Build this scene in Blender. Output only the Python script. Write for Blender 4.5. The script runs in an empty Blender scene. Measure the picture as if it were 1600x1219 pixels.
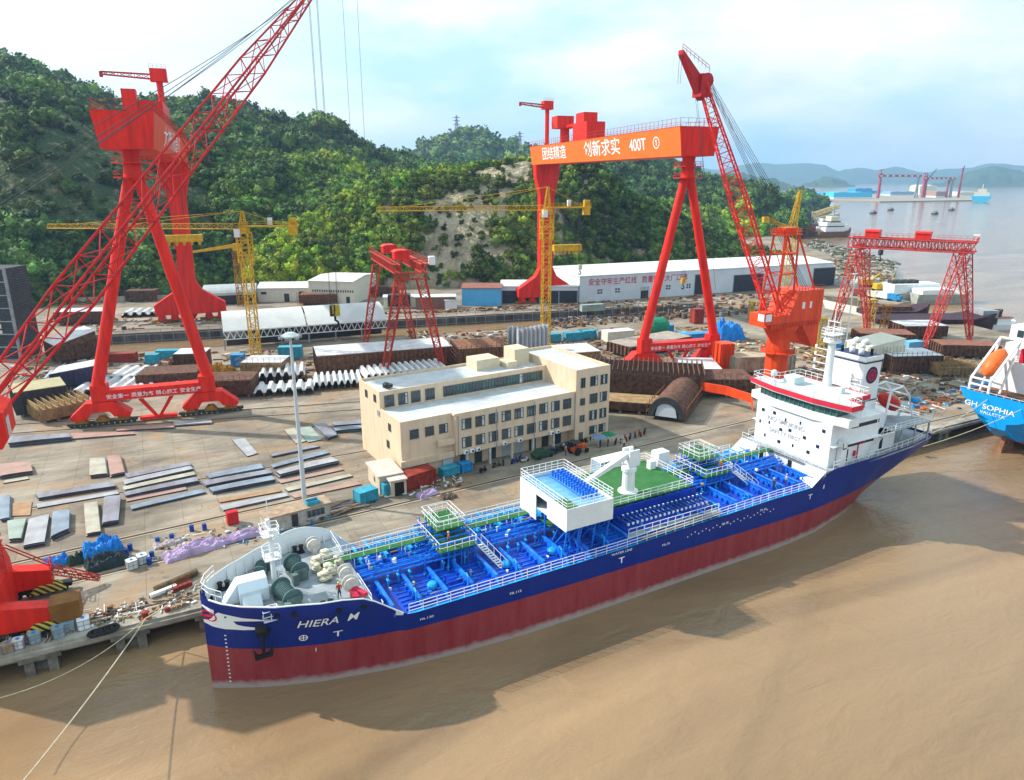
import bpy, bmesh, math, random
import numpy as np
from mathutils import Vector, Matrix, noise
from math import sin, cos, radians, pi, sqrt, hypot, atan2
random.seed(7)
sc = bpy.context.scene
# ------------------------------------------------------------ camera
F, PY, YH, H, A = 1109.0, 600.0, 280.0, 50.0, radians(27)
PIT = math.atan((PY-YH)/F); SP, CP = sin(PIT), cos(PIT)
cam = bpy.data.cameras.new('camera'); camo = bpy.data.objects.new('camera', cam)
sc.collection.objects.link(camo); sc.camera = camo
camo.location = (0, 0, H); camo.rotation_euler = (pi/2-PIT, 0, -A)
cam.sensor_width = 36; cam.lens = 36*F/1600; cam.shift_y = -9.5/1600
cam.clip_start = 1; cam.clip_end = 60000
sc.render.resolution_x, sc.render.resolution_y = 1024, 780
# ------------------------------------------------------------ sun, sky, exposure
SUN_EL = radians(38); SUN_TO = Vector((-0.74, 0.67))           # the sun stands beyond the yard, to the left
SUN_TO.normalize()
sl = bpy.data.lights.new('sun', 'SUN'); sl.energy = 5.0; sl.angle = radians(0.9); sl.color = (1, .945, .85)
so = bpy.data.objects.new('sun', sl); sc.collection.objects.link(so)
sd = Vector((SUN_TO.x*cos(SUN_EL), SUN_TO.y*cos(SUN_EL), sin(SUN_EL)))
so.rotation_euler = sd.to_track_quat('Z', 'Y').to_euler()
w = bpy.data.worlds.new('World'); sc.world = w; w.use_nodes = True
nt = w.node_tree; N = nt.nodes; Lk = nt.links
for n in list(N): N.remove(n)
out = N.new('ShaderNodeOutputWorld'); bg = N.new('ShaderNodeBackground'); sky = N.new('ShaderNodeTexSky')
sky.sky_type = 'NISHITA'; sky.sun_disc = False; sky.sun_elevation = SUN_EL
sky.sun_rotation = atan2(SUN_TO.x, SUN_TO.y); sky.air_density = 1.0; sky.dust_density = 1.5; sky.ozone_density = 2.5
bg.inputs['Strength'].default_value = 0.068
tc = N.new('ShaderNodeTexCoord'); mp = N.new('ShaderNodeMapping'); mp.inputs['Scale'].default_value = (1, 1, 2.6)
mp.inputs['Location'].default_value = (0.31, 0.12, 0.05)
n1 = N.new('ShaderNodeTexNoise'); n1.inputs['Scale'].default_value = 2.6; n1.inputs['Detail'].default_value = 9; n1.inputs['Roughness'].default_value = .55
rp = N.new('ShaderNodeValToRGB'); rp.color_ramp.elements[0].position = .44; rp.color_ramp.elements[1].position = .60
n2 = N.new('ShaderNodeTexNoise'); n2.inputs['Scale'].default_value = 5.5; n2.inputs['Detail'].default_value = 8
r2 = N.new('ShaderNodeValToRGB'); r2.color_ramp.elements[0].position = .35; r2.color_ramp.elements[0].color = (11.2, 12.2, 13.4, 1)
r2.color_ramp.elements[1].position = .62; r2.color_ramp.elements[1].color = (15, 15.2, 15.4, 1)
mx = N.new('ShaderNodeMix'); mx.data_type = 'RGBA'
# a bank of cumulus low over the right of the bay
dq = N.new('ShaderNodeVectorMath'); dq.operation = 'DOT_PRODUCT'; _c = Vector((cos(A)*.5+sin(A)*1.0, -sin(A)*.5+cos(A)*1.0, .10)).normalized(); dq.inputs[1].default_value = _c
mq = N.new('ShaderNodeMapRange'); mq.inputs['From Min'].default_value = .965; mq.inputs['From Max'].default_value = .998; mq.inputs['To Max'].default_value = .16
aq = N.new('ShaderNodeMath'); aq.operation = 'ADD'
# bright veil of cloud towards the sun
dp = N.new('ShaderNodeVectorMath'); dp.operation = 'DOT_PRODUCT'; dp.inputs[1].default_value = (-0.30, 0.90, 0.31)
mr = N.new('ShaderNodeMapRange'); mr.inputs['From Min'].default_value = .80; mr.inputs['From Max'].default_value = 1.0
mx2 = N.new('ShaderNodeMix'); mx2.data_type = 'RGBA'; mx2.inputs[7].default_value = (17, 17, 16.8, 1)
tint = N.new('ShaderNodeMix'); tint.data_type = 'RGBA'; tint.inputs[0].default_value = .85; tint.inputs[7].default_value = (8.3, 12.6, 13.8, 1)
Lk.new(tc.outputs['Generated'], mp.inputs['Vector']); Lk.new(mp.outputs[0], n1.inputs['Vector']); Lk.new(mp.outputs[0], n2.inputs['Vector'])
Lk.new(tc.outputs['Generated'], dq.inputs[0]); Lk.new(dq.outputs['Value'], mq.inputs['Value']); Lk.new(mq.outputs[0], aq.inputs[0]); Lk.new(n1.outputs['Fac'], aq.inputs[1]); Lk.new(aq.outputs[0], rp.inputs['Fac']); Lk.new(n2.outputs['Fac'], r2.inputs['Fac'])
Lk.new(sky.outputs[0], tint.inputs[6])
Lk.new(rp.outputs['Color'], mx.inputs[0]); Lk.new(tint.outputs[2], mx.inputs[6]); Lk.new(r2.outputs['Color'], mx.inputs[7])
Lk.new(tc.outputs['Generated'], dp.inputs[0]); Lk.new(dp.outputs['Value'], mr.inputs['Value'])
Lk.new(mr.outputs[0], mx2.inputs[0]); Lk.new(mx.outputs[2], mx2.inputs[6])
Lk.new(mx2.outputs[2], bg.inputs['Color']); Lk.new(bg.outputs[0], out.inputs['Surface'])
sc.view_settings.view_transform = 'Standard'; sc.view_settings.look = 'None'; sc.view_settings.gamma = 1
sc.view_settings.use_curve_mapping = False; sc.view_settings.exposure = 0.46
sc.cycles.max_bounces = 5; sc.cycles.diffuse_bounces = 2; sc.cycles.glossy_bounces = 2; sc.cycles.volume_bounces = 0
sc.cycles.transparent_max_bounces = 8; sc.cycles.use_denoising = True

# ------------------------------------------------------------ placing helpers
def ray(x, y):
    d = F*SP+(y-PY)*CP; f = F*CP-(y-PY)*SP; l = x-800
    return Vector((l*cos(A)+f*sin(A), -l*sin(A)+f*cos(A), -d))
def G(x, y, z=3.0):                       # ground point seen there
    r = ray(x, y); return Vector((0, 0, H)) + r*((z-H)/r.z)
def W(x, y, f):                           # point seen there at forward distance f
    r = ray(x, y); rf = r.x*sin(A)+r.y*cos(A); return Vector((0, 0, H)) + r*(f/rf)

# ------------------------------------------------------------ materials
MATS = {}
def mat(name, col, rough=.6, metal=0., var=.25, scale=.6, dark=None, bump=0., spec=.22, detail=6, wave=None, stretch=None, thr=None):
    if name in MATS: return MATS[name]
    m = bpy.data.materials.new(name); m.use_nodes = True; t = m.node_tree; b = t.nodes['Principled BSDF']
    b.inputs['Roughness'].default_value = rough; b.inputs['Metallic'].default_value = metal
    b.inputs['Specular IOR Level'].default_value = spec
    col = (*col, 1) if len(col) == 3 else col
    if dark is None: dark = tuple(c*(1-var) for c in col[:3])
    co = t.nodes.new('ShaderNodeTexCoord'); nz = t.nodes.new('ShaderNodeTexNoise')
    nz.inputs['Scale'].default_value = scale; nz.inputs['Detail'].default_value = detail; nz.inputs['Roughness'].default_value = .62
    src = co.outputs['Object']
    if stretch:
        mpp = t.nodes.new('ShaderNodeMapping'); mpp.inputs['Scale'].default_value = stretch
        t.links.new(src, mpp.inputs['Vector']); src = mpp.outputs[0]
    t.links.new(src, nz.inputs['Vector'])
    rr = t.nodes.new('ShaderNodeValToRGB'); lo, hi = thr or (.36, .64)
    rr.color_ramp.elements[0].position = lo; rr.color_ramp.elements[1].position = hi
    rr.color_ramp.elements[0].color = (*dark, 1); rr.color_ramp.elements[1].color = col
    t.links.new(nz.outputs['Fac'], rr.inputs['Fac']); t.links.new(rr.outputs['Color'], b.inputs['Base Color'])
    if bump:
        bp = t.nodes.new('ShaderNodeBump'); bp.inputs['Strength'].default_value = bump; bp.inputs['Distance'].default_value = .3
        if wave:
            wv = t.nodes.new('ShaderNodeTexWave'); wv.bands_direction = wave[0]; wv.inputs['Scale'].default_value = wave[1]
            t.links.new(co.outputs['Object'], wv.inputs['Vector']); t.links.new(wv.outputs['Fac'], bp.inputs['Height'])
        else: t.links.new(nz.outputs['Fac'], bp.inputs['Height'])
        t.links.new(bp.outputs[0], b.inputs['Normal'])
    MATS[name] = m; return m
red = mat('crane_red', (.80, .022, .010), .45, dark=(.50,.014,.008), scale=.9, stretch=(1,1,.12), thr=(.3,.6))
redorange = mat('orange_red', (.82, .075, .015), .45, dark=(.58,.045,.01), scale=.8, stretch=(1,1,.15), thr=(.3,.6))
redfade = mat('faded_red', (.58, .055, .03), .6, var=.5, scale=1.2)
yellow = mat('crane_yellow', (.72, .42, .015), .5, var=.35, scale=.8)
ochre = mat('ochre', (.42, .20, .02), .7, var=.5, scale=1)
white = mat('white_paint', (.80, .81, .82), .42, var=.10, scale=.5)
cream = mat('cream_paint', (.72, .68, .55), .6, var=.15, scale=.5)
whiteplate = mat('white_primer', (.72, .73, .75), .45, dark=(.48, .48, .50), scale=.35, stretch=(1, 1, 1))
black = mat('black', (.015, .016, .018), .6, var=.3)
darkgrey = mat('dark_grey', (.06, .062, .065), .6, var=.4)
grey = mat('grey_paint', (.32, .33, .35), .55, var=.3, scale=.8)
greydeck = mat('grey_deck', (.34, .38, .42), .6, var=.35, scale=.5)
steel = mat('steel', (.30, .31, .35), .45, metal=.0, dark=(.18, .17, .18), scale=.5, stretch=(1, .3, 1))
rust = mat('rust', (.27, .13, .07), .85, dark=(.12, .05, .03), scale=1.4, bump=.4)
rustdark = mat('rust_dark', (.175, .09, .06), .9, dark=(.065, .034, .026), scale=1.1, bump=.4)
tan = mat('tan_primer', (.36, .24, .11), .8, dark=(.2, .12, .06), scale=1)
bluedeck = mat('blue_deck', (.002, .05, .50), .38, dark=(.003, .03, .30), scale=.4, spec=.5)
blueframe = mat('blue_frame', (.012, .20, .80), .35, dark=(.008, .12, .62), scale=1.5)
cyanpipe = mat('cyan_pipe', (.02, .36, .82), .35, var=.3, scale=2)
greendeck = mat('green_deck', (.045, .16, .045), .7, dark=(.02, .12, .03), scale=.6)
glass = mat('window_glass', (.03, .06, .075), .08, var=.3, spec=.8)
greenglass = mat('green_glass', (.03, .13, .12), .1, var=.5, scale=.8, spec=.8)
barrel_m = mat('barrel_roof', (.60, .61, .60), .6, dark=(.50, .51, .50), scale=.15)
frame_m = mat('window_frame', (.10, .11, .12), .5, var=.2)
render_wall = mat('tan_render', (.69, .52, .365), .85, dark=(.56, .41, .28), scale=.9, stretch=(1,1,.22), thr=(.25,.55))
roofgrey = mat('roof_grey', (.56, .58, .60), .7, dark=(.42, .44, .46), scale=.35)
concrete = mat('concrete', (.40, .36, .30), .9, dark=(.24, .20, .16), scale=.5, bump=.3)
whitewall = mat('white_cladding', (.62, .66, .72), .6, var=.12, scale=.2)
bluecont = mat('blue_container', (.03, .28, .62), .5, var=.3, scale=1)
bluetarp = mat('blue_tarp', (.012, .30, .80), .4, dark=(.008, .14, .55), scale=1.2, bump=.6)
cyancont = mat('cyan_container', (.05, .36, .50), .5, var=.35, scale=1)
redcont = mat('red_container', (.34, .045, .03), .6, var=.5, scale=1)
greentank = mat('green_tank', (.02, .24, .13), .6, var=.3)
lilac = mat('lilac_tarp', (.50, .38, .55), .6, dark=(.36, .24, .42), scale=.9, bump=.8)
pallet = mat('pallet_wood', (.38, .26, .14), .85, dark=(.22, .14, .08), scale=2)
rope_m = mat('rope', (.62, .54, .38), .9, dark=(.45, .38, .26), scale=2.5)
cable_m = mat('cable', (.05, .05, .06), .6)
netgreen = mat('mooring_rope_green', (.10, .17, .17), .8, var=.4, scale=5)
rubber = mat('rubber', (.02, .02, .022), .85, var=.3)
redtext = mat('red_letters', (.55, .02, .05), .5)
pinkred = mat('bridge_red', (.62, .03, .06), .4, var=.1)
orange = mat('lifeboat_orange', (.85, .16, .03), .45, var=.2)
skin = mat('skin', (.45, .26, .18), .6)

# ------------------------------------------------------------ mesh builder
class MB:
    def __init__(s): s.v = []; s.f = []; s.m = []; s.p = []
    def add(s, vs, fs, mi=0):
        o = len(s.v); s.p.append((o, len(s.f))); s.v += [tuple(v) for v in vs]; s.f += [tuple(i+o for i in f) for f in fs]; s.m += [mi]*len(fs); return s
    def box(s, x0, x1, y0, y1, z0, z1, mi=0):
        return s.add([(x0,y0,z0),(x1,y0,z0),(x1,y1,z0),(x0,y1,z0),(x0,y0,z1),(x1,y0,z1),(x1,y1,z1),(x0,y1,z1)],
            [(0,3,2,1),(4,5,6,7),(0,1,5,4),(1,2,6,5),(2,3,7,6),(3,0,4,7)], mi)
    def cb(s, c, sz, rz=0, mi=0, ry=0, rx=0):          # centred box, rotated
        M = Matrix.Translation(c) @ Matrix.Rotation(rz,4,'Z') @ Matrix.Rotation(ry,4,'Y') @ Matrix.Rotation(rx,4,'X')
        a,b,c2 = sz[0]/2,sz[1]/2,sz[2]/2
        vs = [M @ Vector(p) for p in ((-a,-b,-c2),(a,-b,-c2),(a,b,-c2),(-a,b,-c2),(-a,-b,c2),(a,-b,c2),(a,b,c2),(-a,b,c2))]
        return s.add(vs, [(0,3,2,1),(4,5,6,7),(0,1,5,4),(1,2,6,5),(2,3,7,6),(3,0,4,7)], mi)
    def tube(s, a, b, r, n=8, r2=None, mi=0, cap=True):
        a = Vector(a); b = Vector(b); d = b-a
        if d.length < 1e-6: return s
        q = d.to_track_quat('Z','Y'); r2 = r if r2 is None else r2; vs = []
        for k in range(n):
            t = 2*pi*(k+.5)/n; p = q @ Vector((cos(t), sin(t), 0)); vs.append(a+p*r); vs.append(b+p*r2)
        fs = [(2*k, 2*((k+1)%n), 2*((k+1)%n)+1, 2*k+1) for k in range(n)]
        if cap: fs += [tuple(2*k for k in range(n))[::-1], tuple(2*k+1 for k in range(n))]
        return s.add(vs, fs, mi)
    def bar(s, a, b, t, mi=0): return s.tube(a, b, t*.7, 4, mi=mi)
    def path(s, pts, r, n=6, mi=0):
        for a, b in zip(pts[:-1], pts[1:]): s.tube(a, b, r, n, mi=mi)
        return s
    def prism(s, poly, axis, t0, t1, mi=0):             # poly of 2d points extruded along an axis
        def P3(p, t): return {'x':(t,p[0],p[1]),'y':(p[0],t,p[1]),'z':(p[0],p[1],t)}[axis]
        n = len(poly); vs = [P3(p,t0) for p in poly]+[P3(p,t1) for p in poly]
        return s.add(vs, [tuple(range(n))[::-1], tuple(range(n,2*n))]+[(k,(k+1)%n,n+(k+1)%n,n+k) for k in range(n)], mi)
    def lathe(s, c, prof, n=16, mi=0, ax='z'):
        vs = []
        for (r, h) in prof:
            for k in range(n):
                t = 2*pi*k/n; p = (r*cos(t), r*sin(t), h)
                if ax == 'x': p = (h, r*cos(t), r*sin(t))
                if ax == 'y': p = (r*cos(t), h, r*sin(t))
                vs.append((c[0]+p[0], c[1]+p[1], c[2]+p[2]))
        fs = []
        for i in range(len(prof)-1):
            for k in range(n):
                a = i*n+k; b = i*n+(k+1)%n; fs.append((a,b,b+n,a+n))
        fs.append(tuple(range(n))[::-1]); fs.append(tuple((len(prof)-1)*n+k for k in range(n)))
        return s.add(vs, fs, mi)
    def blob(s, c, r, seed=0, amp=.25, sq=(1,1,1), n=2, mi=0):
        bm = bmesh.new(); bmesh.ops.create_icosphere(bm, subdivisions=n, radius=1)
        for v in bm.verts:
            q = 1+amp*noise.noise(v.co*1.7+Vector((seed*3.1, seed*1.7, 0)))*2
            v.co = Vector((v.co.x*sq[0], v.co.y*sq[1], v.co.z*sq[2]))*q*r
        s.add([v.co+Vector(c) for v in bm.verts], [tuple(v.index for v in f.verts) for f in bm.faces], mi); bm.free(); return s
    def lattice(s, a, b, w0, w1, nb, rc, rb, up=(0,0,1), mi=0, tri=False):
        """square lattice mast/boom from a to b; widths w0, w1 (or (w,h) pairs); nb bays"""
        a = Vector(a); b = Vector(b); d = (b-a).normalized(); up = Vector(up)
        sx = d.cross(up)
        if sx.length < 1e-3: sx = d.cross(Vector((0,1,0)))
        sx.normalize(); sy = sx.cross(d).normalized()
        if not hasattr(w0,'__len__'): w0 = (w0,w0)
        if not hasattr(w1,'__len__'): w1 = (w1,w1)
        rows = []
        for i in range(nb+1):
            t = i/nb; c = a.lerp(b,t); ww = w0[0]+(w1[0]-w0[0])*t; hh = w0[1]+(w1[1]-w0[1])*t
            if tri: rows.append([c-sx*ww/2-sy*hh/2, c+sx*ww/2-sy*hh/2, c+sy*hh/2])
            else: rows.append([c-sx*ww/2-sy*hh/2, c+sx*ww/2-sy*hh/2, c+sx*ww/2+sy*hh/2, c-sx*ww/2+sy*hh/2])
        n = len(rows[0])
        for k in range(n): s.tube(rows[0][k], rows[-1][k], rc, 6, mi=mi)
        for i in range(nb):
            for k in range(n):
                j = (k+1)%n
                if i % 2: s.tube(rows[i][k], rows[i+1][j], rb, 4, mi=mi, cap=False)
                else: s.tube(rows[i][j], rows[i+1][k], rb, 4, mi=mi, cap=False)
                s.tube(rows[i+1][k], rows[i+1][j], rb, 4, mi=mi, cap=False)
        return s
    def rail(s, pts, h=1.1, step=1.5, r=.04, mi=0, rows=(1.0,.5)):
        for a, b in zip(pts[:-1], pts[1:]):
            a = Vector(a); b = Vector(b); n = max(1, round((b-a).length/step))
            for i in range(n+1):
                p = a.lerp(b, i/n); s.bar(p, p+Vector((0,0,h)), r*1.5, mi)
            for q in rows: s.bar(a+Vector((0,0,h*q)), b+Vector((0,0,h*q)), r*1.5, mi)
        return s
    def split(s, gap=.06):
        """groups of primitives that touch one another, each group as its own builder"""
        n = len(s.p); ends = [q[0] for q in s.p[1:]]+[len(s.v)]; fend = [q[1] for q in s.p[1:]]+[len(s.f)]
        lo = []; hi = []
        for (a,_), b in zip(s.p, ends):
            q = np.array(s.v[a:b]); lo.append(q.min(0)-gap/2); hi.append(q.max(0)+gap/2)
        lo = np.array(lo); hi = np.array(hi); par = list(range(n))
        def find(i):
            while par[i] != i: par[i] = par[par[i]]; i = par[i]
            return i
        for i in range(n):
            hit = np.nonzero(((lo[i+1:] <= hi[i]) & (hi[i+1:] >= lo[i])).all(1))[0]
            for j in hit: 
                a, b = find(i), find(i+1+int(j))
                if a != b: par[b] = a
        gr = {}
        for i in range(n): gr.setdefault(find(i), []).append(i)
        res = []
        for g in gr.values():
            m = MB()
            for i in g:
                a, b = s.p[i][0], ends[i]; m.add(s.v[a:b], [tuple(x-a for x in f) for f in s.f[s.p[i][1]:fend[i]]], 0); m.m[-(fend[i]-s.p[i][1]):] = s.m[s.p[i][1]:fend[i]] if fend[i] > s.p[i][1] else []
            res.append(m)
        return res
    def build(s, name, mats, parent=None, world=False, smooth=False, loc=None, split=None):
        if split is None: split = parent is not None
        if split and len(s.p) > 1:
            ps = s.split()
            if 1 < len(ps) <= 100:
                for m in ps: o = m.build(name, mats, parent, world, smooth, loc, False)
                return o
        me = bpy.data.meshes.new(name); vs = s.v
        if world and parent is not None:
            Mi = Matrix.Translation(parent.location) @ Matrix.Rotation(parent.rotation_euler.z,4,'Z'); Mi = Mi.inverted()
            vs = [tuple(Mi @ Vector(v)) for v in vs]
        elif loc is not None: vs = [(v[0]-loc[0], v[1]-loc[1], v[2]-loc[2]) for v in vs]
        me.from_pydata(vs, [], s.f); me.validate()
        ms = mats if isinstance(mats,(list,tuple)) else [mats]
        for m in ms: me.materials.append(m)
        if len(ms) > 1 and len(me.polygons) == len(s.m): me.polygons.foreach_set('material_index', s.m)
        bm = bmesh.new(); bm.from_mesh(me); bmesh.ops.recalc_face_normals(bm, faces=bm.faces); bm.to_mesh(me); bm.free()
        if smooth: me.polygons.foreach_set('use_smooth', [True]*len(me.polygons))
        o = bpy.data.objects.new(name, me); sc.collection.objects.link(o)
        if parent is not None: o.parent = parent
        elif loc is not None: o.location = loc
        return o
def tag(o, label=None, cat=None, group=None, kind=None):
    if label: o['label'] = label
    if cat: o['category'] = cat
    if group: o['group'] = group
    if kind: o['kind'] = kind
    return o
def thing(name, label, cat, loc=(0,0,0), rz=0, group=None):
    o = bpy.data.objects.new(name, None); sc.collection.objects.link(o); o.location = loc; o.rotation_euler = (0,0,rz)
    return tag(o, label, cat, group)
def kids(o): return [c for c in sc.objects if c.parent == o]
ALLKIDS = {}
def dup(o, loc, rz, label=None, group=None, scale=None):
    chs = o.children
    r = o.copy(); sc.collection.objects.link(r); r.location = loc; r.rotation_euler = (0,0,rz)
    if scale: r.scale = scale
    if label: r['label'] = label
    if group: r['group'] = group
    for ch in chs:
        c = ch.copy(); sc.collection.objects.link(c); c.parent = r
        for g in ch.children:
            d = g.copy(); sc.collection.objects.link(d); d.parent = c
    return r
def text_mesh(txt, size, sx=1.0):
    cu = bpy.data.curves.new('t','FONT'); cu.body = txt; cu.size = size; cu.align_x = 'CENTER'; cu.align_y = 'CENTER'; cu.offset = size*.006
    o = bpy.data.objects.new('t', cu); sc.collection.objects.link(o)
    bpy.context.view_layer.update(); dg = bpy.context.evaluated_depsgraph_get()
    me = bpy.data.meshes.new_from_object(o.evaluated_get(dg)); bpy.data.objects.remove(o)
    for v in me.vertices: v.co.x *= sx
    return me
def text(txt, size, M, parent, m, name='lettering', world=False, sx=1.0, label=None):
    me = text_mesh(txt, size, sx); me.transform(M)
    if world:
        Mi = (Matrix.Translation(parent.location) @ Matrix.Rotation(parent.rotation_euler.z,4,'Z')).inverted(); me.transform(Mi)
    me.materials.clear(); me.materials.append(m); me.name = name
    o = bpy.data.objects.new(name, me); sc.collection.objects.link(o); o.parent = parent
    if label: o['label'] = label
    return o
def facing(p, n, roll_up=(0,0,1)):                     # matrix that stands text at p with its face along n
    z = Vector(n).normalized(); y = Vector(roll_up); x = y.cross(z).normalized(); y = z.cross(x)
    return Matrix.Translation(p) @ Matrix((x,y,z)).transposed().to_4x4()
# ------------------------------------------------------------ water
def water_mat():
    m = bpy.data.materials.new('muddy_water'); m.use_nodes = True; t = m.node_tree; b = t.nodes['Principled BSDF']
    b.inputs['Roughness'].default_value = .09; b.inputs['IOR'].default_value = 1.36
    co = t.nodes.new('ShaderNodeTexCoord')
    a = t.nodes.new('ShaderNodeTexNoise'); a.inputs['Scale'].default_value = .035; a.inputs['Detail'].default_value = 8; a.inputs['Distortion'].default_value = 1.2
    mp = t.nodes.new('ShaderNodeMapping'); mp.inputs['Rotation'].default_value = (0,0,.35); mp.inputs['Scale'].default_value = (.35,1.3,1)
    t.links.new(co.outputs['Object'], mp.inputs['Vector']); t.links.new(mp.outputs[0], a.inputs['Vector'])
    r = t.nodes.new('ShaderNodeValToRGB'); r.color_ramp.elements[0].position = .33; r.color_ramp.elements[0].color = (.185,.118,.066,1)
    r.color_ramp.elements[1].position = .7; r.color_ramp.elements[1].color = (.345,.222,.120,1)
    t.links.new(a.outputs['Fac'], r.inputs['Fac']); t.links.new(r.outputs[0], b.inputs['Base Color'])
    hs = []
    for scl, st in ((1.6,(1,1.8,1)), (.22,(1,2,1)), (.05,(1,1,1))):
        n = t.nodes.new('ShaderNodeTexNoise'); n.inputs['Scale'].default_value = scl; n.inputs['Detail'].default_value = 5; n.inputs['Distortion'].default_value = .8
        q = t.nodes.new('ShaderNodeMapping'); q.inputs['Scale'].default_value = st; q.inputs['Rotation'].default_value = (0,0,.5)
        t.links.new(co.outputs['Object'], q.inputs['Vector']); t.links.new(q.outputs[0], n.inputs['Vector']); hs.append(n)
    s1 = t.nodes.new('ShaderNodeMath'); s1.operation = 'MULTIPLY_ADD'; s1.inputs[1].default_value = .25
    t.links.new(hs[0].outputs['Fac'], s1.inputs[0]); t.links.new(hs[1].outputs['Fac'], s1.inputs[2])
    s2 = t.nodes.new('ShaderNodeMath'); s2.operation = 'MULTIPLY_ADD'; s2.inputs[1].default_value = 2.0
    t.links.new(hs[2].outputs['Fac'], s2.inputs[0]); t.links.new(s1.outputs[0], s2.inputs[2])
    bp = t.nodes.new('ShaderNodeBump'); bp.inputs['Strength'].default_value = .42; bp.inputs['Distance'].default_value = .5
    t.links.new(s2.outputs[0], bp.inputs['Height']); t.links.new(bp.outputs[0], b.inputs['Normal'])
    return m
mb = MB(); R = 11500; mb.add([(R*cos(2*pi*k/96), R*sin(2*pi*k/96), 0) for k in range(96)], [tuple(range(96))])
tag(mb.build('water', water_mat()), 'muddy brown harbour water reaching out to the islands', kind='structure')

# ------------------------------------------------------------ yard ground with the dry dock cut out
def ground_mat():
    m = bpy.data.materials.new('yard_ground'); m.use_nodes = True; t = m.node_tree; b = t.nodes['Principled BSDF']
    b.inputs['Roughness'].default_value = .85
    co = t.nodes.new('ShaderNodeTexCoord')
    def nz(s, d=7, dist=0., st=None):
        n = t.nodes.new('ShaderNodeTexNoise'); n.inputs['Scale'].default_value = s; n.inputs['Detail'].default_value = d; n.inputs['Distortion'].default_value = dist
        n.inputs['Roughness'].default_value = .6
        if st:
            q = t.nodes.new('ShaderNodeMapping'); q.inputs['Scale'].default_value = st; t.links.new(co.outputs['Object'], q.inputs['Vector']); t.links.new(q.outputs[0], n.inputs['Vector'])
        else: t.links.new(co.outputs['Object'], n.inputs['Vector'])
        return n
    def ramp(src, stops):
        r = t.nodes.new('ShaderNodeValToRGB'); e = r.color_ramp.elements
        while len(e) < len(stops): e.new(.5)
        for k, (p, c) in enumerate(stops): e[k].position = p; e[k].color = (*c, 1)
        t.links.new(src, r.inputs['Fac']); return r
    a = ramp(nz(.045, 9, .6, (1,1.7,1)).outputs['Fac'], [(.30,(.13,.105,.08)),(.48,(.235,.195,.15)),(.70,(.39,.335,.265))])
    c = ramp(nz(.35, 8, 0, (.4,1.5,1)).outputs['Fac'], [(.28,(.55,.53,.50)),(.45,(.85,.84,.82)),(.62,(1.12,1.1,1.08))])
    rustm = ramp(nz(.08, 6, .8).outputs['Fac'], [(.52,(0,0,0)),(.68,(.8,.8,.8))])
    m1 = t.nodes.new('ShaderNodeMix'); m1.data_type = 'RGBA'; m1.blend_type = 'MULTIPLY'; m1.inputs[0].default_value = .9
    t.links.new(a.outputs[0], m1.inputs[6]); t.links.new(c.outputs[0], m1.inputs[7])
    m2 = t.nodes.new('ShaderNodeMix'); m2.data_type = 'RGBA'; m2.inputs[7].default_value = (.33,.20,.10,1)
    t.links.new(rustm.outputs[0], m2.inputs[0]); t.links.new(m1.outputs[2], m2.inputs[6])
    bk = t.nodes.new('ShaderNodeTexBrick'); bk.offset = 0; bk.inputs['Scale'].default_value = 1; bk.inputs['Brick Width'].default_value = 5; bk.inputs['Row Height'].default_value = 5; bk.inputs['Mortar Size'].default_value = .05
    bk.inputs['Color1'].default_value = (1,1,1,1); bk.inputs['Color2'].default_value = (.88,.87,.86,1); bk.inputs['Mortar'].default_value = (.6,.58,.55,1); t.links.new(co.outputs['Object'], bk.inputs['Vector'])
    oil = ramp(nz(.55, 8, 1.5).outputs['Fac'], [(.30,(.45,.44,.43)),(.42,(1,1,1))])
    m3 = t.nodes.new('ShaderNodeMix'); m3.data_type = 'RGBA'; m3.blend_type = 'MULTIPLY'; m3.inputs[0].default_value = .8; t.links.new(m2.outputs[2], m3.inputs[6]); t.links.new(bk.outputs['Color'], m3.inputs[7])
    m4 = t.nodes.new('ShaderNodeMix'); m4.data_type = 'RGBA'; m4.blend_type = 'MULTIPLY'; m4.inputs[0].default_value = .8; t.links.new(m3.outputs[2], m4.inputs[6]); t.links.new(oil.outputs[0], m4.inputs[7]); t.links.new(m4.outputs[2], b.inputs['Base Color'])
    bp = t.nodes.new('ShaderNodeBump'); bp.inputs['Strength'].default_value = .3; t.links.new(nz(1.5).outputs['Fac'], bp.inputs['Height']); t.links.new(bp.outputs[0], b.inputs['Normal'])
    return m
gm = ground_mat()
QY = 80.3
coast = [Vector((-260,QY,3)), Vector((262,QY,3)), Vector((262,110,3)), G(1600,528), G(1475,497), G(1400,490), G(1330,478), G(1300,474), G(1285,462), G(1380,469), G(1386,462), G(1392,440),
         G(1400,424), G(1388,408), G(1330,400), G(1290,393), G(1262,383), G(1240,373), G(1212,362), G(1190,345), Vector((700,1100,3)), Vector((-500,900,3)), Vector((-600,200,3))]
dk = [G(150,545), G(1255,470), G(1262,457), G(150,510)]
dk = [Vector((-26,226,3)), Vector((184,187,3)), Vector((190,214,3)), Vector((-20,254,3))]
from mathutils.geometry import tessellate_polygon
vs = coast + dk; tris = tessellate_polygon([coast, dk])
mb = MB(); mb.add(vs, tris)
n = len(coast)
mb.add([(v.x,v.y,3) for v in coast[1:-3]]+[(v.x,v.y,-2) for v in coast[1:-3]], [(i,i+1,i+n-3,i+n-4) for i in range(n-5)])
tag(mb.build('ground', gm), 'tan concrete shipyard ground', kind='structure')
mb = MB()
FL = -4.5
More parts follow.
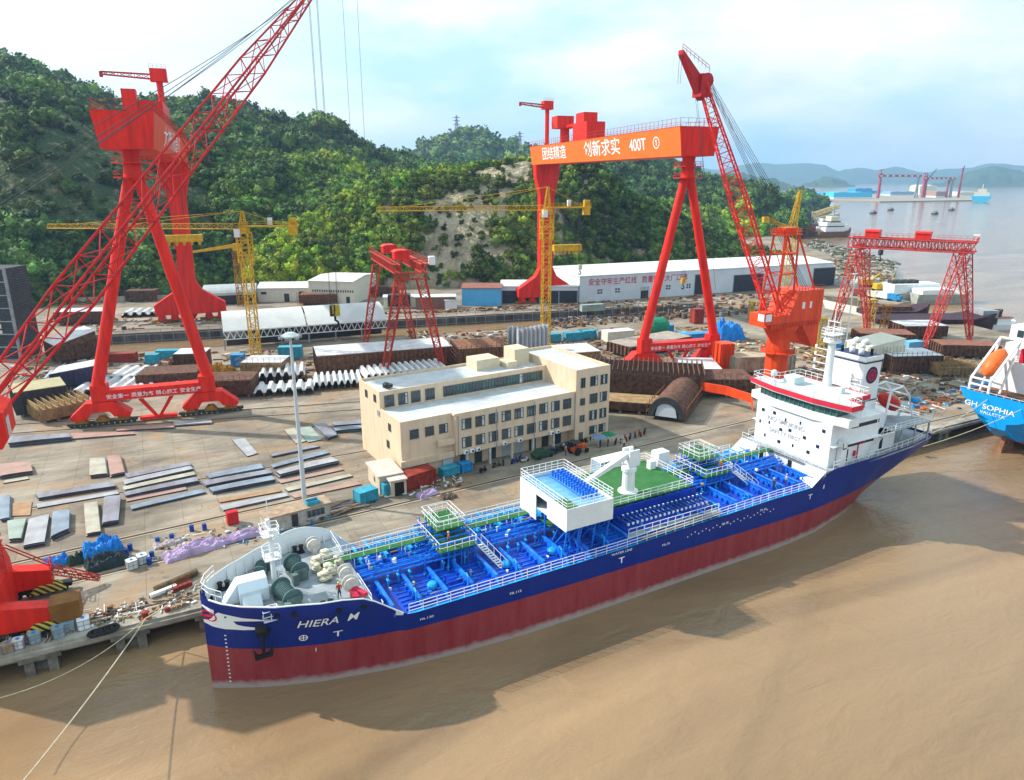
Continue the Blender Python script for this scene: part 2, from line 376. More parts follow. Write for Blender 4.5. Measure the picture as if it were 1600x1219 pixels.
for i in range(4):
    a, b = dk[i], dk[(i+1)%4]; mb.add([(a.x,a.y,3),(b.x,b.y,3),(b.x,b.y,FL),(a.x,a.y,FL)], [(0,1,2,3)])
    d = (b-a).normalized()
    for k in range(int((b-a).length/6)):
        p = a+d*(k*6+3); nrm = Vector((-d.y,d.x,0))*-1
        mb.cb((p.x, p.y, -.6), (.5,.7,7), atan2(d.y,d.x))
mb.add([(v.x,v.y,FL) for v in dk], [(0,1,2,3)])
dockm = mat('dock_concrete', (.16,.15,.14), .8, dark=(.06,.058,.06), scale=.3, stretch=(1,1,.3), bump=.3)
tag(mb.build('dry_dock', dockm, loc=(80,220,3)), 'long sunken dry dock with dark ribbed walls behind the fabrication yard', 'dry dock')
# quay front: deck slab edge, beams, piles
mb = MB(); mb.box(-60,262,QY-1.2,QY+.5,1.9,3.05); mb.box(-60,262,QY-1.6,QY-1.2,2.3,2.75)
tag(mb.build('quay_wall', concrete, loc=(0,QY,0)), 'weathered concrete quay edge beam along the berth', 'quay')
pilem = mat('pile_concrete', (.22,.19,.15), .9, dark=(.08,.07,.06), scale=.8)
mb = MB(); mb.box(-1.5,-.6,-1.5,1.2,-1.2,2.28); mb.box(.6,1.5,-1.5,1.2,-1.2,2.28); mb.box(-.6,.6,-.6,1.0,-1.2,2.27); mb.box(-1.9,1.9,-1.7,2.0,1.75,2.3)
first = None
px = -32
k = 0
while px < 140:
    if px < 3 or px > 104:
        if first is None:
            first = mb.build('quay_pile', pilem, split=False); first.location = (px,QY,0); o = first
        else: o = first.copy(); sc.collection.objects.link(o); o.location = (px,QY,0)
        tag(o, 'concrete pile under the quay edge, %s' % ('left of the blue tanker' if px < 3 else 'between the two ships'), 'pile', 'piles under the quay edge')
    px += 8.4; k += 1
# back wall under the quay so the water stays dark there
mb = MB(); mb.add([(-260,QY+3,2.5),(262,QY+3,2.5),(262,QY+3,-2),(-260,QY+3,-2)], [(0,1,2,3)]); 
tag(mb.build('quay_revetment', pilem), 'dark revetment under the quay', kind='structure')

# ------------------------------------------------------------ crane rails on the ground
railm = mat('rail_steel', (.10,.07,.055), .6, var=.4)
padm = mat('rail_concrete', (.46,.38,.29), .85, dark=(.34,.27,.2), scale=.4)
mb = MB()
for y in (82.2, 118.2):
    mb.box(-120,235,y-.45,y+.45,3.004,3.03,1); mb.box(-120,235,y-.12,y+.12,3.03,3.12,0)
for (p, q) in ((Vector((-11,92.2,3)),Vector((70,97.2,3))),(Vector((-7,101.5,3)),Vector((9.8,102.7,3)))):
    d = (q-p).normalized(); a = p-d*110; b = q+d*(140 if q.x > 20 else 10); nn = Vector((-d.y,d.x,0))
    for w_,z0_,z1_,mi_ in ((.5,3.036,3.05,1),(.13,3.05,3.14,0)): mb.prism([(a+nn*w_)[:2],(b+nn*w_)[:2],(b-nn*w_)[:2],(a-nn*w_)[:2]],'z',z0_,z1_,mi_)
tag(mb.build('quay_crane_rails', [railm,padm]), 'pair of crane rails running along the quay', kind='structure')
mb = MB()
for (p, q) in ((G(165,668),G(1560,572)),(G(165,655),G(1560,562)),(G(0,512),G(1200,455))):
    d = (q-p).normalized(); a = p-d*90; b = q+d*10; nn = Vector((-d.y,d.x,0))
    def strip(w,z0,z1,mi): mb.prism([(a+nn*w)[:2],(b+nn*w)[:2],(b-nn*w)[:2],(a-nn*w)[:2]],'z',z0,z1,mi)
    strip(.5,3.034,3.05,1); strip(.14,3.05,3.16,0)
tag(mb.build('gantry_rails', [railm,padm]), 'rails of the gantry cranes across the yard', kind='structure')

# ------------------------------------------------------------ hills and forest
def prof(pts, x):
    if x <= pts[0][0]: return pts[0][1]
    for (a,b),(c,d) in zip(pts[:-1],pts[1:]):
        if x <= c:
            t = (x-a)/(c-a); return b+(d-b)*t
    return pts[-1][1]
rockm = None
def hill_mat():
    m = bpy.data.materials.new('hill_ground'); m.use_nodes = True; t = m.node_tree; b = t.nodes['Principled BSDF']; b.inputs['Roughness'].default_value = .95
    b.inputs['Specular IOR Level'].default_value = .1
    co = t.nodes.new('ShaderNodeTexCoord')
    q = t.nodes.new('ShaderNodeMapping'); q.inputs['Scale'].default_value = (1,1,.45)
    t.links.new(co.outputs['Object'], q.inputs['Vector'])
    a = t.nodes.new('ShaderNodeTexNoise'); a.inputs['Scale'].default_value = .16; a.inputs['Detail'].default_value = 10; a.inputs['Roughness'].default_value = .7
    t.links.new(q.outputs[0], a.inputs['Vector'])
    r = t.nodes.new('ShaderNodeValToRGB'); e = r.color_ramp.elements; e.new(.5); e.new(.6)
    for k,(p,c) in enumerate([(.36,(.05,.08,.03)),(.44,(.15,.14,.075)),(.53,(.31,.255,.17)),(.66,(.48,.41,.28))]): e[k].position = p; e[k].color = (*c,1)
    at = t.nodes.new('ShaderNodeAttribute'); at.attribute_name = 'dry'
    sh = t.nodes.new('ShaderNodeMath'); sh.operation = 'MULTIPLY_ADD'; sh.inputs[1].default_value = .22
    t.links.new(at.outputs['Fac'], sh.inputs[0]); t.links.new(a.outputs['Fac'], sh.inputs[2])
    sb = t.nodes.new('ShaderNodeMath'); sb.operation = 'SUBTRACT'; sb.inputs[1].default_value = .12
    t.links.new(sh.outputs[0], sb.inputs[0]); t.links.new(sb.outputs[0], r.inputs['Fac']); t.links.new(r.outputs[0], b.inputs['Base Color'])
    n = t.nodes.new('ShaderNodeTexNoise'); n.inputs['Scale'].default_value = .35; n.inputs['Detail'].default_value = 8
    t.links.new(q.outputs[0], n.inputs['Vector'])
    bp = t.nodes.new('ShaderNodeBump'); bp.inputs['Strength'].default_value = 1; bp.inputs['Distance'].default_value = 5
    t.links.new(n.outputs['Fac'], bp.inputs['Height']); t.links.new(bp.outputs[0], b.inputs['Normal'])
    return m
hillm = hill_mat()
farm = mat('far_hill', (.07,.11,.045), .95, dark=(.035,.07,.03), scale=.01, spec=.1, bump=.6)
def leaf_mat(name, c1, c2):
    m = bpy.data.materials.new(name); m.use_nodes = True; t = m.node_tree; b = t.nodes['Principled BSDF']; b.inputs['Roughness'].default_value = .7
    b.inputs['Specular IOR Level'].default_value = .25
    co = t.nodes.new('ShaderNodeTexCoord'); n = t.nodes.new('ShaderNodeTexNoise'); n.inputs['Scale'].default_value = .12; n.inputs['Detail'].default_value = 6
    t.links.new(co.outputs['Object'], n.inputs['Vector'])
    r = t.nodes.new('ShaderNodeValToRGB'); r.color_ramp.elements[0].position = .38; r.color_ramp.elements[1].position = .64
    r.color_ramp.elements[0].color = (*c1,1); r.color_ramp.elements[1].color = (*c2,1)
    t.links.new(n.outputs['Fac'], r.inputs['Fac'])
    at = t.nodes.new('ShaderNodeAttribute'); at.attribute_name = 'tone'
    nb = t.nodes.new('ShaderNodeTexNoise'); nb.inputs['Scale'].default_value = 1.1; nb.inputs['Detail'].default_value = 5; t.links.new(co.outputs['Object'], nb.inputs['Vector'])
    bp = t.nodes.new('ShaderNodeBump'); bp.inputs['Strength'].default_value = .9; bp.inputs['Distance'].default_value = 1.2; t.links.new(nb.outputs['Fac'], bp.inputs['Height']); t.links.new(bp.outputs[0], b.inputs['Normal'])
    mxx = t.nodes.new('ShaderNodeMix'); mxx.data_type = 'RGBA'; mxx.blend_type = 'MULTIPLY'; mxx.inputs[0].default_value = 1
    t.links.new(r.outputs[0], mxx.inputs[6]); t.links.new(at.outputs['Color'], mxx.inputs[7]); t.links.new(mxx.outputs[2], b.inputs['Base Color'])
    return m
leafm = leaf_mat('forest_leaves', (.045,.10,.024), (.145,.235,.038))
def crown_templates(n=8):
    T = []
    for k in range(n):
        rnd = np.random.RandomState(k); V = []; Fc = []
        for j in range(rnd.randint(4,8)):
            c = np.array([rnd.uniform(-.6,.6), rnd.uniform(-.6,.6), rnd.uniform(-.3,.65)]); rr = rnd.uniform(.3,.55)
            bm = bmesh.new(); bmesh.ops.create_icosphere(bm, subdivisions=1, radius=rr*.8); o = len(V)
            V += [np.array(v.co[:])*(1+rnd.uniform(-.2,.2))+c for v in bm.verts]; Fc += [[v.index+o for v in f.verts] for f in bm.faces]; bm.free()
            for q in range(46):
                d = rnd.normal(size=3); d /= np.linalg.norm(d); p = c+d*rr*rnd.uniform(.75,1.15); o = len(V)
                e = rnd.normal(size=3)+d*.3; e /= np.linalg.norm(e); g = np.cross(e, d+rnd.normal(size=3)*.5); g /= np.linalg.norm(g)+1e-6; s_ = rnd.uniform(.07,.17)
                V += [p-e*s_, p+e*s_, p+g*s_*1.5]; Fc.append([o,o+1,o+2])
        T.append((np.array(V,dtype=np.float32),np.array(Fc,dtype=np.int32)))
    return T
TEMPL = crown_templates()
def forest(name, pts, label):
    """pts: list of (x,y,z,r,tone rgb)"""
    Vs = []; Fs = []; Cs = []; off = 0; rnd = np.random.RandomState(3)
    for i,(x,y,z,r,tn) in enumerate(pts):
        V, Fc = TEMPL[i % len(TEMPL)]
        a = rnd.uniform(0,6.28); ca, sa = cos(a), sin(a)
        P = V*np.array([r,r,r*rnd.uniform(.8,1.15)], dtype=np.float32)
        Q = np.stack([P[:,0]*ca-P[:,1]*sa+x, P[:,0]*sa+P[:,1]*ca+y, P[:,2]+z], 1)
        Vs.append(Q); Fs.append(Fc+off); off += len(V); Cs.append(np.tile(np.array([*tn,1.],dtype=np.float32),(len(V),1)))
    V = np.concatenate(Vs); Fc = np.concatenate(Fs); C = np.concatenate(Cs)
    me = bpy.data.meshes.new(name); me.vertices.add(len(V)); me.vertices.foreach_set('co', V.ravel())
    me.loops.add(Fc.size); me.loops.foreach_set('vertex_index', Fc.ravel()); me.polygons.add(len(Fc))
    me.polygons.foreach_set('loop_start', np.arange(0,Fc.size,3,dtype=np.int32)); me.polygons.foreach_set('loop_total', np.full(len(Fc),3,dtype=np.int32))
    ca = me.color_attributes.new('tone','FLOAT_COLOR','POINT'); ca.data.foreach_set('color', C.ravel())
    me.update(calc_edges=True); me.materials.append(leafm)
    o = bpy.data.objects.new(name, me); sc.collection.objects.link(o); tag(o, label, kind='stuff'); return o
def hill(name, sky, base, f_top, f_base, x0, x1, label, dens, rad, tonef, zb=2.0, nx=110, ny=36, rough=6, material=None, dryf=None, shape=1.0, thing_=False):
    """a ridge: sky = skyline in the photograph as (column,row), base forward distance -> ridge forward distance"""
    cols = []; 
    for i in range(nx+1):
        x = x0+(x1-x0)*i/nx; ft = prof(f_top,x); fb = prof(f_base,x)
        top = W(x, prof(sky,x), ft); top.z -= rad*1.15; dirn = Vector((top.x,top.y,0)); fx = top.x*sin(A)+top.y*cos(A)
        col = []
        for j in range(ny+1):
            s = j/ny*1.5                       # 0 foot, 1 ridge, 1.5 down the back
            f = fb+(ft-fb)*s; xy = dirn*(f/fx)
            if s <= 1:
                hgt = (sin(min(1,s)*pi/2)**shape)
            else: hgt = max(0, 1-((s-1)/.5)**1.6)
            nzv = (noise.fractal(Vector((xy.x*.012, xy.y*.012, 3)), 1, 2, 5))*rough*2
            z = zb+(top.z-zb)*hgt + nzv*min(1, s*3)*(1-max(0,1-abs(s-1)*6))*min(1,(1.5-s)*6)
            if j == 0 or j == ny: z = zb-3
            col.append(Vector((xy.x,xy.y,z)))
        cols.append(col)
    mb = MB(); vs = [v for c in cols for v in c]; m1 = ny+1
    mb.add(vs, [(i*m1+j,(i+1)*m1+j,(i+1)*m1+j+1,i*m1+j+1) for i in range(nx) for j in range(ny)])
    o = mb.build(name, material or hillm, smooth=True)
    at = o.data.attributes.new('dry','FLOAT','POINT')
    at.data.foreach_set('value', [ (dryf(x0+(x1-x0)*i/nx, j/ny*1.5) if dryf else 0.) for i in range(nx+1) for j in range(ny+1)])
    tag(o, label, kind='structure')
    pts = []; rnd = random.Random(len(name))
    if dens:
        for _ in range(dens):
            u = rnd.random()*nx; s = rnd.random()**.9*.76
            i = min(nx-1,int(u)); jf = s*ny; j = min(ny-1,int(jf)); a = u-i; b = jf-j
            p = cols[i][j].lerp(cols[i+1][j],a).lerp(cols[i][j+1].lerp(cols[i+1][j+1],a), b)
            px = x0+(x1-x0)*u/nx; sv = s*1.5
            pr, tone = tonef(px, sv, p)
            if rnd.random() > pr: continue
            f = p.x*sin(A)+p.y*cos(A)
            r = rad*rnd.choice((.45,.6,.8,1.,1.15,1.5))*max(.55,min(1.5,1+1.5*noise.noise(Vector((p.x*.03,p.y*.03,9)))))
            t = rnd.choice((.45,.7,.95,1.15,1.5))*(1+.7*noise.noise(Vector((p.x*.035,p.y*.035,4)))); yl = rnd.uniform(.85,1.35); pts.append((p.x,p.y,p.z+r*.35,r,(tone[0]*t*yl,tone[1]*t,tone[2]*t)))
    return pts
allpts = []
G1 = (1,1,1)
def nzt(p, s=.02): return noise.noise(Vector((p.x*s,p.y*s,p.z*s)))
# left back ridge
def t_back(px, s, p): return (1, (.75,.85,.9) if nzt(p) > 0 else (.95,1,.8))
allpts += hill('hills', [(-250,120),(-60,92),(0,97),(40,108),(80,125),(125,143),(160,160),(200,172),(260,176),(320,177),(370,180),(420,185),(490,195),(520,205),(560,222),(600,240),(640,249),(690,262),(740,275),(800,290)],
    3, [(-250,560),(300,640),(800,760)], [(-250,330),(300,380),(800,470)], -250, 800, 'green wooded ridge rising behind the whole left side of the shipyard', 12500, 5.0, t_back, rough=5)
# left near slope, bare brown scrub low down on the left
def t_near(px, s, p):
    q = nzt(p,.03)
    if px < 330 and s < .80 and s > .20: return (.05+.4*max(0,q-.1), (.62,.62,.5))
    if px > 440 and px < 600 and s > .2: return (1, (2.3,1.95,.8) if nzt(p,.018)>.0 else (1.25,1.3,.8))
    return (1, (.9,1,.8) if q > 0 else (.65,.8,.75))
allpts += hill('hills', [(-250,150),(-60,122),(0,127),(60,135),(110,160),(150,190),(200,205),(260,214),(330,222),(400,232),(470,243),(540,255),(610,268),(680,290),(740,315),(800,350)],
    3, [(-250,410),(300,450),(800,480)], [(-250,262),(0,270),(200,284),(330,322),(560,332),(800,336)], -250, 800, 'nearer wooded slope with bare brown scrub at its left foot', 17000, 3.6, t_near, rough=4,
    dryf=lambda px,s: -.12 if px < 330 and s < .8 else -.25)
# central spur with the quarried face
def t_mid(px, s, p):
    q = nzt(p,.045)
    bare = 580 < px < 1010 and s < .90+.25*q
    if bare and s < .08: return (.5, (1.1,1.15,.6))
    if bare and px > 905: return (.12 if q < .15 else .6, (.7,.72,.5))
    if bare: return (.085 if q < .28 else .45, (1.2,1.05,.6))
    if px > 900 and s < .55: return (.5+.6*q, (.8,.85,.7))
    if px < 640: return (1, (2.3,1.95,.8) if q > 0 else (1.5,1.5,.7))
    if px > 900: return (1, (.55,.7,.62))
    return (1, (1.8,1.7,.75) if q > 0 else (1.3,1.35,.7))
allpts += hill('hills', [(380,430),(440,370),(480,335),(540,305),(600,282),(650,274),(700,262),(740,254),(790,248),(830,248),(880,254),(920,268),(960,290),(1000,308),(1050,335),(1100,358),(1150,385),(1190,404),(1230,425)],
    3, [(380,330),(800,395),(1230,420)], [(380,318),(600,318),(800,322),(1000,345),(1230,375)], 380, 1230, 'quarried spur of pale dry rock and brush behind the long white workshop', 11000, 2.9, t_mid, rough=5,
    dryf=lambda px,s: 1.0 if 590 < px < 880 and s < .9 else (.35 if px >= 905 and s < .6 else -.1), shape=.8, ny=60, nx=150)
def t_r(px, s, p):
    return (1, (1.7,1.8,.6) if s < .4 and nzt(p,.01) > -.1 and px < 1200 else ((.8,.95,.85) if nzt(p,.015) > 0 else (.65,.8,.8)))
allpts += hill('hills', [(830,262),(900,256),(950,254),(1000,257),(1050,266),(1100,283),(1150,293),(1200,306),(1230,318),(1250,332)],
    3, [(830,900),(1250,800)], [(830,480),(1250,640)], 830, 1250, 'wooded hill running down to the water beyond the white workshop', 5500, 6.5, t_r, rough=5)
def t_h(px,s,p): return (1,(.8,.9,.8))
allpts += hill('hills', [(1218,324),(1232,313),(1255,309),(1272,312),(1284,321)], 3, [(1218,1260),(1284,1240)], [(1218,1130),(1284,1150)], 1218, 1284, 'low green headland standing out into the bay', 700, 9, t_h, zb=0, rough=2, nx=30, ny=16)
allpts += hill('hills', [(560,268),(640,251),(680,235),(715,223),(735,221),(760,228),(800,240),(830,246),(870,252),(900,262)], 3, [(560,1500),(900,1500)], [(560,1000),(900,1000)], 560, 900,
    'hazy conical hill with a pylon on its top behind the ridge', 3800, 13, t_h, rough=6)
forest('woodland', allpts, 'dense green woodland covering the hills behind the shipyard')
for (skyl, ft, fb, x0, x1, lab) in (
    ([(1080,286),(1110,276),(1140,270),(1175,275),(1210,285),(1244,294)], 3600, 3300, 1080, 1244, 'dark blue island just right of the tall red jib crane'),
    ([(1240,294),(1265,288),(1285,279),(1300,277),(1320,282),(1336,294)], 5200, 4900, 1240, 1336, 'small low island in the middle of the bay'),
    ([(1415,293),(1470,287),(1500,275),(1530,263),(1555,259),(1580,264),(1620,276),(1700,292)], 5600, 5200, 1415, 1700, 'broad blue island at the far right of the bay'),
    ([(900,285),(980,275),(1060,264),(1090,262),(1120,266),(1160,258),(1185,254),(1210,257),(1260,255),(1290,258),(1308,268),(1325,265),(1345,262),(1370,266),(1400,260),(1425,266),(1445,271),(1480,264),(1520,262),(1545,255),(1570,256),(1620,262),(1700,270),(1800,285)], 9600, 8800, 900, 1800, 'pale mountain range across the far side of the bay')):
    hill('hills', skyl, 3, [(x0,ft),(x1,ft)], [(x0,fb),(x1,fb)], x0, x1, lab, 0, 0, None, zb=0, rough=14, material=farm, nx=90, ny=14)
# ------------------------------------------------------------ the blue tanker
def hull_mat(name, top, bot, zline, slope, scum=True, off=0.):
    m = bpy.data.materials.new(name); m.use_nodes = True; t = m.node_tree; b = t.nodes['Principled BSDF']; b.inputs['Roughness'].default_value = .38; b.inputs['Specular IOR Level'].default_value = .25
    co = t.nodes.new('ShaderNodeTexCoord'); sp = t.nodes.new('ShaderNodeSeparateXYZ'); t.links.new(co.outputs['Object'], sp.inputs[0])
    ma = t.nodes.new('ShaderNodeMath'); ma.operation = 'MULTIPLY_ADD'; ma.inputs[1].default_value = -slope; t.links.new(sp.outputs['X'], ma.inputs[0]); t.links.new(sp.outputs['Z'], ma.inputs[2])
    gt = t.nodes.new('ShaderNodeMath'); gt.operation = 'GREATER_THAN'; gt.inputs[1].default_value = zline; t.links.new(ma.outputs[0], gt.inputs[0])
    nz = t.nodes.new('ShaderNodeTexNoise'); nz.inputs['Scale'].default_value = .5; nz.inputs['Detail'].default_value = 8; nz.inputs['Roughness'].default_value = .65
    q = t.nodes.new('ShaderNodeMapping'); q.inputs['Scale'].default_value = (1.6,1,.22); t.links.new(co.outputs['Object'], q.inputs['Vector']); t.links.new(q.outputs[0], nz.inputs['Vector'])
    r1 = t.nodes.new('ShaderNodeValToRGB'); r1.color_ramp.elements[0].position = .35; r1.color_ramp.elements[1].position = .7
    r1.color_ramp.elements[0].color = (*bot,1); r1.color_ramp.elements[1].color = (bot[0]*1.25,bot[1]*2.2+.01,bot[2]*2+.01,1); t.links.new(nz.outputs['Fac'], r1.inputs['Fac'])
    # pale scum near the water
    nz2 = t.nodes.new('ShaderNodeTexNoise'); nz2.inputs['Scale'].default_value = 1.1; nz2.inputs['Detail'].default_value = 7; t.links.new(co.outputs['Object'], nz2.inputs['Vector'])
    m3 = t.nodes.new('ShaderNodeMath'); m3.operation = 'MULTIPLY_ADD'; m3.inputs[1].default_value = -1.0; t.links.new(nz2.outputs['Fac'], m3.inputs[0]); t.links.new(sp.outputs['Z'], m3.inputs[2])
    mr = t.nodes.new('ShaderNodeMapRange'); mr.inputs['From Min'].default_value = -.15+off; mr.inputs['From Max'].default_value = .55+off; mr.inputs['To Min'].default_value = .8; mr.inputs['To Max'].default_value = 0
    t.links.new(m3.outputs[0], mr.inputs['Value'])
    mA = t.nodes.new('ShaderNodeMix'); mA.data_type = 'RGBA'; mA.inputs[7].default_value = (.42,.36,.33,1); t.links.new(mr.outputs[0], mA.inputs[0]); t.links.new(r1.outputs[0], mA.inputs[6])
    r2 = t.nodes.new('ShaderNodeValToRGB'); r2.color_ramp.elements[0].color = (*[c*.72 for c in top],1); r2.color_ramp.elements[1].color = (*[c*1.3+.002 for c in top],1); t.links.new(nz.outputs['Fac'], r2.inputs['Fac'])
    mB = t.nodes.new('ShaderNodeMix'); mB.data_type = 'RGBA'; t.links.new(gt.outputs[0], mB.inputs[0]); t.links.new(mA.outputs[2], mB.inputs[6]); t.links.new(r2.outputs[0], mB.inputs[7])
    t.links.new(mB.outputs[2], b.inputs['Base Color'])
    wv = t.nodes.new('ShaderNodeTexNoise'); wv.inputs['Scale'].default_value = .35; t.links.new(co.outputs['Object'], wv.inputs['Vector'])
    bp = t.nodes.new('ShaderNodeBump'); bp.inputs['Strength'].default_value = .3
    bk = t.nodes.new('ShaderNodeTexBrick'); bk.inputs['Scale'].default_value = 1.0; bk.inputs['Brick Width'].default_value = 7.5; bk.inputs['Row Height'].default_value = 2.1; bk.inputs['Mortar Size'].default_value = .025
    bk.inputs['Color1'].default_value = (1,1,1,1); bk.inputs['Color2'].default_value = (.96,.96,.96,1); bk.inputs['Mortar'].default_value = (.5,.5,.5,1)
    cx_ = t.nodes.new('ShaderNodeCombineXYZ'); t.links.new(sp.outputs['X'], cx_.inputs[0]); t.links.new(sp.outputs['Z'], cx_.inputs[1]); t.links.new(cx_.outputs[0], bk.inputs['Vector'])
    hm_ = t.nodes.new('ShaderNodeMath'); hm_.operation = 'MULTIPLY_ADD'; hm_.inputs[1].default_value = .5; t.links.new(wv.outputs['Fac'], hm_.inputs[0]); t.links.new(bk.outputs['Color'], hm_.inputs[2]); t.links.new(hm_.outputs[0], bp.inputs['Height'])
    bp.inputs['Distance'].default_value = .12; t.links.new(bp.outputs[0], b.inputs['Normal'])
    return m
SL = 110.0
HB0 = [(0,.12),(2,1.2),(5,2.7),(10,4.5),(17,6.2),(24,7.2),(32,7.9),(40,8.1),(74,8.1),(82,7.3),(90,5.4),(98,2.6),(104,2.0),(110,3.0)]
HBD = [(0,.35),(.6,1.7),(1.6,3.0),(3.2,4.4),(6,6.0),(10,7.3),(15,8.0),(20,8.1),(95,8.1),(103,7.6),(110,6.4)]
ZLO = [(0,-1),(94,-1),(98,0.4),(103,3.4),(110,7.2)]
ZTOP = [(0,10.9),(2,10.85),(8,10.8),(12,10.6),(14,10.3),(15,9.8),(17.5,7.7),(18.8,7.2),(45,7.2),(60,7.6),(72,7.9),(79,7.9),(83.5,9.9),(110,10.1)]
EXPO = [(0,1.6),(10,1.7),(25,1.2),(40,1.0),(80,.9),(88,.95),(96,.85),(103,.45),(110,.22)]
def hull_y(x, z):
    zl = prof(ZLO,x); zt = prof(ZTOP,x); t = max(0,min(1,(z-zl)/(zt-zl)))
    if x < 18: zt2 = 9.6 + (10.9-9.6)*max(0,1-x/10); t = max(0,min(1.0,(z-zl)/(zt2-zl)))
    b0 = prof(HB0,x); bd = prof(HBD,x); return b0+(bd-b0)*t**prof(EXPO,x)
T = thing('tanker_ship', 'long blue tanker with red underside moored along the quay, white bridge at its stern', 'ship', (.5,68.5,0), radians(2))
hullm = hull_mat('tanker_hull', (.001,.020,.20), (.26,.022,.028), 5.25, -.013)
def zline(x): return 4.7+.0205*x
xs = sorted(set([0,.3,.6,1,1.6,2.4,3.2,4.5]+list(range(6,16))+[14.5,15.5,16.5,17.5,18.5]+list(range(20,80,4))+[79,80,81,82,83.5]+list(range(85,111))))
NZ = 26
mb = MB(); vs = []
for x in xs:
    zl = prof(ZLO,x); zt = prof(ZTOP,x)
    row = [(x, -hull_y(x, zl+(zt-zl)*k/NZ), zl+(zt-zl)*k/NZ) for k in range(NZ,-1,-1)]
    row += [(p[0],-p[1],p[2]) for p in row[::-1]]; vs += row
m1 = 2*(NZ+1); fs = [(i*m1+j,(i+1)*m1+j,(i+1)*m1+j+1,i*m1+j+1) for i in range(len(xs)-1) for j in range(m1-1)]
fs += [tuple(range(m1)), tuple((len(xs)-1)*m1+j for j in range(m1))]
mb.add(vs, fs); hl = mb.build('hull', hullm, T, smooth=True)
m_ = hl.modifiers.new('e','EDGE_SPLIT'); m_.split_angle = radians(35)
# white bulwark inside, cap rail
mb = MB()
pk = lambda x: 1.1*math.exp(-((x-11.0)/3.6)**2)
for sgn in (-1,1):
    P0 = []
    for x in [0.6,1,1.6,2.4,3.2,4.5]+list(range(6,19)): P0.append((x, sgn*(hull_y(x,prof(ZTOP,x))-.14), prof(ZTOP,x)+(pk(x) if sgn > 0 else 0)))
    for a,b in zip(P0[:-1],P0[1:]):
        zb = 9.25 if b[0]<16 else 7.2; za = 9.25 if a[0]<16 else 7.2
        mb.add([a,b,(b[0],sgn*(hull_y(b[0],zb)-.14),zb),(a[0],sgn*(hull_y(a[0],za)-.14),za)], [(0,1,2,3)])
        if sgn > 0: mb.add([(a[0],a[1]+.1,a[2]),(b[0],b[1]+.1,b[2]),(b[0],b[1]+.1,b[2]-1.4),(a[0],a[1]+.1,a[2]-1.4)],[(0,1,2,3)])
        mb.tube((a[0],a[1]+sgn*.06,a[2]+.03),(b[0],b[1]+sgn*.06,b[2]+.03),.09,6)
    for x in range(3,17):
        yy = sgn*(hull_y(x,prof(ZTOP,x))-.2); y2 = sgn*(hull_y(x,9.3)-.2); mb.prism([(y2,9.3),(yy,prof(ZTOP,x)-.1),(y2-sgn*.55,9.3)],'x',x-.03,x+.03)
mb.build('bulwark', white, T)
def plan(x0,x1,inset=.15,zt=8):
    a = [x for x in [0.6,1.6,3.2,6,10,15,20,30,50,70,85,95,103,109.9] if x0 < x < x1]; a = [x0]+a+[x1]
    return [(x,-(hull_y(x,prof(ZTOP,x))-inset)) for x in a]+[(x,(hull_y(x,prof(ZTOP,x))-inset)) for x in a[::-1]]
mb = MB(); mb.prism([(x,-(hull_y(x,9.2)-.2)) for x in (1.2,2,3.2,6,10,14.8,15.3)]+[(x,(hull_y(x,9.2)-.2)) for x in (15.3,14.8,10,6,3.2,2,1.2)],'z',9.0,9.3); mb.build('forecastle_deck', greydeck, T)
mb = MB(); mb.box(15.0,15.3,-7.0,7.0,7,9.0); mb.build('forecastle_bulkhead', blueframe, T)
mb = MB()
dvs = []
for x in (15.3,18.5,20.5,45,60,72,82.5): z = prof([(15,7.05),(45,7.1),(60,7.5),(72,7.8),(90,7.8)],x); hy_ = min(8.0, hull_y(x,7)-.35); dvs += [(x,-hy_,z),(x,-hy_+1,z+.02),(x,0,z+.25),(x,hy_-1,z+.02),(x,hy_,z)]
mb.add(dvs, [(i*5+j,(i+1)*5+j,(i+1)*5+j+1,i*5+j+1) for i in range(6) for j in range(4)]); mb.build('main_deck', bluedeck, T)
def dz(x): return prof([(15,7.05),(45,7.1),(60,7.5),(72,7.8),(90,7.8)],x)
mb = MB(); mb.prism(plan(81.8,109.9),'z',9.4,9.7); mb.build('poop_deck', greydeck, T)
mb = MB(); mb.box(81.8,82.0,-8,8,7.2,9.7)
for s in (-1,1):
    mb.add([(79.3,s*8.0,7.9),(82,s*8.0,9.8),(82,s*4.5,9.8),(80.6,s*4.5,7.9)], [(0,1,2,3)])
mb.build('break_bulkhead', white, T)
# deck frames and longitudinals, each web frame a part
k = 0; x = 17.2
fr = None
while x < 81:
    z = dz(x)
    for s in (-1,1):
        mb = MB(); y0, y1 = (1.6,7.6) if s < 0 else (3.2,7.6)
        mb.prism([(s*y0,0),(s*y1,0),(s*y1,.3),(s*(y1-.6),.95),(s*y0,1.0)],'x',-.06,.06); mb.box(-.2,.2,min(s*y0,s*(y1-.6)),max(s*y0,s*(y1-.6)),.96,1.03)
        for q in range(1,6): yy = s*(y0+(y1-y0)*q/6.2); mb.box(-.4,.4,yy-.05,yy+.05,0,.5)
        o = mb.build('web_frame', blueframe if s < 0 else cyanpipe, T, split=False); o.location = (x,0,z)  # far-half frames in lighter cyan: the sun's glare put into their colour
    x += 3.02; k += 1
mb = MB()
for yy in [v*.78 for v in range(-9,10)]:
    if -1.5 < yy < 3: continue
    mb.box(18.6,81.6,yy-.04,yy+.04,7.0,7.28); mb.box(45,81.6,yy-.04,yy+.04,7.3,7.75+.0)
mb.build('deck_stiffener', blueframe, T)
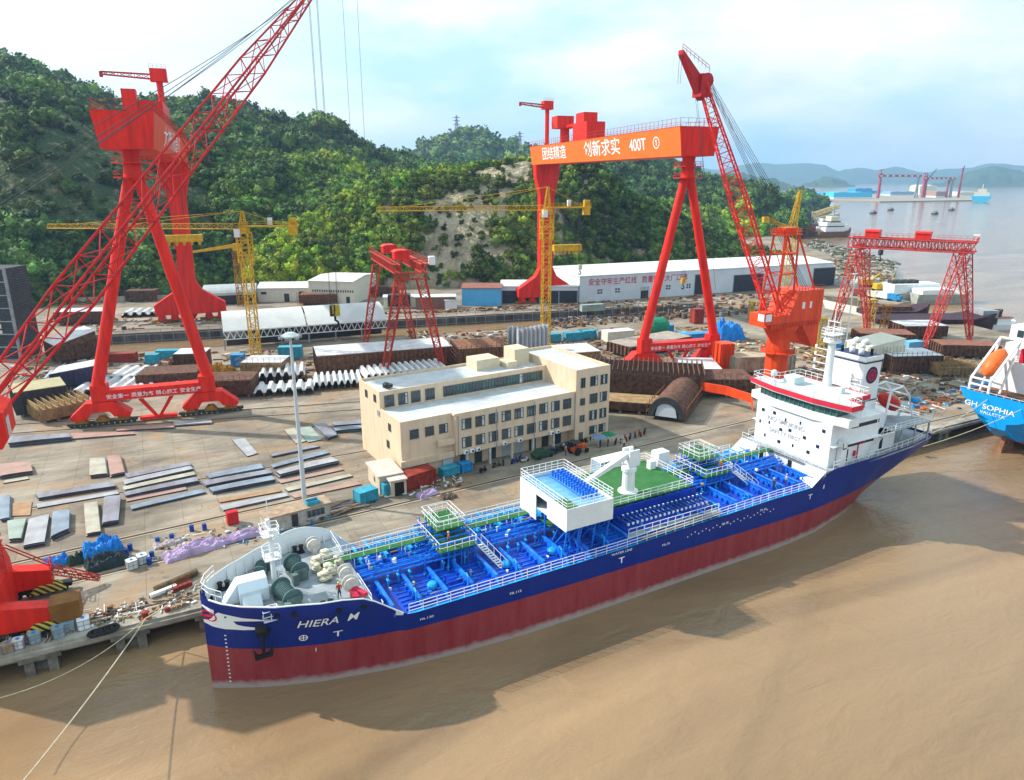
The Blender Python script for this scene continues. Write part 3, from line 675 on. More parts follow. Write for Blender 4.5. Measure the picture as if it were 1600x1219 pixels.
# deck edge cyan waterway strip
mb = MB()
for s in (-1,1):
    for a,b in ((18.5,45),(45,60),(60,72),(72,81)):
        mb.add([(a,s*8.0,dz(a)+.12),(b,s*8.0,dz(b)+.12),(b,s*7.62,dz(b)+.05),(a,s*7.62,dz(a)+.05)], [(0,1,2,3)])
mb.build('deck_edge', cyanpipe, T)
mb = MB()
for s in (-1,1): mb.rail([(18.6,s*8.0,7.2),(45,s*8,7.25),(60,s*8,7.65),(72,s*8,7.95),(79.5,s*8,7.95)], 1.15, 1.55, .035, rows=(1,.66,.33))
mb.rail([(109.7,6.2,10.1),(109.7,-6.2,10.1)],1.1,1.2,.035)
for s in (-1,1): mb.rail([(83.5,s*8,9.9),(95,s*8,9.95),(103,s*7.55,10),(109.7,s*6.3,10.1)],1.1,1.5,.035)
mb.rail([(14.9,-7.6,9.3),(14.9,-3,9.3)],1.1,1.2,.035); mb.rail([(14.9,3,9.3),(14.9,7.6,9.3)],1.1,1.2,.035)
mb.rail([(1.7,-2.8,10.9),(.7,-1.5,10.9),(0.2,0,10.9),(.7,1.5,10.9),(1.7,2.8,10.9)],1.2,.7,.04)
mb.build('deck_railing', white, T)
# central pipe rack
mb = MB(); rnd = random.Random(5)
for i,yy in enumerate([-1.35,-.95,-.55,-.15,.25,.7,1.15]):
    z = 8.35+.42*(i%3)*.6
    mb.tube((15.8,yy,z),(81,yy,z+.55),.13+.05*(i%2),6)
for xx in range(17,81,3): mb.box(xx-.08,xx+.08,-1.6,1.5,8.1,8.25); mb.box(xx-.08,xx+.08,-1.6,-1.5,7.2,9.2); mb.box(xx-.08,xx+.08,1.4,1.5,7.2,9.2)
mb.build('cargo_pipes', blueframe, T)
mb = MB()
for xx in np.arange(17,80,1.35):
    yy = rnd.choice([-2.4,-1.8,2.4,3.0]); mb.tube((xx,yy,7.2),(xx,yy,8.3+rnd.random()*.6),.09,6); mb.tube((xx,yy-.25,8.2),(xx,yy+.25,8.2),.16,6)
for xx in np.arange(20,80,6.04):
    mb.path([(xx,-6.5,7.3),(xx,-6.5,8.5),(xx,-5.9,8.7),(xx,-5.9,8.3)],.11)
    mb.path([(xx+1.5,5.9,7.3),(xx+1.5,5.9,8.5),(xx+1.5,5.3,8.7)],.11)
for xx in (31.8,38,22.6,75.3): mb.lathe((xx,-4.6,7.3),[(.62,0),(.62,.35),(.45,.55),(.1,.6)],12)
for xx in np.arange(18.7,38,3.02):       # cyan headers crossing the far half
    mb.tube((xx,3.2,8.5),(xx,7.2,8.4),.12,6); mb.tube((xx,5,8.45),(xx+3,5,8.45),.09,6); mb.tube((xx,6.4,8.45),(xx+3,6.4,8.45),.09,6)
for xx in np.arange(63,80,3.02):
    mb.tube((xx,3.2,9.1),(xx,7.2,9.0),.12,6); mb.tube((xx,5,9.05),(xx+2.6,5,9.05),.12,6)
mb.build('deck_fittings', cyanpipe, T)
pf = [blueframe, cyanpipe, white, bluedeck, yellow, greydeck]
mb = MB(); rnd = random.Random(21)
for i in range(420):
    xx = rnd.uniform(16.2,80.5); yy = rnd.choice([rnd.uniform(-2.6,1.6),rnd.uniform(3.0,7.2)]) if rnd.random() < .8 else rnd.uniform(-6,-2.6)
    if 46 < xx < 62 and yy > -3.6: continue
    zb_ = 9.0 if -1.6 < yy < 1.4 else dz(xx)+.1; m_i = rnd.choices(range(6),(5,6,2,3,.5,1))[0]; q = rnd.random()
    if q < .4: mb.cb((xx,yy,zb_+.15),(rnd.uniform(.15,.5),rnd.uniform(.15,.4),rnd.uniform(.15,.5)),rnd.uniform(0,3),m_i)
    elif q < .75: mb.tube((xx,yy,zb_),(xx,yy,zb_+rnd.uniform(.3,1.0)),.07,5,mi=m_i); mb.tube((xx-.18,yy,zb_+.6),(xx+.18,yy,zb_+.6),.07,5,mi=m_i)
    else: mb.tube((xx,yy,zb_+.2),(xx+rnd.uniform(.5,1.8),yy,zb_+.2),.09,5,mi=m_i)
tag(mb.build('pipe_fittings', pf, T, split=False), kind='stuff')
def walk(x0,x1,y0,y1,z):
    mb = MB(); mb.box(x0,x1,y0,y1,z-.1,z); mb.build('catwalk', greendeck, T)
    mb = MB(); mb.rail([(x0,y0,z),(x1,y0,z)],1.1,1.5,.035); mb.rail([(x0,y1,z),(x1,y1,z)],1.1,1.5,.035)
    for xx in np.arange(x0+.4,x1,3): mb.bar((xx,y0+.05,dz(xx)),(xx,y0+.05,z),.1); mb.bar((xx,y1-.05,dz(xx)),(xx,y1-.05,z),.1)
    mb.build('catwalk_railing', white, T)
walk(12.5,24.5,1.6,2.9,9.6); walk(29.5,38.4,1.6,2.9,9.6); walk(62,82,1.6,2.9,9.9)
# manifold / stair platforms
def platform(x0,x1,y0,y1,z1,z2):
    mb = MB(); mb.box(x0,x1,y0,y1,z1-.1,z1); mb.box(x0+.6,x1-.4,y0+2.2,y1,z2-.1,z2); mb.build('platform', greendeck, T)
    mb = MB(); 
    for zz,xx0,xx1,yy0,yy1 in ((z1,x0,x1,y0,y1),(z2,x0+.6,x1-.4,y0+2.2,y1)):
        mb.rail([(xx0,yy0,zz),(xx1,yy0,zz),(xx1,yy1,zz),(xx0,yy1,zz),(xx0,yy0,zz)],1.15,1.0,.035)
    mb.rail([(x0+1.2,y0+2.9,z2),(x1-1,y0+2.9,z2),(x1-1,y1-.6,z2),(x0+1.2,y1-.6,z2),(x0+1.2,y0+2.9,z2)],1.3,1.,.035)
    mb.build('platform_railing', white, T)
    mb = MB()
    for xx in np.linspace(x0+.2,x1-.2,6):
        for yy in np.linspace(y0+.2,y1-.2,5): mb.bar((xx,yy,dz(xx)),(xx,yy,z1 if yy < y0+2.2 else z2),.1)
    for zz in (8.6,9.4,10.3):
        for yy in np.linspace(y0+.5,y1-.4,6): mb.tube((x0-.6,yy,zz),(x1+.6,yy,zz),.12,6)
    mb.build('platform_frame', blueframe, T)
    mb = MB(); a = Vector((x1+.3,y0+.2,z1)); b = Vector((x1+2.2,y0-2.6,dz(x1)))
    for s in (-.35,.35):
        mb.bar(a+Vector((s,0,0)), b+Vector((s,0,0)), .09); mb.bar(a+Vector((s,0,1)), b+Vector((s,0,1)), .06)
        for k in range(5): p = a.lerp(b,k/4)+Vector((s,0,0)); mb.bar(p,p+Vector((0,0,1)),.05)
    for k in range(1,12): p = a.lerp(b,k/12); mb.box(p.x-.35,p.x+.35,p.y-.12,p.y+.12,p.z-.03,p.z+.03)
    mb.build('ladder', white, T)
platform(24.6,29.2,-2.2,4.6,9.6,11.2); platform(65.2,70.2,-1.5,5.0,9.9,11.6)
# white raised house with open green passage
mb = MB(); X0,X1,Y0,Y1,ZB,ZT = 38.4,45.0,-6.9,3.9,11.0,13.7
mb.box(X0,X1,Y0,Y0+.12,ZB,ZT)                     # near wall
mb.box(X0,X0+.12,Y0+.121,-2.6,ZB-.2,ZT); mb.box(X0,X0+.12,-.0,Y1,9.4,ZT-.002); mb.box(X0+.002,X0+.118,-2.6,0,12.9,ZT-.004)
mb.box(X1-.12,X1,Y0+.121,Y1,ZB,ZT-.003); mb.box(X0+.121,X1-.121,Y1-.12,Y1,9.4,ZT-.005); mb.box(X0+.121,X1-.121,Y0+.121,Y1-.121,ZB,ZB+.1)
mb.build('raised_house', white, T)
mb = MB(); mb.box(X0+.13,X1-.13,Y0+.13,Y1-.13,ZT-.55,ZT-.45); mb.build('roof_deck', mat('light_blue_deck',(.16,.42,.72),.45,var=.3,scale=1), T)
mb = MB(); mb.box(X0+.3,X0+2.2,Y0+.3,Y0+3.6,ZT-.44,ZT-.41); mb.box(X0+.4,X0+3,-2.5,-.2,9.5,9.56); mb.build('green_mat', greendeck, T)
mb = MB()
for yy in np.arange(-4.5,3.4,.62):
    for xx in (X1-2.3,X1-1.5,X1-.8): mb.tube((xx,yy,ZT-.45),(xx,yy,ZT+.35),.12,6); mb.tube((xx-.25,yy,ZT+.2),(xx+.25,yy,ZT+.2),.09,6)
mb.tube((X1-3,-4.6,ZT-.1),(X1-3,3.2,ZT-.1),.1,6); mb.build('valve_row', blueframe, T)
mb = MB(); mb.rail([(X0+.06,Y0+.06,ZT),(X1-.06,Y0+.06,ZT),(X1-.06,Y1-.06,ZT),(X0+.06,Y1-.06,ZT),(X0+.06,Y0+.06,ZT)],1.15,.95,.04,rows=(1,.6,.3)); mb.build('roof_railing', white, T)
mb = MB()
for xx in np.linspace(X0+.3,X1-.3,4):
    mb.tube((xx,Y0+.3,ZB),(xx,Y0+1.0,7.2),.12,6); mb.tube((xx,Y0+.3,ZB),(xx,Y0+3.5,7.2),.12,6); mb.tube((xx,-1.7,ZB),(xx,-1.7,7.2),.12,6)
for a,b in zip(np.linspace(X0+.3,X1-.3,4)[:-1],np.linspace(X0+.3,X1-.3,4)[1:]): mb.tube((a,-3,7.3),(b,-3,ZB),.1,6); mb.tube((b,-3,7.3),(a,-3,ZB),.1,6)
for yy in (Y0+.5,Y0+2.2): mb.path([(X0+2.2,yy,ZB),(X0+1.6,yy-.3,9.0),(X0+1.9,yy-.6,7.2)],.09)
mb.build('support_frame', blueframe, T)
# green crane deck + hose crane
mb = MB(); mb.box(45.3,61.0,-3.3,6.8,10.3,10.45); mb.build('crane_deck', greendeck, T)
mb = MB(); mb.rail([(45.3,-3.3,10.45),(61,-3.3,10.45),(61,6.8,10.45),(45.3,6.8,10.45)],1.15,1.2,.04,rows=(1,.6,.3)); mb.build('crane_deck_railing', white, T)
mb = MB()
for xx in np.arange(45.8,61,2.4):
    for yy in (-3.1,1.5,6.6): mb.tube((xx,yy,dz(xx)),(xx,yy,10.3),.11,6)
mb.build('deck_pillars', blueframe, T)
mb = MB(); mb.lathe((52.2,-.6,10.45),[(1.35,0),(1.35,.15),(.85,.35),(.8,2.9),(1.0,3.0),(1.0,3.5),(.7,3.7)],18); mb.build('crane_pedestal', white, T, smooth=False)
mb = MB(); mb.cb((52.6,-.6,15.0),(1.7,1.3,1.6)); mb.box(51.6,53.2,-1.4,-1.2,14.2,16.4); mb.box(51.6,53.2,0,.2,14.2,16.4); mb.tube((52.4,-.6,15.6),(52.4,-.6,16.6),.3,8)
mb.prism([(0,-.35),(7.3,-.2),(7.3,.2),(0,.42)],'y',-.32,.32)
vs_ = mb.v[-8:]; M_ = Matrix.Translation((52.0,-.6,15.7)) @ Matrix.Rotation(radians(180+6),4,'Z') @ Matrix.Rotation(radians(16),4,'Y')
mb.v[-8:] = [tuple(M_ @ Vector(v)) for v in vs_]
mb.tube((51.4,-1.0,14.6),(48.2,-1.0,14.7),.12,8); mb.build('hose_crane', white, T)
mb = MB(); mb.box(61.2,63.2,4,5.6,9.9,12.4); mb.box(59.4,60.4,3.6,4.4,10.45,11.6); mb.build('locker', white, T)
# near-side manifold
mb = MB(); mb.box(47.6,61.4,-6.4,-3.6,8.3,8.42); mb.box(47.6,61.4,-6.5,-6.4,8.1,8.7); mb.box(47.6,61.4,-3.6,-3.5,8.3,10.2); mb.build('manifold_tray', bluedeck, T)
mb = MB()
for i,xx in enumerate(np.arange(48.2,61.2,.72)):
    mb.tube((xx,-3.6,9.0),(xx,-5.9,9.0),.13,8); mb.tube((xx,-5.8,9),(xx,-5.95,9),.24,8); mb.tube((xx,-4.8,9),(xx,-4.8,9.6),.07,6); mb.tube((xx-.16,-4.8,9.6),(xx+.16,-4.8,9.6),.14,6)
    mb.tube((xx,-4.1,9),(xx,-4.25,9),.22,8)
mb.build('manifold', mat('manifold_blue',(.03,.10,.42),.4,var=.4,scale=3), T)
mb = MB()
for i,xx in enumerate(np.arange(48.2,61.2,.72)): mb.tube((xx,-5.951,9),(xx,-5.99,9),.2,8); mb.tube((xx,-4.8,9.78),(xx,-4.8,9.82),.13,6)
mb.build('manifold_flange', white, T)
mb = MB(); mb.box(47.2,62,-7.3,-6.6,8.0,8.1); mb.build('manifold_walkway', greydeck, T)
mb = MB(); mb.rail([(47.2,-7.3,8.1),(62,-7.3,8.1)],1.1,1.2,.035); mb.build('manifold_railing', white, T)
mb = MB(); mb.tube((49,-7.7,7.75),(62,-7.7,8.0),.16,8)
mb.build('hose_bulwark', mat('hose_wood',(.30,.26,.2),.8,var=.3,scale=3), T)
# forecastle gear
def winch(cx,cy,r,ln,m,rz=0,nm='mooring_winch'):
    mb = MB(); M = Matrix.Translation((cx,cy,9.3+r+.25)) @ Matrix.Rotation(rz,4,'Z'); st = len(mb.v)
    prof_ = [(r*1.25,-ln/2),(r*1.25,-ln/2+.12),(r*.8,-ln/2+.13)]
    for q in range(9): prof_ += [(r*.98,-ln/2+.2+q*(ln-.4)/9),(r*.86,-ln/2+.2+(q+.8)*(ln-.4)/9)]
    prof_ += [(r*.8,ln/2-.13),(r*1.25,ln/2-.12),(r*1.25,ln/2)]
    mb.lathe((0,0,0),prof_,18,ax='y'); mb.v[st:] = [tuple(M @ Vector(v)) for v in mb.v[st:]]
    o = mb.build(nm, m, T)
    mb = MB(); st = 0
    for yy in (-ln/2-.25,ln/2+.25): mb.box(-.7,.7,yy-.12,yy+.12,-r-.25,.3)
    mb.box(-1.1,-.5,-ln/2-.9,-ln/2-.3,-r-.2,.2); mb.box(-r,r,-ln/2,ln/2,-r-.25,-r-.12)
    mb.v = [tuple(M @ Vector(v)) for v in mb.v]; f = mb.build('winch_frame', mat('winch_green',(.13,.19,.18),.6,var=.4,scale=2), o); return o
winch(7.6,-3.2,.85,3.0,netgreen,radians(12)); winch(9.6,1.6,.8,2.4,netgreen,radians(8)); winch(6.3,3.2,.6,1.6,netgreen,radians(-20))
mb = MB()
for (cx,cy,r) in ((12.0,2.6,.75),(13.3,3.4,.8),(11.6,1.2,.55),(12.8,.2,.85),(11.9,-.9,.7),(14.0,1.6,.55)):
    for kk in range(4): mb.blob((cx+rnd.uniform(-.2,.2),cy+rnd.uniform(-.2,.2),9.35+r*.3+kk*.22),r*(1-.12*kk),seed=kk+cx,amp=.22,sq=(1,1,.38))
mb.build('rope_heap', mat('cream_rope',(.74,.70,.55),.9,dark=(.46,.42,.3),scale=3,bump=.8), T, smooth=True)
for (cx,cy) in ((13.7,-4.4),(12.4,5.6),(13.9,-2.0)):
    mb = MB(); mb.lathe((cx,cy,10.3),[(.75,-.45),(.78,-.3),(.45,-.28),(.45,.28),(.78,.3),(.75,.45)],18,ax='y'); mb.cb((cx,cy,9.6),(.5,1.3,.7))
    mb.build('hose_reel', mat('reel_cream',(.68,.64,.58),.6,var=.3,scale=2), T)
mb = MB(); mb.box(13.4,14.0,-6.6,-5.0,9.3,10.0); mb.cb((14.3,-5.7,9.9),(.5,1.8,.4),.4); mb.build('pink_box', mat('locker_red',(.6,.03,.08),.5), T)
mb = MB()      # white hood over the chain locker
mb.prism([(-1.6,9.3),(-1.6,10.6),(-.9,11.4),(.6,11.4),(1.2,10.9),(1.2,9.3)],'x',3.4,6.2); mb.prism([(-2.6,9.3),(-1.6,10.2),(-1.6,9.3)],'x',3.6,5.4)
mb.prism([(3.4,9.3),(3.4,11.4),(1.9,9.3)],'y',-.9,.6)
mb.build('chain_locker_hood', mat('hood_white',(.70,.78,.84),.5,var=.12,scale=.6), T)
mb = MB()
for (cx,cy) in ((2.4,-2.6),(2.4,2.4),(10.8,-6.2),(10.8,6.2),(5.4,-4.6)):
    for d in (-.35,.35): mb.lathe((cx+d,cy,9.3),[(.22,0),(.22,.75),(.3,.8),(.3,.9)],10)
    mb.box(cx-.7,cx+.7,cy-.35,cy+.35,9.3,9.42)
mb.build('bollard', black, T)
mb = MB()
for (x,z) in ((6.1,10.0),(7.6,9.95),(11.6,9.6),(14.0,9.5)): mb.tube((x,-hull_y(x,z)+.1,z),(x,-hull_y(x,z)-.08,z),.28,12); 
mb.build('fairlead', black, T)
mb = MB(); mb.box(4.9,6.3,-5.7,-4.6,9.3,9.36); mb.rail([(4.9,-5.7,9.3),(6.3,-5.7,9.3),(6.3,-4.6,9.3),(4.9,-4.6,9.3),(4.9,-5.7,9.3)],1.1,.7,.04); mb.build('hatch_guard', white, T)
# foremast
mb = MB(); fx, fy = 7.0, -.4
mb.tube((fx,fy,9.3),(fx,fy,17.3),.28,10,.17); mb.tube((fx,fy,17.3),(fx,fy,19.4),.05,6)
for zz in (13.2,15.8): mb.cb((fx,fy,zz),(1.7,1.7,.1)); mb.rail([(fx-.85,fy-.85,zz),(fx+.85,fy-.85,zz),(fx+.85,fy+.85,zz),(fx-.85,fy+.85,zz),(fx-.85,fy-.85,zz)],.9,.85,.035)
for s in (.5,.85): mb.bar((fx+s,fy,9.3),(fx+s*.75,fy,15.8),.05)
for zz in np.arange(9.6,15.6,.4): mb.bar((fx+.48,fy,zz),(fx+.82,fy,zz),.04)
mb.cb((fx,fy,16.4),(.4,1.6,.15)); mb.box(fx-.3,fx+.1,fy-.2,fy+.2,16.9,17.4)
mb.build('foremast', white, T)
# anchor in its pocket, swoosh, letters
def on_hull(me, ox, oz, off=.09):
    for v in me.vertices:
        x = ox+v.co.x; z = oz+v.co.y; v.co = Vector((x, -hull_y(x,z)-off, z))
    return me
def hull_text(txt, size, x, z, m, sx=1.3, shear=0, nm='hull_lettering'):
    me = text_mesh(txt, size, sx)
    bm = bmesh.new(); bm.from_mesh(me); bmesh.ops.triangulate(bm, faces=bm.faces); bmesh.ops.subdivide_edges(bm, edges=bm.edges, cuts=3, use_grid_fill=True); bmesh.ops.triangulate(bm, faces=bm.faces); bm.to_mesh(me); bm.free()
    for v in me.vertices: v.co.x += v.co.y*shear
    on_hull(me, x, z); me.materials.clear(); me.materials.append(m); o = bpy.data.objects.new(nm, me); sc.collection.objects.link(o); o.parent = T; return o
letter = mat('white_letters', (.85,.86,.88), .5, var=.05)
hull_text('HIERA  M', 1.4, 10.7, 8.35, letter, 1.0, .25, 'ship_name')
for x,z in ((11.6,6.3),(45.6,5.9),(79,6.6)): hull_text('T', 1.1, x, z, letter, 1.4, 0, 'tug_mark')
def ring(mb, cx, cz, r, w, off=.05, n=20):
    P1 = [(cx+r*cos(2*pi*k/n),cz+r*sin(2*pi*k/n)) for k in range(n)]; P2 = [(cx+(r-w)*cos(2*pi*k/n),cz+(r-w)*sin(2*pi*k/n)) for k in range(n)]
    mb.add([(p[0],-hull_y(p[0],p[1])-off,p[1]) for p in P1+P2], [(k,(k+1)%n,n+(k+1)%n,n+k) for k in range(n)])
mb = MB(); ring(mb,8.4,6.35,.42,.1)
for a in (0,pi/2):
    mb.add([(8.4+dx,-hull_y(8.4+dx,6.35+dz_)-.05,6.35+dz_) for dx,dz_ in ([(-.36,-.05),(.36,-.05),(.36,.05),(-.36,.05)] if a == 0 else [(-.05,-.36),(.05,-.36),(.05,.36),(-.05,.36)])],[(0,1,2,3)])
for i in range(13): mb.add([(x_,-hull_y(x_,z_)-.05,z_) for x_,z_ in ((1.55,.8+.5*i),(1.72,.8+.5*i),(1.72,.95+.5*i),(1.55,.95+.5*i))],[(0,1,2,3)])
for x in (5.6,9.5): mb.add([(x_,-hull_y(x_,z_)-.05,z_) for x_,z_ in ((x,4.2),(x+.08,4.2),(x+.08,4.75),(x,4.75))],[(0,1,2,3)])
for i in range(26):
    x = 56+i*.62; z = 6.2+.55*(i%3)*.35; mb.add([(x_,-hull_y(x_,z_)-.05,z_) for x_,z_ in ((x,z),(x+.16,z),(x+.16,z+.16),(x,z+.16))],[(0,1,2,3)])
mb.build('draught_marks', letter, T)
for x,z,s in ((20.5,6.1,'FR.130'),(31,6.0,'FR.112'),(45.6,7.0,'WATER LINE'),(52.5,6.2,'FR.70'),(62.5,6.6,'FR.52'),(69.5,6.9,'FR.40')): hull_text(s,.42,x,z,letter,1.3,0,'frame_mark')
def strip(mb, pts, off=.06, sub=5):
    """pts: (x, zlo, zhi) stations laid on the starboard hull"""
    dense = []
    for (a,b) in zip(pts[:-1],pts[1:]):
        for k in range(sub): t = k/sub; dense.append(tuple(a[i]+(b[i]-a[i])*t for i in range(3)))
    dense.append(pts[-1]); vs = []; K = 6
    for x,z0,z1 in dense:
        for k in range(K+1): z = z0+(z1-z0)*k/K; vs.append((x,-hull_y(x,z)-off,z))
    mb.add(vs, [(i*(K+1)+k,(i+1)*(K+1)+k,(i+1)*(K+1)+k+1,i*(K+1)+k+1) for i in range(len(dense)-1) for k in range(K)])
mb = MB(); strip(mb,[(0,7.9,8.25),(.3,7.85,8.35),(.6,7.8,8.7),(.9,7.75,9.3),(1.25,7.75,9.75),(1.8,7.75,9.7),(2.4,7.8,9.6)]); strip(mb,[(2.4,8.9,9.6),(3.2,9.05,9.5),(4.2,9.1,9.4),(5.4,9.2,9.26)]); strip(mb,[(2.4,7.8,8.9),(2.7,7.8,8.5),(3.4,7.85,8.35),(4.3,7.9,8.2),(4.9,8.0,8.05)])
strip(mb,[(0,9.75,9.95),(.3,9.6,9.95),(.6,9.35,9.95),(.9,9.2,9.9)])
mb.build('bow_stripe', letter, T)
mb = MB(); ring(mb,.5,8.95,.6,.14,.09); strip(mb,[(0.1,8.6,8.9),(.4,8.75,9.1),(.75,9.0,9.3)],.09,3); mb.build('bow_emblem', mat('emblem_red',(.7,.02,.03),.5), T)
mb = MB(); ax_, az_ = 4.7, 7.3
yb = -hull_y(ax_,az_)
mb.tube((ax_+.5,yb+.6,az_+1.2),(ax_,yb-.75,az_+.35),.95,12,.62); mb.tube((ax_,yb-.7,az_+.4),(ax_-.05,yb-.75,az_-1.9),.17,8)
mb.cb((ax_-.05,yb-.75,az_-2.0),(1.7,.35,.4)); mb.prism([(ax_-.9,az_-2.1),(ax_-1.0,az_-.9),(ax_-.6,az_-1.7)],'y',yb-.95,yb-.65); mb.prism([(ax_+.8,az_-2.1),(ax_+.9,az_-.9),(ax_+.5,az_-1.7)],'y',yb-.95,yb-.65)
mb.build('anchor', black, T)
# ---- superstructure
HX0, HX1 = 83.6, 94.5; HW = 6.9
mb = MB(); mb.box(HX0,HX1,-HW,HW,9.7,16.2); mb.build('deckhouse', white, T)
mb = MB(); mb.box(HX0-.02+.0,HX1+3,-7.6,7.6,12.9,13.02); mb.box(HX1,HX1+5.5,-6.2,6.2,9.7,12.9); mb.box(HX1,HX1+3.5,-5.4,5.4,13.02,15.4); mb.build('aft_house', white, T)
bf = [(83.2,-3.5),(83.2,3.5),(83.9,7.2),(84.3,8.9),(86.6,8.9),(87.2,6.2),(91.9,6.2),(91.9,-6.2),(87.2,-6.2),(86.6,-8.9),(84.3,-8.9),(83.9,-7.2)]
def scale_poly(p, s, c=(88,0)): return [((x-c[0])*s+c[0],(y-c[1])*s+c[1]) for x,y in p]
mb = MB(); mb.prism(bf,'z',16.2,17.35); mb.build('bridge', white, T)
core = [(83.6,-3.4),(83.6,3.4),(84.2,6.9),(86.6,6.9),(91.5,6.1),(91.5,-6.1),(86.6,-6.9),(84.2,-6.9)]
mb = MB(); mb.prism(core,'z',17.35,18.55); mb.build('bridge_windows', greenglass, T)
mb = MB()
edge = [(84.2,-6.9),(83.6,-3.4),(83.6,3.4),(84.2,6.9)]
for (a,b,n) in ((edge[0],edge[1],4),(edge[1],edge[2],8),(edge[2],edge[3],4)):
    for k in range(n+1):
        t = k/n; mb.cb((a[0]+(b[0]-a[0])*t-.02,a[1]+(b[1]-a[1])*t,17.95),(.14,.12,1.2))
for k in range(2): mb.cb((84.8+k*1.6,-6.9,17.95),(.12,.12,1.2))
mb.build('window_mullions', mat('mullion',(.12,.14,.15),.5), T)
mb = MB(); mb.prism(scale_poly(bf,1.03),'z',18.55,18.72); mb.prism(scale_poly(bf,1.0),'z',19.3,19.34); mb.build('bridge_roof', mat('roof_deck_grey',(.55,.58,.58),.6,var=.2,scale=.5), T)
mb = MB(); rp_ = scale_poly(bf,1.035)
for a,b in zip(rp_,rp_[1:]+rp_[:1]):
    d = Vector((b[0]-a[0],b[1]-a[1],0)).normalized(); nn = Vector((d.y,-d.x,0))*.06
    mb.prism([(a[0]-nn.x,a[1]-nn.y),(b[0]-nn.x,b[1]-nn.y),(b[0]+nn.x,b[1]+nn.y),(a[0]+nn.x,a[1]+nn.y)],'z',18.74,19.45)
mb.build('roof_fascia', pinkred, T)
mb = MB(); rr_ = [Vector((p[0],p[1],19.4)) for p in scale_poly(bf,.99)]; mb.rail(rr_+[rr_[0]],1.05,1.1,.035)
mb.rail([(HX0-.8,-7.6,13.0),(HX0-.8,7.6,13.0)],0.01,20,.02) if False else None
mb.rail([(HX1+.2,-7.6,13.0),(HX1+3,-7.6,13.0)],1.05,1.0,.035); mb.rail([(82.0,-7.9,9.7),(82.0,7.9,9.7)],1.1,1.2,.035); mb.rail([(87,-8.7,17.3),(87,-7,17.3)],1,.9,.03)
mb.build('bridge_railing', white, T)
mb = MB()      # portholes on the front, windows and black bands on the side
for (yy,zz) in ((-5.6,14.9),(-1.5,14.9),(1.2,14.6),(3.4,15.1),(5.6,15.0),(-2.5,12.9),(-4.9,12.3),(.2,13.2),(1.9,12.8),(4.2,13.3),(6,13),(-3.4,10.9),(-.6,11),(2,10.8),(4.8,11)):
    wd = .55 if (int(yy*10)%3) else .28; mb.box(HX0-.04,HX0,yy-wd/2,yy+wd/2,zz-.25,zz+.25)
for x0,x1,z in ((88,93.8,15.2),(93.8+.3,94.3,15.2)): mb.box(x0,x1,-HW-.04,-HW,z-.28,z+.28)
mb.prism([(86.2,12.1),(86.9,12.55),(93.6,12.55),(93.6,12.1)],'y',-HW-.04,-HW)
mb.box(87.2,87.9,-HW-.04,-HW,9.9,11.8); mb.box(96.3,97.0,-6.24,-6.2,9.9,11.8)
mb.build('side_windows', mat('dark_pane',(.02,.03,.06),.2), T)
o = text('NO SMOKING', 1.05, facing((HX0-.05,1.1,14.05),(-1,0,0)), T, mat('pale_letters',(.42,.44,.47),.6), 'wall_lettering', sx=1.05)
o = text('SAFETY FIRST', .95, facing((HX0-.05,1.1,12.25),(-1,0,0)), T, MATS['pale_letters'], 'wall_lettering', sx=1.05)
# radar mast
mb = MB(); mb.lathe((91.0,.3,19.3),[(.75,0),(.62,1.2),(.55,5),(.5,6.6),(1.3,6.9),(1.3,7.2),(.5,7.3),(.35,8)],14)
mb.tube((91,.3,27.2),(91,.3,31.2),.13,8,.06); mb.tube((91.5,-.4,27),(91.5,-.4,29.5),.06,6); mb.tube((90.4,.9,27),(90.4,.9,29.8),.06,6)
mb.cb((91,.3,28.3),(.15,2.6,.1)); mb.cb((91,.3,29.3),(.15,1.8,.1)); mb.cb((91,.3,27.4),(2.6,2.2,.1))
mb.rail([(89.8,-.8,26.4),(92.2,-.8,26.4),(92.2,1.4,26.4),(89.8,1.4,26.4),(89.8,-.8,26.4)],1.0,.8,.04); mb.rail([(89.7,-.9,27.4),(92.3,-.9,27.4),(92.3,1.4,27.4),(89.7,1.4,27.4),(89.7,-.9,27.4)],.9,.8,.04)
for zz in (21.5,22.6,23.7,24.8): mb.cb((90.9,1.6,zz),(.1,2.8,.1)); mb.cb((90.9,2.9,zz+.25),(.3,.25,.5))
mb.tube((91.9,.3,19.4),(91.9,.3,26.4),.06,6)
mb.build('radar_mast', white, T)
mb = MB(); mb.lathe((85.2,5.6,19.35),[(.4,0),(.12,.4),(.12,.9),(.5,1.1),(.5,1.6),(.3,1.9)],12); mb.box(86.3,88.6,2.6,4.6,19.35,20.5); mb.box(88.7,89.6,-3.9,-3.2,19.35,20.2); mb.build('roof_equipment', mat('pale_cyan_box',(.62,.76,.78),.5,var=.15), T)
# funnel
mb = MB(); mb.box(95.0,99.0,-2.9,2.9,13,23.3); mb.build('funnel', white, T)
mb = MB(); mb.box(94.85,99.15,-3.05,3.05,23.3,23.9); mb.build('funnel_top', white, T)
mb = MB(); mb.box(94.9,99.1,-3.0,3.0,22.9,23.1); mb.box(94.95,99.05,-2.95,2.95,16.7,16.9); mb.box(95.1,98.9,-2.8,2.8,23.91,23.95); mb.build('funnel_band', mat('navy',(.01,.02,.09),.4), T)
mb = MB(); mb.lathe((97,-2.9,20.9),[(1.35,-.06),(1.35,0)],28,ax='y'); mb.build('funnel_disc', MATS['navy'], T)
mb = MB(); nn_=24
mb.add([(97+r*cos(2*pi*k/nn_),-2.98,20.9+r*sin(2*pi*k/nn_)) for r in (.95,.78) for k in range(nn_)],[(k,(k+1)%nn_,nn_+(k+1)%nn_,nn_+k) for k in range(nn_)])
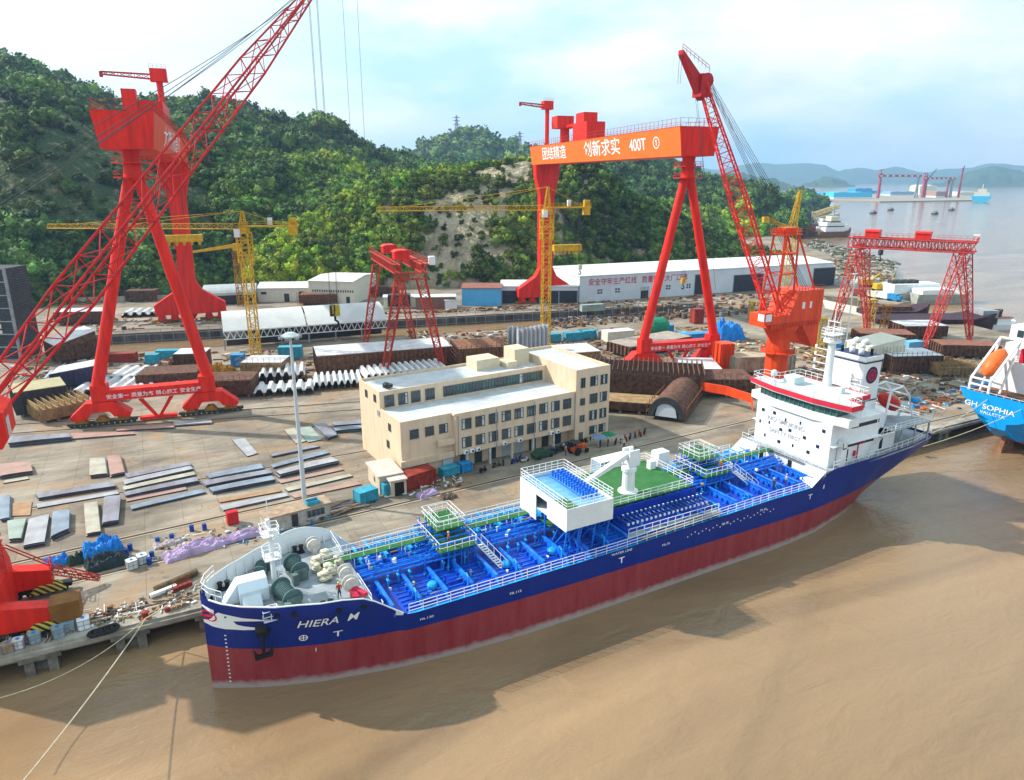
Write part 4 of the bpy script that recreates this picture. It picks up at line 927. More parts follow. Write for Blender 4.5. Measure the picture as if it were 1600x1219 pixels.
mb.cb((96.75,-2.98,20.9),(.16,.02,1.25),ry=.35); mb.cb((97.25,-2.98,20.9),(.16,.02,1.25),ry=.35); mb.cb((97.0,-2.985,20.9),(.14,.02,.9),ry=-.45)
mb.build('funnel_emblem', MATS['emblem_red'], T)
for yy in (-1.2,.4):
    mb = MB(); mb.path([(96.2,yy,23.9),(96.2,yy,25),(96.35,yy,25.6),(96.8,yy,25.9),(97.3,yy,25.85),(97.6,yy,25.5)],.42,12); mb.build('exhaust_pipe', white, T, smooth=True)
mb = MB()
for (xx,yy) in ((96,2),(97.8,1.6),(97.8,-.4),(97.6,-2)): mb.tube((xx,yy,23.9),(xx,yy,24.8),.22,8)
mb.build('small_exhaust', black, T)
o = text('Seek', .9, facing((94.93,-1.7,19.9),(-1,0,0)), T, mat('scrawl_grey',(.25,.25,.27),.6), 'funnel_lettering')
# aft decks, davits and lifeboat
mb = MB(); mb.box(94.5,107.5,-7.4,-4.6,12.9,13.02); mb.box(99.5,107.5,-4.6,7.2,12.9,13.02)
for xx in (100,103.5,107):
    for yy in (-7.2,7.0): mb.tube((xx,yy,9.7),(xx,yy,12.9),.14,8)
mb.build('boat_deck', greydeck, T)
mb = MB(); mb.rail([(98,-7.4,13.02),(107.5,-7.4,13.02),(107.5,7.2,13.02)],1.1,1.2,.035,rows=(1,.6,.3)); mb.build('boat_deck_railing', white, T)
mb = MB()
for yy in (-4.4,-1.4):
    mb.path([(99.5,yy,13),(100.2,yy,18.3),(103.2,yy,18.6)],.17); mb.path([(106.8,yy,13),(105.2,yy,16.8),(103.2,yy,18.6)],.17); mb.path([(100,yy,16.2),(106.9,yy,13.6)],.14)
for x_,z_ in ((103.2,18.6),(100.2,18.3),(105.2,16.8)): mb.tube((x_,-4.4,z_),(x_,-1.4,z_),.14,8)
for x_ in np.arange(100.3,103.2,.5): mb.bar((x_,-4.4,18.4),(x_,-1.4,18.4),.05)
mb.build('davit', white, T)
mb = MB(); mb.lathe((0,0,0),[(.1,-2.7),(.8,-2.1),(1.15,-1),(1.2,.8),(1.05,1.8),(.6,2.5),(.1,2.8)],14,ax='x')
M_ = Matrix.Translation((102.4,-2.9,15.8)) @ Matrix.Rotation(radians(28),4,'Y'); mb.v = [tuple(M_ @ Vector(v)) for v in mb.v]
mb.build('lifeboat', mat('lifeboat_red',(.62,.03,.02),.45), T, smooth=True)
mb = MB(); mb.lathe((104.8,-5.6,16.4),[(.35,-.5),(.5,-.3),(.5,.3),(.35,.5)],12,ax='x'); mb.lathe((106.0,-5.2,16.1),[(.35,-.5),(.5,-.3),(.5,.3),(.35,.5)],12,ax='x'); mb.build('davit_winch', bluecont, T)
mb = MB(); mb.box(85.2,86.4,-7.75,-7.0,9.7,13.6); mb.box(85.2,86.4,7.2,7.9,9.7,13.6); mb.cb((85.8,-7.4,13.2),(.7,.8,1.2)); mb.build('vent_post', white, T)
mb = MB(); mb.box(85.35,86.2,-7.79,-7.75,12.4,13.4); mb.box(86.4,86.44,-7.6,-7.1,10.5,12.2); mb.box(81.75,81.79,-2.2,-1.5,7.9,9.4);mb.box(81.75,81.79,3.2,3.9,7.9,9.4); mb.build('vent_grille', black, T)
mb = MB(); mb.path([(90,-7.0,9.9),(90,-7.0,12.2),(91.5,-7.0,12.4)],.08); mb.cb((89.2,-7.1,10.8),(.3,.2,1.1)); mb.build('fire_pipe', pinkred, T)
mb = MB(); a=Vector((91.8,-7.6,9.7)); b=Vector((95.2,-7.4,13)); 
for s in (0,.7): mb.bar(a+Vector((0,s,0)),b+Vector((0,s,0)),.09); mb.bar(a+Vector((0,s,1)),b+Vector((0,s,1)),.06)
for k in range(12): p=a.lerp(b,k/12); mb.box(p.x-.12,p.x+.12,p.y,p.y+.7,p.z-.02,p.z+.02)
mb.build('side_ladder', white, T)
# ------------------------------------------------------------ goliath gantry cranes
def frame2(p, q):      # origin at p, local y towards q
    d = (q-p); return p, atan2(d.y,d.x)-pi/2, hypot(d.x,d.y)
def goliath(P0, P1, label, facem, txt, txt_side, txt_sz, top, rigid_face=1, baselen=20.0, fdx=0.):
    loc, rz, L = frame2(P0, P1)
    t = thing('gantry_crane', label, 'gantry crane', loc, rz, 'tall red goliath gantry cranes'); z0, z1 = 52.2, 58.6
    mb = MB(); y0, y1 = -4.0, L+4.5
    sec = [(-4.3,z0),(4.3,z0),(5.1,z1),(-5.1,z1)]
    mb.prism(sec,'y',y0,y1); 
    fpoly = [f for f in range(len(mb.f))]
    g = mb.build('girder', [red,facem], t)
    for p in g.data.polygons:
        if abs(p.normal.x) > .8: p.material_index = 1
    mb = MB()
    for s in (-1,1): mb.rail([(s*5.0,y0,z1),(s*5.0,y1,z1)],1.9,2.2,.05,rows=(1,.5)); 
    mb.rail([(-5,y0,z1),(5,y0,z1)],1.9,2.0,.05); mb.box(-5.15,5.15,y0-.02,y1,z1,z1+.12)
    mb.build('girder_railing', redfade, t, split=False)
    # stiff collars and round legs of the hinged side
    mb = MB(); mb.lathe((0,0,0),[(1.6,z0),(1.45,z0-1.5),(1.75,z0-4.8),(1.6,z0-5.5)],20); mb.build('leg_head', red, t)
    mb = MB()
    for zz in (z0-2.4,z0-5.0): mb.lathe((0,0,zz),[(3.4,0),(3.4,.2)],14); mb.rail([(3.3*cos(k*pi/6),3.3*sin(k*pi/6),zz+.2) for k in range(13)],1,2,.04)
    mb.build('leg_platform', red, t)
    hb = baselen/2
    for s in (-1,1):
        mb = MB(); mb.tube((s*.7,0,z0-4.6),(s*hb+fdx,0,8.0),1.02,18,1.15); mb.build('leg', red, t, smooth=False)
    mb = MB(); mb.prism([(p+fdx,q) for p,q in [(-hb-1.2,5.1),(hb+1.2,5.1),(hb+1.2,7.2),(hb+1.2,8.4),(hb-1.8,8.4),(hb-1.8,7.2),(-hb+1.8,7.2),(-hb+1.8,8.4),(-hb-1.2,8.4)]],'y',-1.3,1.3); mb.build('base_beam', red, t)
    mb = MB()
    for s in (-1,1):
        cx = s*hb+fdx; mb.prism([(cx-2.4,5.0),(cx+2.4,5.0),(cx+5.4,2.3),(cx+5.0,1.6),(cx+2.3,1.9),(cx+1.6,3.0),(cx-1.6,3.0),(cx-2.3,1.9),(cx-5.0,1.6),(cx-5.4,2.3)],'y',-1.5,1.5)
    mb.build('bogie_frame', red, t)
    mb = MB()
    for s in (-1,1): mb.prism([(fdx+p,q) for p,q in [(s*2.4,4.6),(s*3.2,4.6),(s*.5,.6),(-s*.1,.6)]],'y',-.35,.35)
    mb.box(fdx-3.4,fdx+3.4,-.7,.7,.35,.9); mb.build('centre_strut', red, t)
    mb = MB()
    for s in (-1,1):
        for k in (-3.8,-.1,3.6): mb.prism([(fdx+p,q) for p,q in [(s*hb+k-1.3,.9),(s*hb+k+1.3,.9),(s*hb+k+.5,1.9),(s*hb+k-.5,1.9)]],'y',-.9,.9)
    mb.build('equaliser', ochre, t)
    mb = MB()
    for s in (-1,1):
        for k in range(12): cx = s*hb-5.5+k*1.0+fdx; mb.lathe((cx,0,.48),[(.42,-.55),(.42,.55)],10,ax='y')
        mb.box(fdx+s*hb-6.2,fdx+s*hb+6.2,-.45,.45,.5,.95)
    mb.build('wheel_set', darkgrey, t)
    for k_,s_ in enumerate(('安全第一','质量为本','精心施工','安全生产')): text(s_, 1.0, facing((fdx-6.6+4.4*k_,-1.36,5.9),(0,-1,0)), t, letter, 'beam_lettering')
    # rigid plate leg
    sh = [(-4.7,z0),(4.7,z0),(4.5,z0-4),(2.8,z0-11),(2.5,14),(4.2,10.6),(11.2,6.0),(11.2,2.6),(-11.2,2.6),(-11.2,6.0),(-4.2,10.6),(-2.5,14),(-2.8,z0-11),(-4.5,z0-4)]
    mb = MB(); mb.prism(sh,'y',L-1.9,L+1.9); mb.build('rigid_leg', red, t)
    mb = MB()
    for s in (-1,1):
        for k in (5.4,9.4): mb.prism([(s*k-1.4,.8),(s*k+1.4,.8),(s*k+.8,2.8),(s*k-.8,2.8)],'y',L-1.2,L+1.2)
    mb.prism([(-2.2,2.7),(2.2,2.7),(.5,.2),(-.5,.2)],'y',L-.5,L+.5)
    mb.build('rigid_bogie', red, t)
    mb = MB(); mb.box(-12,-2.5,L-.6,L+.6,.15,.95); mb.box(2.5,12,L-.6,L+.6,.15,.95); mb.build('rigid_wheels', ochre, t)
    # top works
    mb = MB()
    for (x0,x1,yy0,yy1,za,zb) in top: mb.box(x0,x1,yy0,yy1,z1+za,z1+zb)
    mb.build('trolley_house', red, t)
    for (s, yy, sz, sxx) in txt:
        xf = txt_side*4.42; nrm = (txt_side*1,0,-.06)
        text(s, sz, facing((txt_side*4.74,yy,(z0+z1)/2),(txt_side*1,0,-.125)), t, letter, 'girder_lettering', sx=sxx)
    return t, L, z1
def derrick(t, x, y, z, h=9, jl=12, az=pi/2):
    mb = MB(); mb.tube((x,y,z),(x,y,z+h),.75,10); mb.cb((x,y,z+h+1.3),(3.6,3.2,2.6)); mb.box(x-1.9,x+1.9,y-1.6,y+1.6,z+h-.2,z+h)
    mb.rail([(x-1.8,y-1.6,z+h+2.6),(x+1.8,y-1.6,z+h+2.6)],.9,1,.04)
    mb.build('service_crane', red, t)
    mb = MB(); d = Vector((cos(az),sin(az),0)); a = Vector((x,y,z+h+.8)); b = a+d*jl; mb.lattice(a,b+Vector((0,0,.3)),1.1,.6,7,.14,.08); mb.cb(b,(.7,.7,1.2)); mb.build('service_jib', redfade, t)
gL, LL, zt = goliath(G(249,655)+Vector((1.6,0,0)), G(301,501), 'red goliath gantry crane at the left, behind the lattice boom', redorange, [('大神洲造船', 46, 4.8, 2.3)], 1, 3.4,
    [(-3,3.2,52,66,0,4.6),(-4,.5,60,64,4.6,7.4),(-1.5,4.5,30,50,.1,4.9),(-3.2,-.4,28,31,.1,7.0)], fdx=-1.6)
derrick(gL, 3.4, 46, zt+4.0, 6.8, 12, radians(185))
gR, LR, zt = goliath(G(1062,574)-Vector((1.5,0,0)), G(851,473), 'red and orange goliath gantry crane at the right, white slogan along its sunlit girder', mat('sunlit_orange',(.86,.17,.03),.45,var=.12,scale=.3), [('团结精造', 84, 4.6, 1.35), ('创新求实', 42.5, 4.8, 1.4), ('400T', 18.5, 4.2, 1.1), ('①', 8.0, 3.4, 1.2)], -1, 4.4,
    [(-3.5,2.5,84,90,5.2,9.2),(-1.6,-.2,85,86.4,0,5.2),(.6,2,87,88.4,0,5.2),(-3.2,3.0,58,70,0,5.6),(-2.6,2,62,69,5.6,8.6),(-.8,.6,70,84,5.3,6.1)], baselen=20, fdx=.6)
derrick(gR, -2.5, LR-7.5, zt, 12.5, 13, radians(205))
# ropes and hooks below the girders
def hook_block(name, p, ropes_to, label, s=1.0, m=None, cat='hook'):
    t = thing(name, label, cat, p)
    mb = MB(); mb.cb((0,0,1.5*s),(1.5*s,.7*s,1.7*s)); mb.lathe((0,0,1.7*s),[(.75*s,-.45*s),(.75*s,.45*s)],14,ax='y'); mb.build('block', m or mat('hook_black_yellow',(.45,.33,.02),.5,dark=(.03,.03,.03),scale=1.4,thr=(.49,.51),stretch=(1,1,.1)), t, split=False)
    mb = MB(); mb.tube((0,0,.7*s),(0,0,-.1*s),.18*s,8); mb.path([(0,0,-.05*s),(.42*s,0,-.3*s),(.5*s,0,-.8*s),(.1*s,0,-1.2*s),(-.4*s,0,-1.0*s),(-.5*s,0,-.7*s)],.17*s,8); mb.build('hook', black, t, split=False)
    mb = MB()
    for dx,dy in ((-.55,-.3),(.55,-.3),(-.55,.3),(.55,.3)): mb.tube((dx*s,dy*s,2.2*s),(dx*s*1.0,dy*s,ropes_to-p[2]),.035*max(1,s*.8),5,cap=False)
    mb.build('hoist_ropes', cable_m, t, split=False); return t
def spreader(p, top, label, ln, rz):
    t = thing('lifting_beam', label, 'lifting beam', p, rz)
    mb = MB(); mb.box(-ln/2,ln/2,-1.1,1.1,0,2.2); mb.build('beam', yellow, t)
    for k in range(6):
        x = -ln/2+ln*(k+.5)/6; mb = MB(); mb.prism([(x-.6,0),(x+.6,0),(x+.25,-1.2),(x-.25,-1.2)],'y',-.4,.4); mb.build('sheave_block', yellow, t)
    mb = MB()
    for k in (-.4,-.15,.15,.4):
        for d in (-.6,.6): mb.tube((k*ln,d,2.2),(k*ln,d,top-p[2]),.05,5,cap=False)
    mb.build('hoist_ropes', cable_m, t, split=False); return t
fL = (W(282,378,233)); spreader((fL.x,fL.y,fL.z), 55, 'long yellow lifting beam hanging beneath the left gantry crane', 13.5, gL.rotation_euler.z)
fR = (W(886,392,258)); spreader((fR.x,fR.y,fR.z), 55, 'long yellow lifting beam beside the yellow mast under the right gantry crane', 10.5, gR.rotation_euler.z)
q = W(273,400,232); hook_block('crane_hook', q, 55, 'black hook block hanging below the left gantry crane lifting beam', .9, black)
q = W(906,424,258); hook_block('crane_hook', q, 55, 'small pale hook block hanging right of the yellow mast below its lifting beam', 1.0, cream)
q = W(915,290,262); hook_block('crane_hook', q, 55, 'small hook hanging just below the girder of the right gantry crane', .8, grey)
q = W(1067,446,195); hook_block('crane_hook', q, 55, 'yellow hook block hanging between the round legs of the right gantry crane', .85, yellow)

# ------------------------------------------------------------ red portal crane on the quay at the left
QC = thing('portal_crane', 'near red portal crane at the left edge with a very long lattice boom', 'crane', (-22,91.5,3))
def wbar(mb, a, b, t): mb.bar(a,b,t)
def legbox(mb, pts, w, h):
    for (a,b) in zip(pts[:-1],pts[1:]): mb.tube(a,b,w,4)
# portal legs on the two rails
tipW = W(492,-22,150)
mb = MB()
def beam(mb, a, b, w, h0, h1):      # tapered rectangular beam a->b
    a=Vector(a); b=Vector(b); d=(b-a).normalized(); s_=d.cross(Vector((0,0,1))).normalized()*w/2; u=Vector((0,0,1))
    vs=[a-s_-u*h0/2,a+s_-u*h0/2,a+s_+u*h0/2,a-s_+u*h0/2,b-s_-u*h1/2,b+s_-u*h1/2,b+s_+u*h1/2,b-s_+u*h1/2]
    mb.add(vs,[(0,3,2,1),(4,5,6,7),(0,1,5,4),(1,2,6,5),(2,3,7,6),(3,0,4,7)])
beam(mb,(-23,82.2,6.2),(-14.0,82.2,5.0),1.7,3.6,2.2); beam(mb,(-23,90.6,6.2),(-14.6,90.6,5.3),1.7,3.6,2.0)
mb.build('portal_beam', red, QC, world=True)
mb = MB()
mb.prism([(-27,3.6),(-18.1,3.6),(-18.2,8.6),(-19.2,12.5),(-19.9,17),(-27,17)],'y',82.6,90.4); mb.tube((-20.9,88,17.001),(-20.2,88,23.4),1.7,12,1.7); mb.build('portal_column', red, QC, world=True)
mb = MB()
for (cx,cy) in ((-14.6,81.6),(-15.2,89.9)):
    mb.prism([(cx-1.8,3.75),(cx+1.9,3.75),(cx+1.0,4.55),(cx-1.0,4.55)],'y',cy-.7,cy+.7)
mb.build('hazard_panel', None or mat('hazard_stripe',(.62,.46,.06),.6,dark=(.03,.03,.03),scale=1.0), QC, world=True)
hzm = MATS['hazard_stripe']; t_ = hzm.node_tree; wv = t_.nodes.new('ShaderNodeTexWave'); wv.wave_type='BANDS'; wv.bands_direction='DIAGONAL'; wv.inputs['Scale'].default_value=.8
co_=[n for n in t_.nodes if n.bl_idname=='ShaderNodeTexCoord'][0]; rr_n=[n for n in t_.nodes if n.bl_idname=='ShaderNodeValToRGB'][0]; t_.links.new(co_.outputs['Object'],wv.inputs['Vector']); t_.links.new(wv.outputs['Fac'],rr_n.inputs['Fac'])
mb = MB()
for (cx,cy) in ((-15.0,82.2),(-15.8,90.6)):
    for k in range(5): mb.lathe((cx-2.4+k*1.15,cy,3.5),[(.42,-.4),(.42,.4)],12,ax='y')
    mb.box(cx-3,cx+3,cy-.5,cy+.5,3.6,4.1)
mb.build('wheel_set', black, QC, world=True)
mb = MB(); mb.box(-14.0,-11.2,81.0,83.4,4.0,6.4); mb.build('drive_box', mat('brown_box',(.24,.10,.02),.6,var=.3,scale=1), QC, world=True)
mb = MB(); mb.lattice((-14.6,90.6,6.0),(-9.9,90.0,3.8),.9,.5,7,.08,.05); mb.rail([(-14.6,91.4,6.4),(-14.6,89.8,6.4)],1.1,.8,.05); mb.bar((-18.5,90.2,10.0),(-14.6,90.2,6.6),.12); mb.bar((-18.5,90.9,10.0),(-14.6,90.9,6.6),.12)
mb.build('access_gangway', redfade, QC, world=True)
mb = MB()
for k in range(14): z = 8.5+k*.72; mb.cb((-18.7,87.1,z),(1.5,1.2,.08),0,0); mb.bar((-18.0,86.6,z),(-18.0,86.6,z+.72),.08)
mb.rail([(-17.9,86.5,18.8),(-17.9,89.5,18.8)],1.1,.8,.05); mb.lathe((-20.3,88,20.2),[(2.9,0),(2.9,.25)],16)
mb.build('spiral_stair', red, QC, world=True)
# slewing house and cab
mb = MB(); mb.prism([(-24,23.4),(-15.6,23.4),(-15.0,24.3),(-15.0,27.2),(-16.2,28.0),(-24,28.0)],'y',84.2,89.8); mb.build('machinery_house', red, QC, world=True)
mb = MB(); mb.box(-16.9,-15.6,84.1,84.2,24.9,26.4); mb.box(-14.99,-14.95,85,86.6,24.4,26.4); mb.build('cab_window', mat('pale_glass',(.55,.62,.66),.15), QC, world=True)
mb = MB(); mb.box(-16.9,-15.6,84.08,84.19,26.5,27.0); mb.build('air_conditioner', white, QC, world=True)
# boom: deep lattice, converging to the tip beyond the top of the frame
r0 = W(-24,640,76); tip = tipW
d = (tip-r0)
mid = r0+d*.18
mb = MB(); mb.lattice(r0, mid, (2.6,2.0), (3.6,3.4), 3, .20, .09); mb.lattice(mid, r0+d*.72, (3.6,3.4), (3.2,2.9), 10, .20, .09); mb.lattice(r0+d*.72, tip, (3.2,2.9), (1.2,1.0), 5, .19, .09)
mb.build('boom', mat('backlit_boom_red',(.60,.014,.012),.45,var=.4,scale=.6), QC, world=True, split=False)  # darker than the crane's red: the boom's backlit shade is in the colour
mb = MB()
apx = Vector((-34,84,44))
def catmid(a,b,n,sg):
    pts=[]
    for i in range(n+1): t=i/n; p=Vector(a).lerp(Vector(b),t); p.z-=sg*4*t*(1-t); pts.append(p)
    return pts
for dx,(ax0,ay0) in ((-.5,(-40,352)),(.0,(-40,330)),(.5,(-40,344)),(1.0,(-40,298))):
    s0 = W(ax0,ay0,58); mb.path(catmid(s0, tip+Vector((dx,0,.8)),8,1.2),.045,5)
mb.build('luffing_ropes', cable_m, QC, world=True, split=False)
q = W(524,500,150); hook_block('crane_hook', q, tip.z+0, 'big black and yellow hook block hanging before the curved white shed', 1.35)
for xx0 in (548,570):
    a = W(xx0,215 if xx0 < 560 else 222,152)
    mb = MB(); mb.tube((a.x,a.y,a.z),(a.x,a.y,tip.z+12),.035,5); mb.lathe((a.x,a.y,a.z-.5),[(.15,0),(.3,.3),(.1,.9)],8)
    tag(mb.build('hoist_rope', cable_m, loc=tuple(a)), 'thin vertical hoist rope against the sky, %s of the pair right of the boom' % ('left' if xx0 < 560 else 'right'), 'rope', 'thin hoist ropes')

# ------------------------------------------------------------ red luffing tower crane right of centre
b0 = Vector((129.5,116.5,3)); RC = thing('luffing_crane', 'tall orange red jib crane standing behind the tanker bridge, fly jib on its head', 'crane', b0)
mb = MB(); mb.tube((0,0,0),(0,0,11.5),2.6,12,2.6); mb.build('column', redorange, RC)
mb = MB(); mb.lathe((0,0,8.0),[(3.9,0),(3.9,.2)],14); mb.rail([(3.8*cos(k*pi/5),3.8*sin(k*pi/5),8.2) for k in range(11)],1.1,1.2,.05); mb.lathe((0,0,11.4),[(2.6,0),(4.0,2.5),(4.2,3.2)],16); mb.build('column_platform', redorange, RC)
mb = MB(); mb.prism([(-6.5,14.5),(8.5,14.5),(9.2,15.5),(9.2,22.6),(1,22.6),(-1,17.4),(-6.5,17.4)],'y',-3.4,3.4); mb.prism([(3.5,14.5),(9.0,14.5),(9.0,9.0),(7.6,9.0)],'y',-3.2,3.2); mb.build('machinery_house', redorange, RC)
mb = MB(); mb.box(-8.8,-6.4,-3.4,-1.2,15.6,18.4); mb.build('operator_cab', redorange, RC)
mb = MB(); mb.box(-8.84,-8.8,-3.2,-1.4,16.4,18); mb.box(-8.5,-6.7,-3.44,-3.4,16.4,18); mb.box(2.6,3.4,-3.45,-3.4,18.5,20); mb.box(5,5.6,-3.45,-3.4,18.5,20); mb.build('window', white, RC)
mb = MB(); mb.rail([(-6.4,-3.5,17.4),(-1,-3.5,17.4)],1.1,1,.05); mb.rail([(1,-3.4,22.6),(9,-3.4,22.6)],1.1,1,.05); mb.rail([(-8,-3.6,14.4),(8,-3.6,14.4)],1.1,1,.05); mb.build('house_railing', redfade, RC)
mb = MB()
at_ = Vector((-2.2,0,34))
for s in (-1,1):
    mb.tube((-4.6,s*2.4,17.4),(-3.2,s*1.6,35),.24,6); mb.tube((.6,s*2.4,17.4),(1.0,s*1.6,35),.24,6); mb.tube((7.0,s*2.4,22.6),(1.0,s*1.6,35),.24,6)
    for zz in (22,26.5,31): mb.tube((-4.3+(zz-17.4)*.08,s*2,zz),(.8,s*2,zz),.13,5)
    mb.tube((-4.3,s*2.2,18),(.8,s*2,26.5),.11,5); mb.tube((.8,s*2,26.5),(-3.4,s*1.7,34),.11,5)
for zz in (22,26.5,31,35): mb.tube((-3.6,-2,zz),(-3.6,2,zz),.13,5); mb.tube((.8,-2,zz),(.8,2,zz),.13,5)
mb.build('a_frame', redorange, RC, split=False)
mb = MB(); mb.box(-4.2,1.6,-2.2,2.2,35,35.3); mb.box(-3.0,.6,-1.4,1.4,35.3,36.6); mb.rail([(-4.2,-2.2,35.3),(1.6,-2.2,35.3),(1.6,2.2,35.3),(-4.2,2.2,35.3),(-4.2,-2.2,35.3)],1.1,1,.05); mb.build('a_frame_head', redorange, RC)
inv = Matrix.Translation(-b0)
hd = inv @ W(1097,128,163.5); bs0 = Vector((-2.8,0,17.6))
mb = MB()
m1_ = bs0.lerp(hd,.5)
mb.lattice(bs0, m1_, (4.6,3.0), (4.2,3.4), 13, .20, .085); mb.lattice(m1_, hd, (4.2,3.4), (2.0,1.4), 12, .18, .085); mb.build('boom', red, RC, split=False)
tp = inv @ W(1064,82,160)
mb = MB(); dd = (tp-hd).normalized()
beam(mb, hd-Vector((.4,0,1.6)), tp, 1.5, 4.4, .9); mb.cb(hd-Vector((0,0,.8)),(2.6,2.8,4.6)); mb.lathe(hd+Vector((.9,0,.3)),[(1.5,-.9),(1.5,.9)],14,ax='y'); mb.build('fly_jib', mat('fly_jib_red',(.50,.015,.02),.45,var=.2), RC, split=False)
mb = MB(); mb.rail([hd+Vector((1.2,-.7,2.0)), tp+Vector((0,-.5,.4))],1.2,1.3,.05); mb.build('jib_railing', redfade, RC)
mb = MB()
for s in (-.9,-.3,.3,.9):
    mb.tube(hd+Vector((1.2,s,.6)),(.9,s,36.5),.05,5); mb.tube(hd+Vector((1.2,s*.6,1)),(6.5,s,22.8),.05,5)
for s in (-.4,.4): mb.tube(tp+Vector((0,s,0)), tp+Vector((0,s,-6)),.04,5)
mb.tube(hd+Vector((-1.6,0,-1)), (hd.x-1.6,0,24),.035,5); mb.tube(hd+Vector((-2.6,0,1)), (hd.x-2.6,0,30),.035,5)
mb.build('luffing_ropes', cable_m, RC, split=False)

# ------------------------------------------------------------ yellow hammerhead tower cranes
def tower_crane(base, ztop, zj, xl, xr, label, w=2.0, rz=0, low=None, lab_m=yellow):
    t = thing('tower_crane', label, 'tower crane', base, rz, 'yellow tower cranes in the yard')
    h = zj-3
    mb = MB(); mb.lattice((0,0,0),(0,0,h-8),w,w,int((h-8)/2.1),.16,.09); mb.lattice((0,0,h-8.5),(0,0,h-1.2),w+.8,w+.8,4,.22,.14); mb.build('mast', lab_m, t, split=False)
    mb = MB(); mb.box(-w*.6,w*.6,-w*.6,w*.6,h-1.2,h); mb.lathe((0,0,h-1.4),[(1.6,0),(1.6,.4)],12); mb.build('slewing_ring', lab_m, t)
    mb = MB(); mb.lattice((0,0,h),(.2,0,ztop-3),1.6,.4,4,.14,.08); mb.build('cat_head', lab_m, t, split=False)
    mb = MB(); mb.lattice((.8*(1 if xl>0 else -1),0,h+.4),(xl,0,h+.4),(1.3,1.3),(1.1,1.0),26,.09,.055,tri=True); mb.build('jib', lab_m, t, split=False)
    sgn = 1 if xr > 0 else -1
    mb = MB(); mb.box(min(0,xr),max(0,xr),-.7,.7,h+.2,h+.6); mb.rail([(0,-.7,h+.6),(xr,-.7,h+.6)],1,1.5,.05); mb.build('counter_jib', lab_m, t)
    mb = MB(); mb.cb((xr-1.2*sgn,0,h-.4),(1.8,1.6,2.6)); mb.cb((xr-1.2*sgn,0,h+1.6),(1.6,1.2,1.6)); mb.build('counterweight', ochre if False else lab_m, t)
    mb = MB(); mb.cb((xr*.5,0,h+1.6),(1.0,.8,1.7)); mb.cb((-1.0,-1.4,h-1.2),(1.3,1.3,1.9)); mb.build('cab', white, t)
    mb = MB(); mb.tube((.2,0,ztop-3),(xl*.55,0,h+1),.06,5); mb.tube((.2,0,ztop-3),(xl*.85,0,h+1),.06,5); mb.tube((.2,0,ztop-3),(xr*.8,0,h+.6),.06,5); mb.build('tie_rods', lab_m, t, split=False)
    return t
def hgt(px, py, b):   # height of a pixel above the ground point b
    f = b.x*sin(A)+b.y*cos(A); return W(px,py,f).z
bb = G(852,540); zt_ = hgt(852,292,bb); zj_ = hgt(855,328,bb)
fj = bb.x*sin(A)+bb.y*cos(A); e1 = W(617,321,fj+14); e2 = W(925,328,fj-4)
tower_crane(bb, zt_, zj_+.2, -(Vector((e1.x,e1.y))-Vector((bb.x,bb.y))).length, (Vector((e2.x,e2.y))-Vector((bb.x,bb.y))).length, 'yellow tower crane with thick mast in front of the right gantry crane rigid leg', 2.2, radians(-14))
bb = G(402,572); zt_ = hgt(382,330,bb); zj_ = hgt(385,360,bb)
fj = bb.x*sin(A)+bb.y*cos(A); e1 = W(76,357,fj); e2 = W(466,364,fj)
tower_crane(bb, zt_, zj_+.6, -(Vector((e1.x,e1.y))-Vector((bb.x,bb.y))).length, (Vector((e2.x,e2.y))-Vector((bb.x,bb.y))).length, 'yellow tower crane with a long jib pointing left, standing by the curved white shed', 2.0, radians(-27))
bb = G(378,478); zt_ = hgt(370,372,bb); mzz = hgt(372,392,bb)
t = thing('tower_crane', 'smaller orange yellow tower crane just behind the other, boom raised to the left', 'tower crane', bb, radians(-27), 'yellow tower cranes in the yard')
mb = MB(); mb.lattice((0,0,0),(0,0,mzz-3),2.2,2.2,12,.16,.1); mb.build('mast', ochre, t, split=False)
mb = MB(); beam(mb,(0,0,mzz-1),(-17,0,mzz-3.5),1.3,1.5,.8); mb.build('boom', yellow, t)
mb = MB(); mb.cb((.6,0,mzz-1.6),(3,2,2.6)); mb.build('cab', yellow, t)
# yellow mast cranes near the right
def small_mast(px, py, ptop, w, label, m=yellow, jib=None, head=True):
    b = G(px,py); h = hgt(px,ptop,b)-3; t = thing('lattice_tower', label, 'tower', b, radians(-20), 'yellow lattice towers')
    mb = MB(); mb.lattice((0,0,0),(0,0,h),w,w,max(4,int(h/2)),.13,.08); mb.build('mast', m, t, split=False)
    if head: mb = MB(); mb.cb((0,0,h+.3),(w*1.2,w*1.2,.5)); mb.build('head', m, t)
    return t, h
t, h = small_mast(1222,500,365,2.4,'tall yellow crane mast rising behind the red jib crane'); 
mb = MB(); mb.lattice((0,0,h),(1.5,0,h+14),2.2,.7,7,.16,.1); mb.lattice((0,0,h+1),(-9,0,h+5),1.4,.6,6,.12,.07); mb.cb((-9.5,0,h+4.6),(2,1.6,1.8)); mb.cb((0,0,h+1),(3.4,2.6,2.6)); mb.build('upper_works', yellow, t, split=False)
small_mast(1356,516,470,2.2,'short yellow lattice mast beside the left leg of the far lattice gantry'); small_mast(1380,520,480,1.8,'dull yellow lattice mast just right of the brighter one', ochre)
small_mast(1173,500,473,1.6,'small yellow lattice tower left of the red jib crane'); small_mast(1277,556,500,2.0,'slim yellow lattice tower just left of the tanker mast')

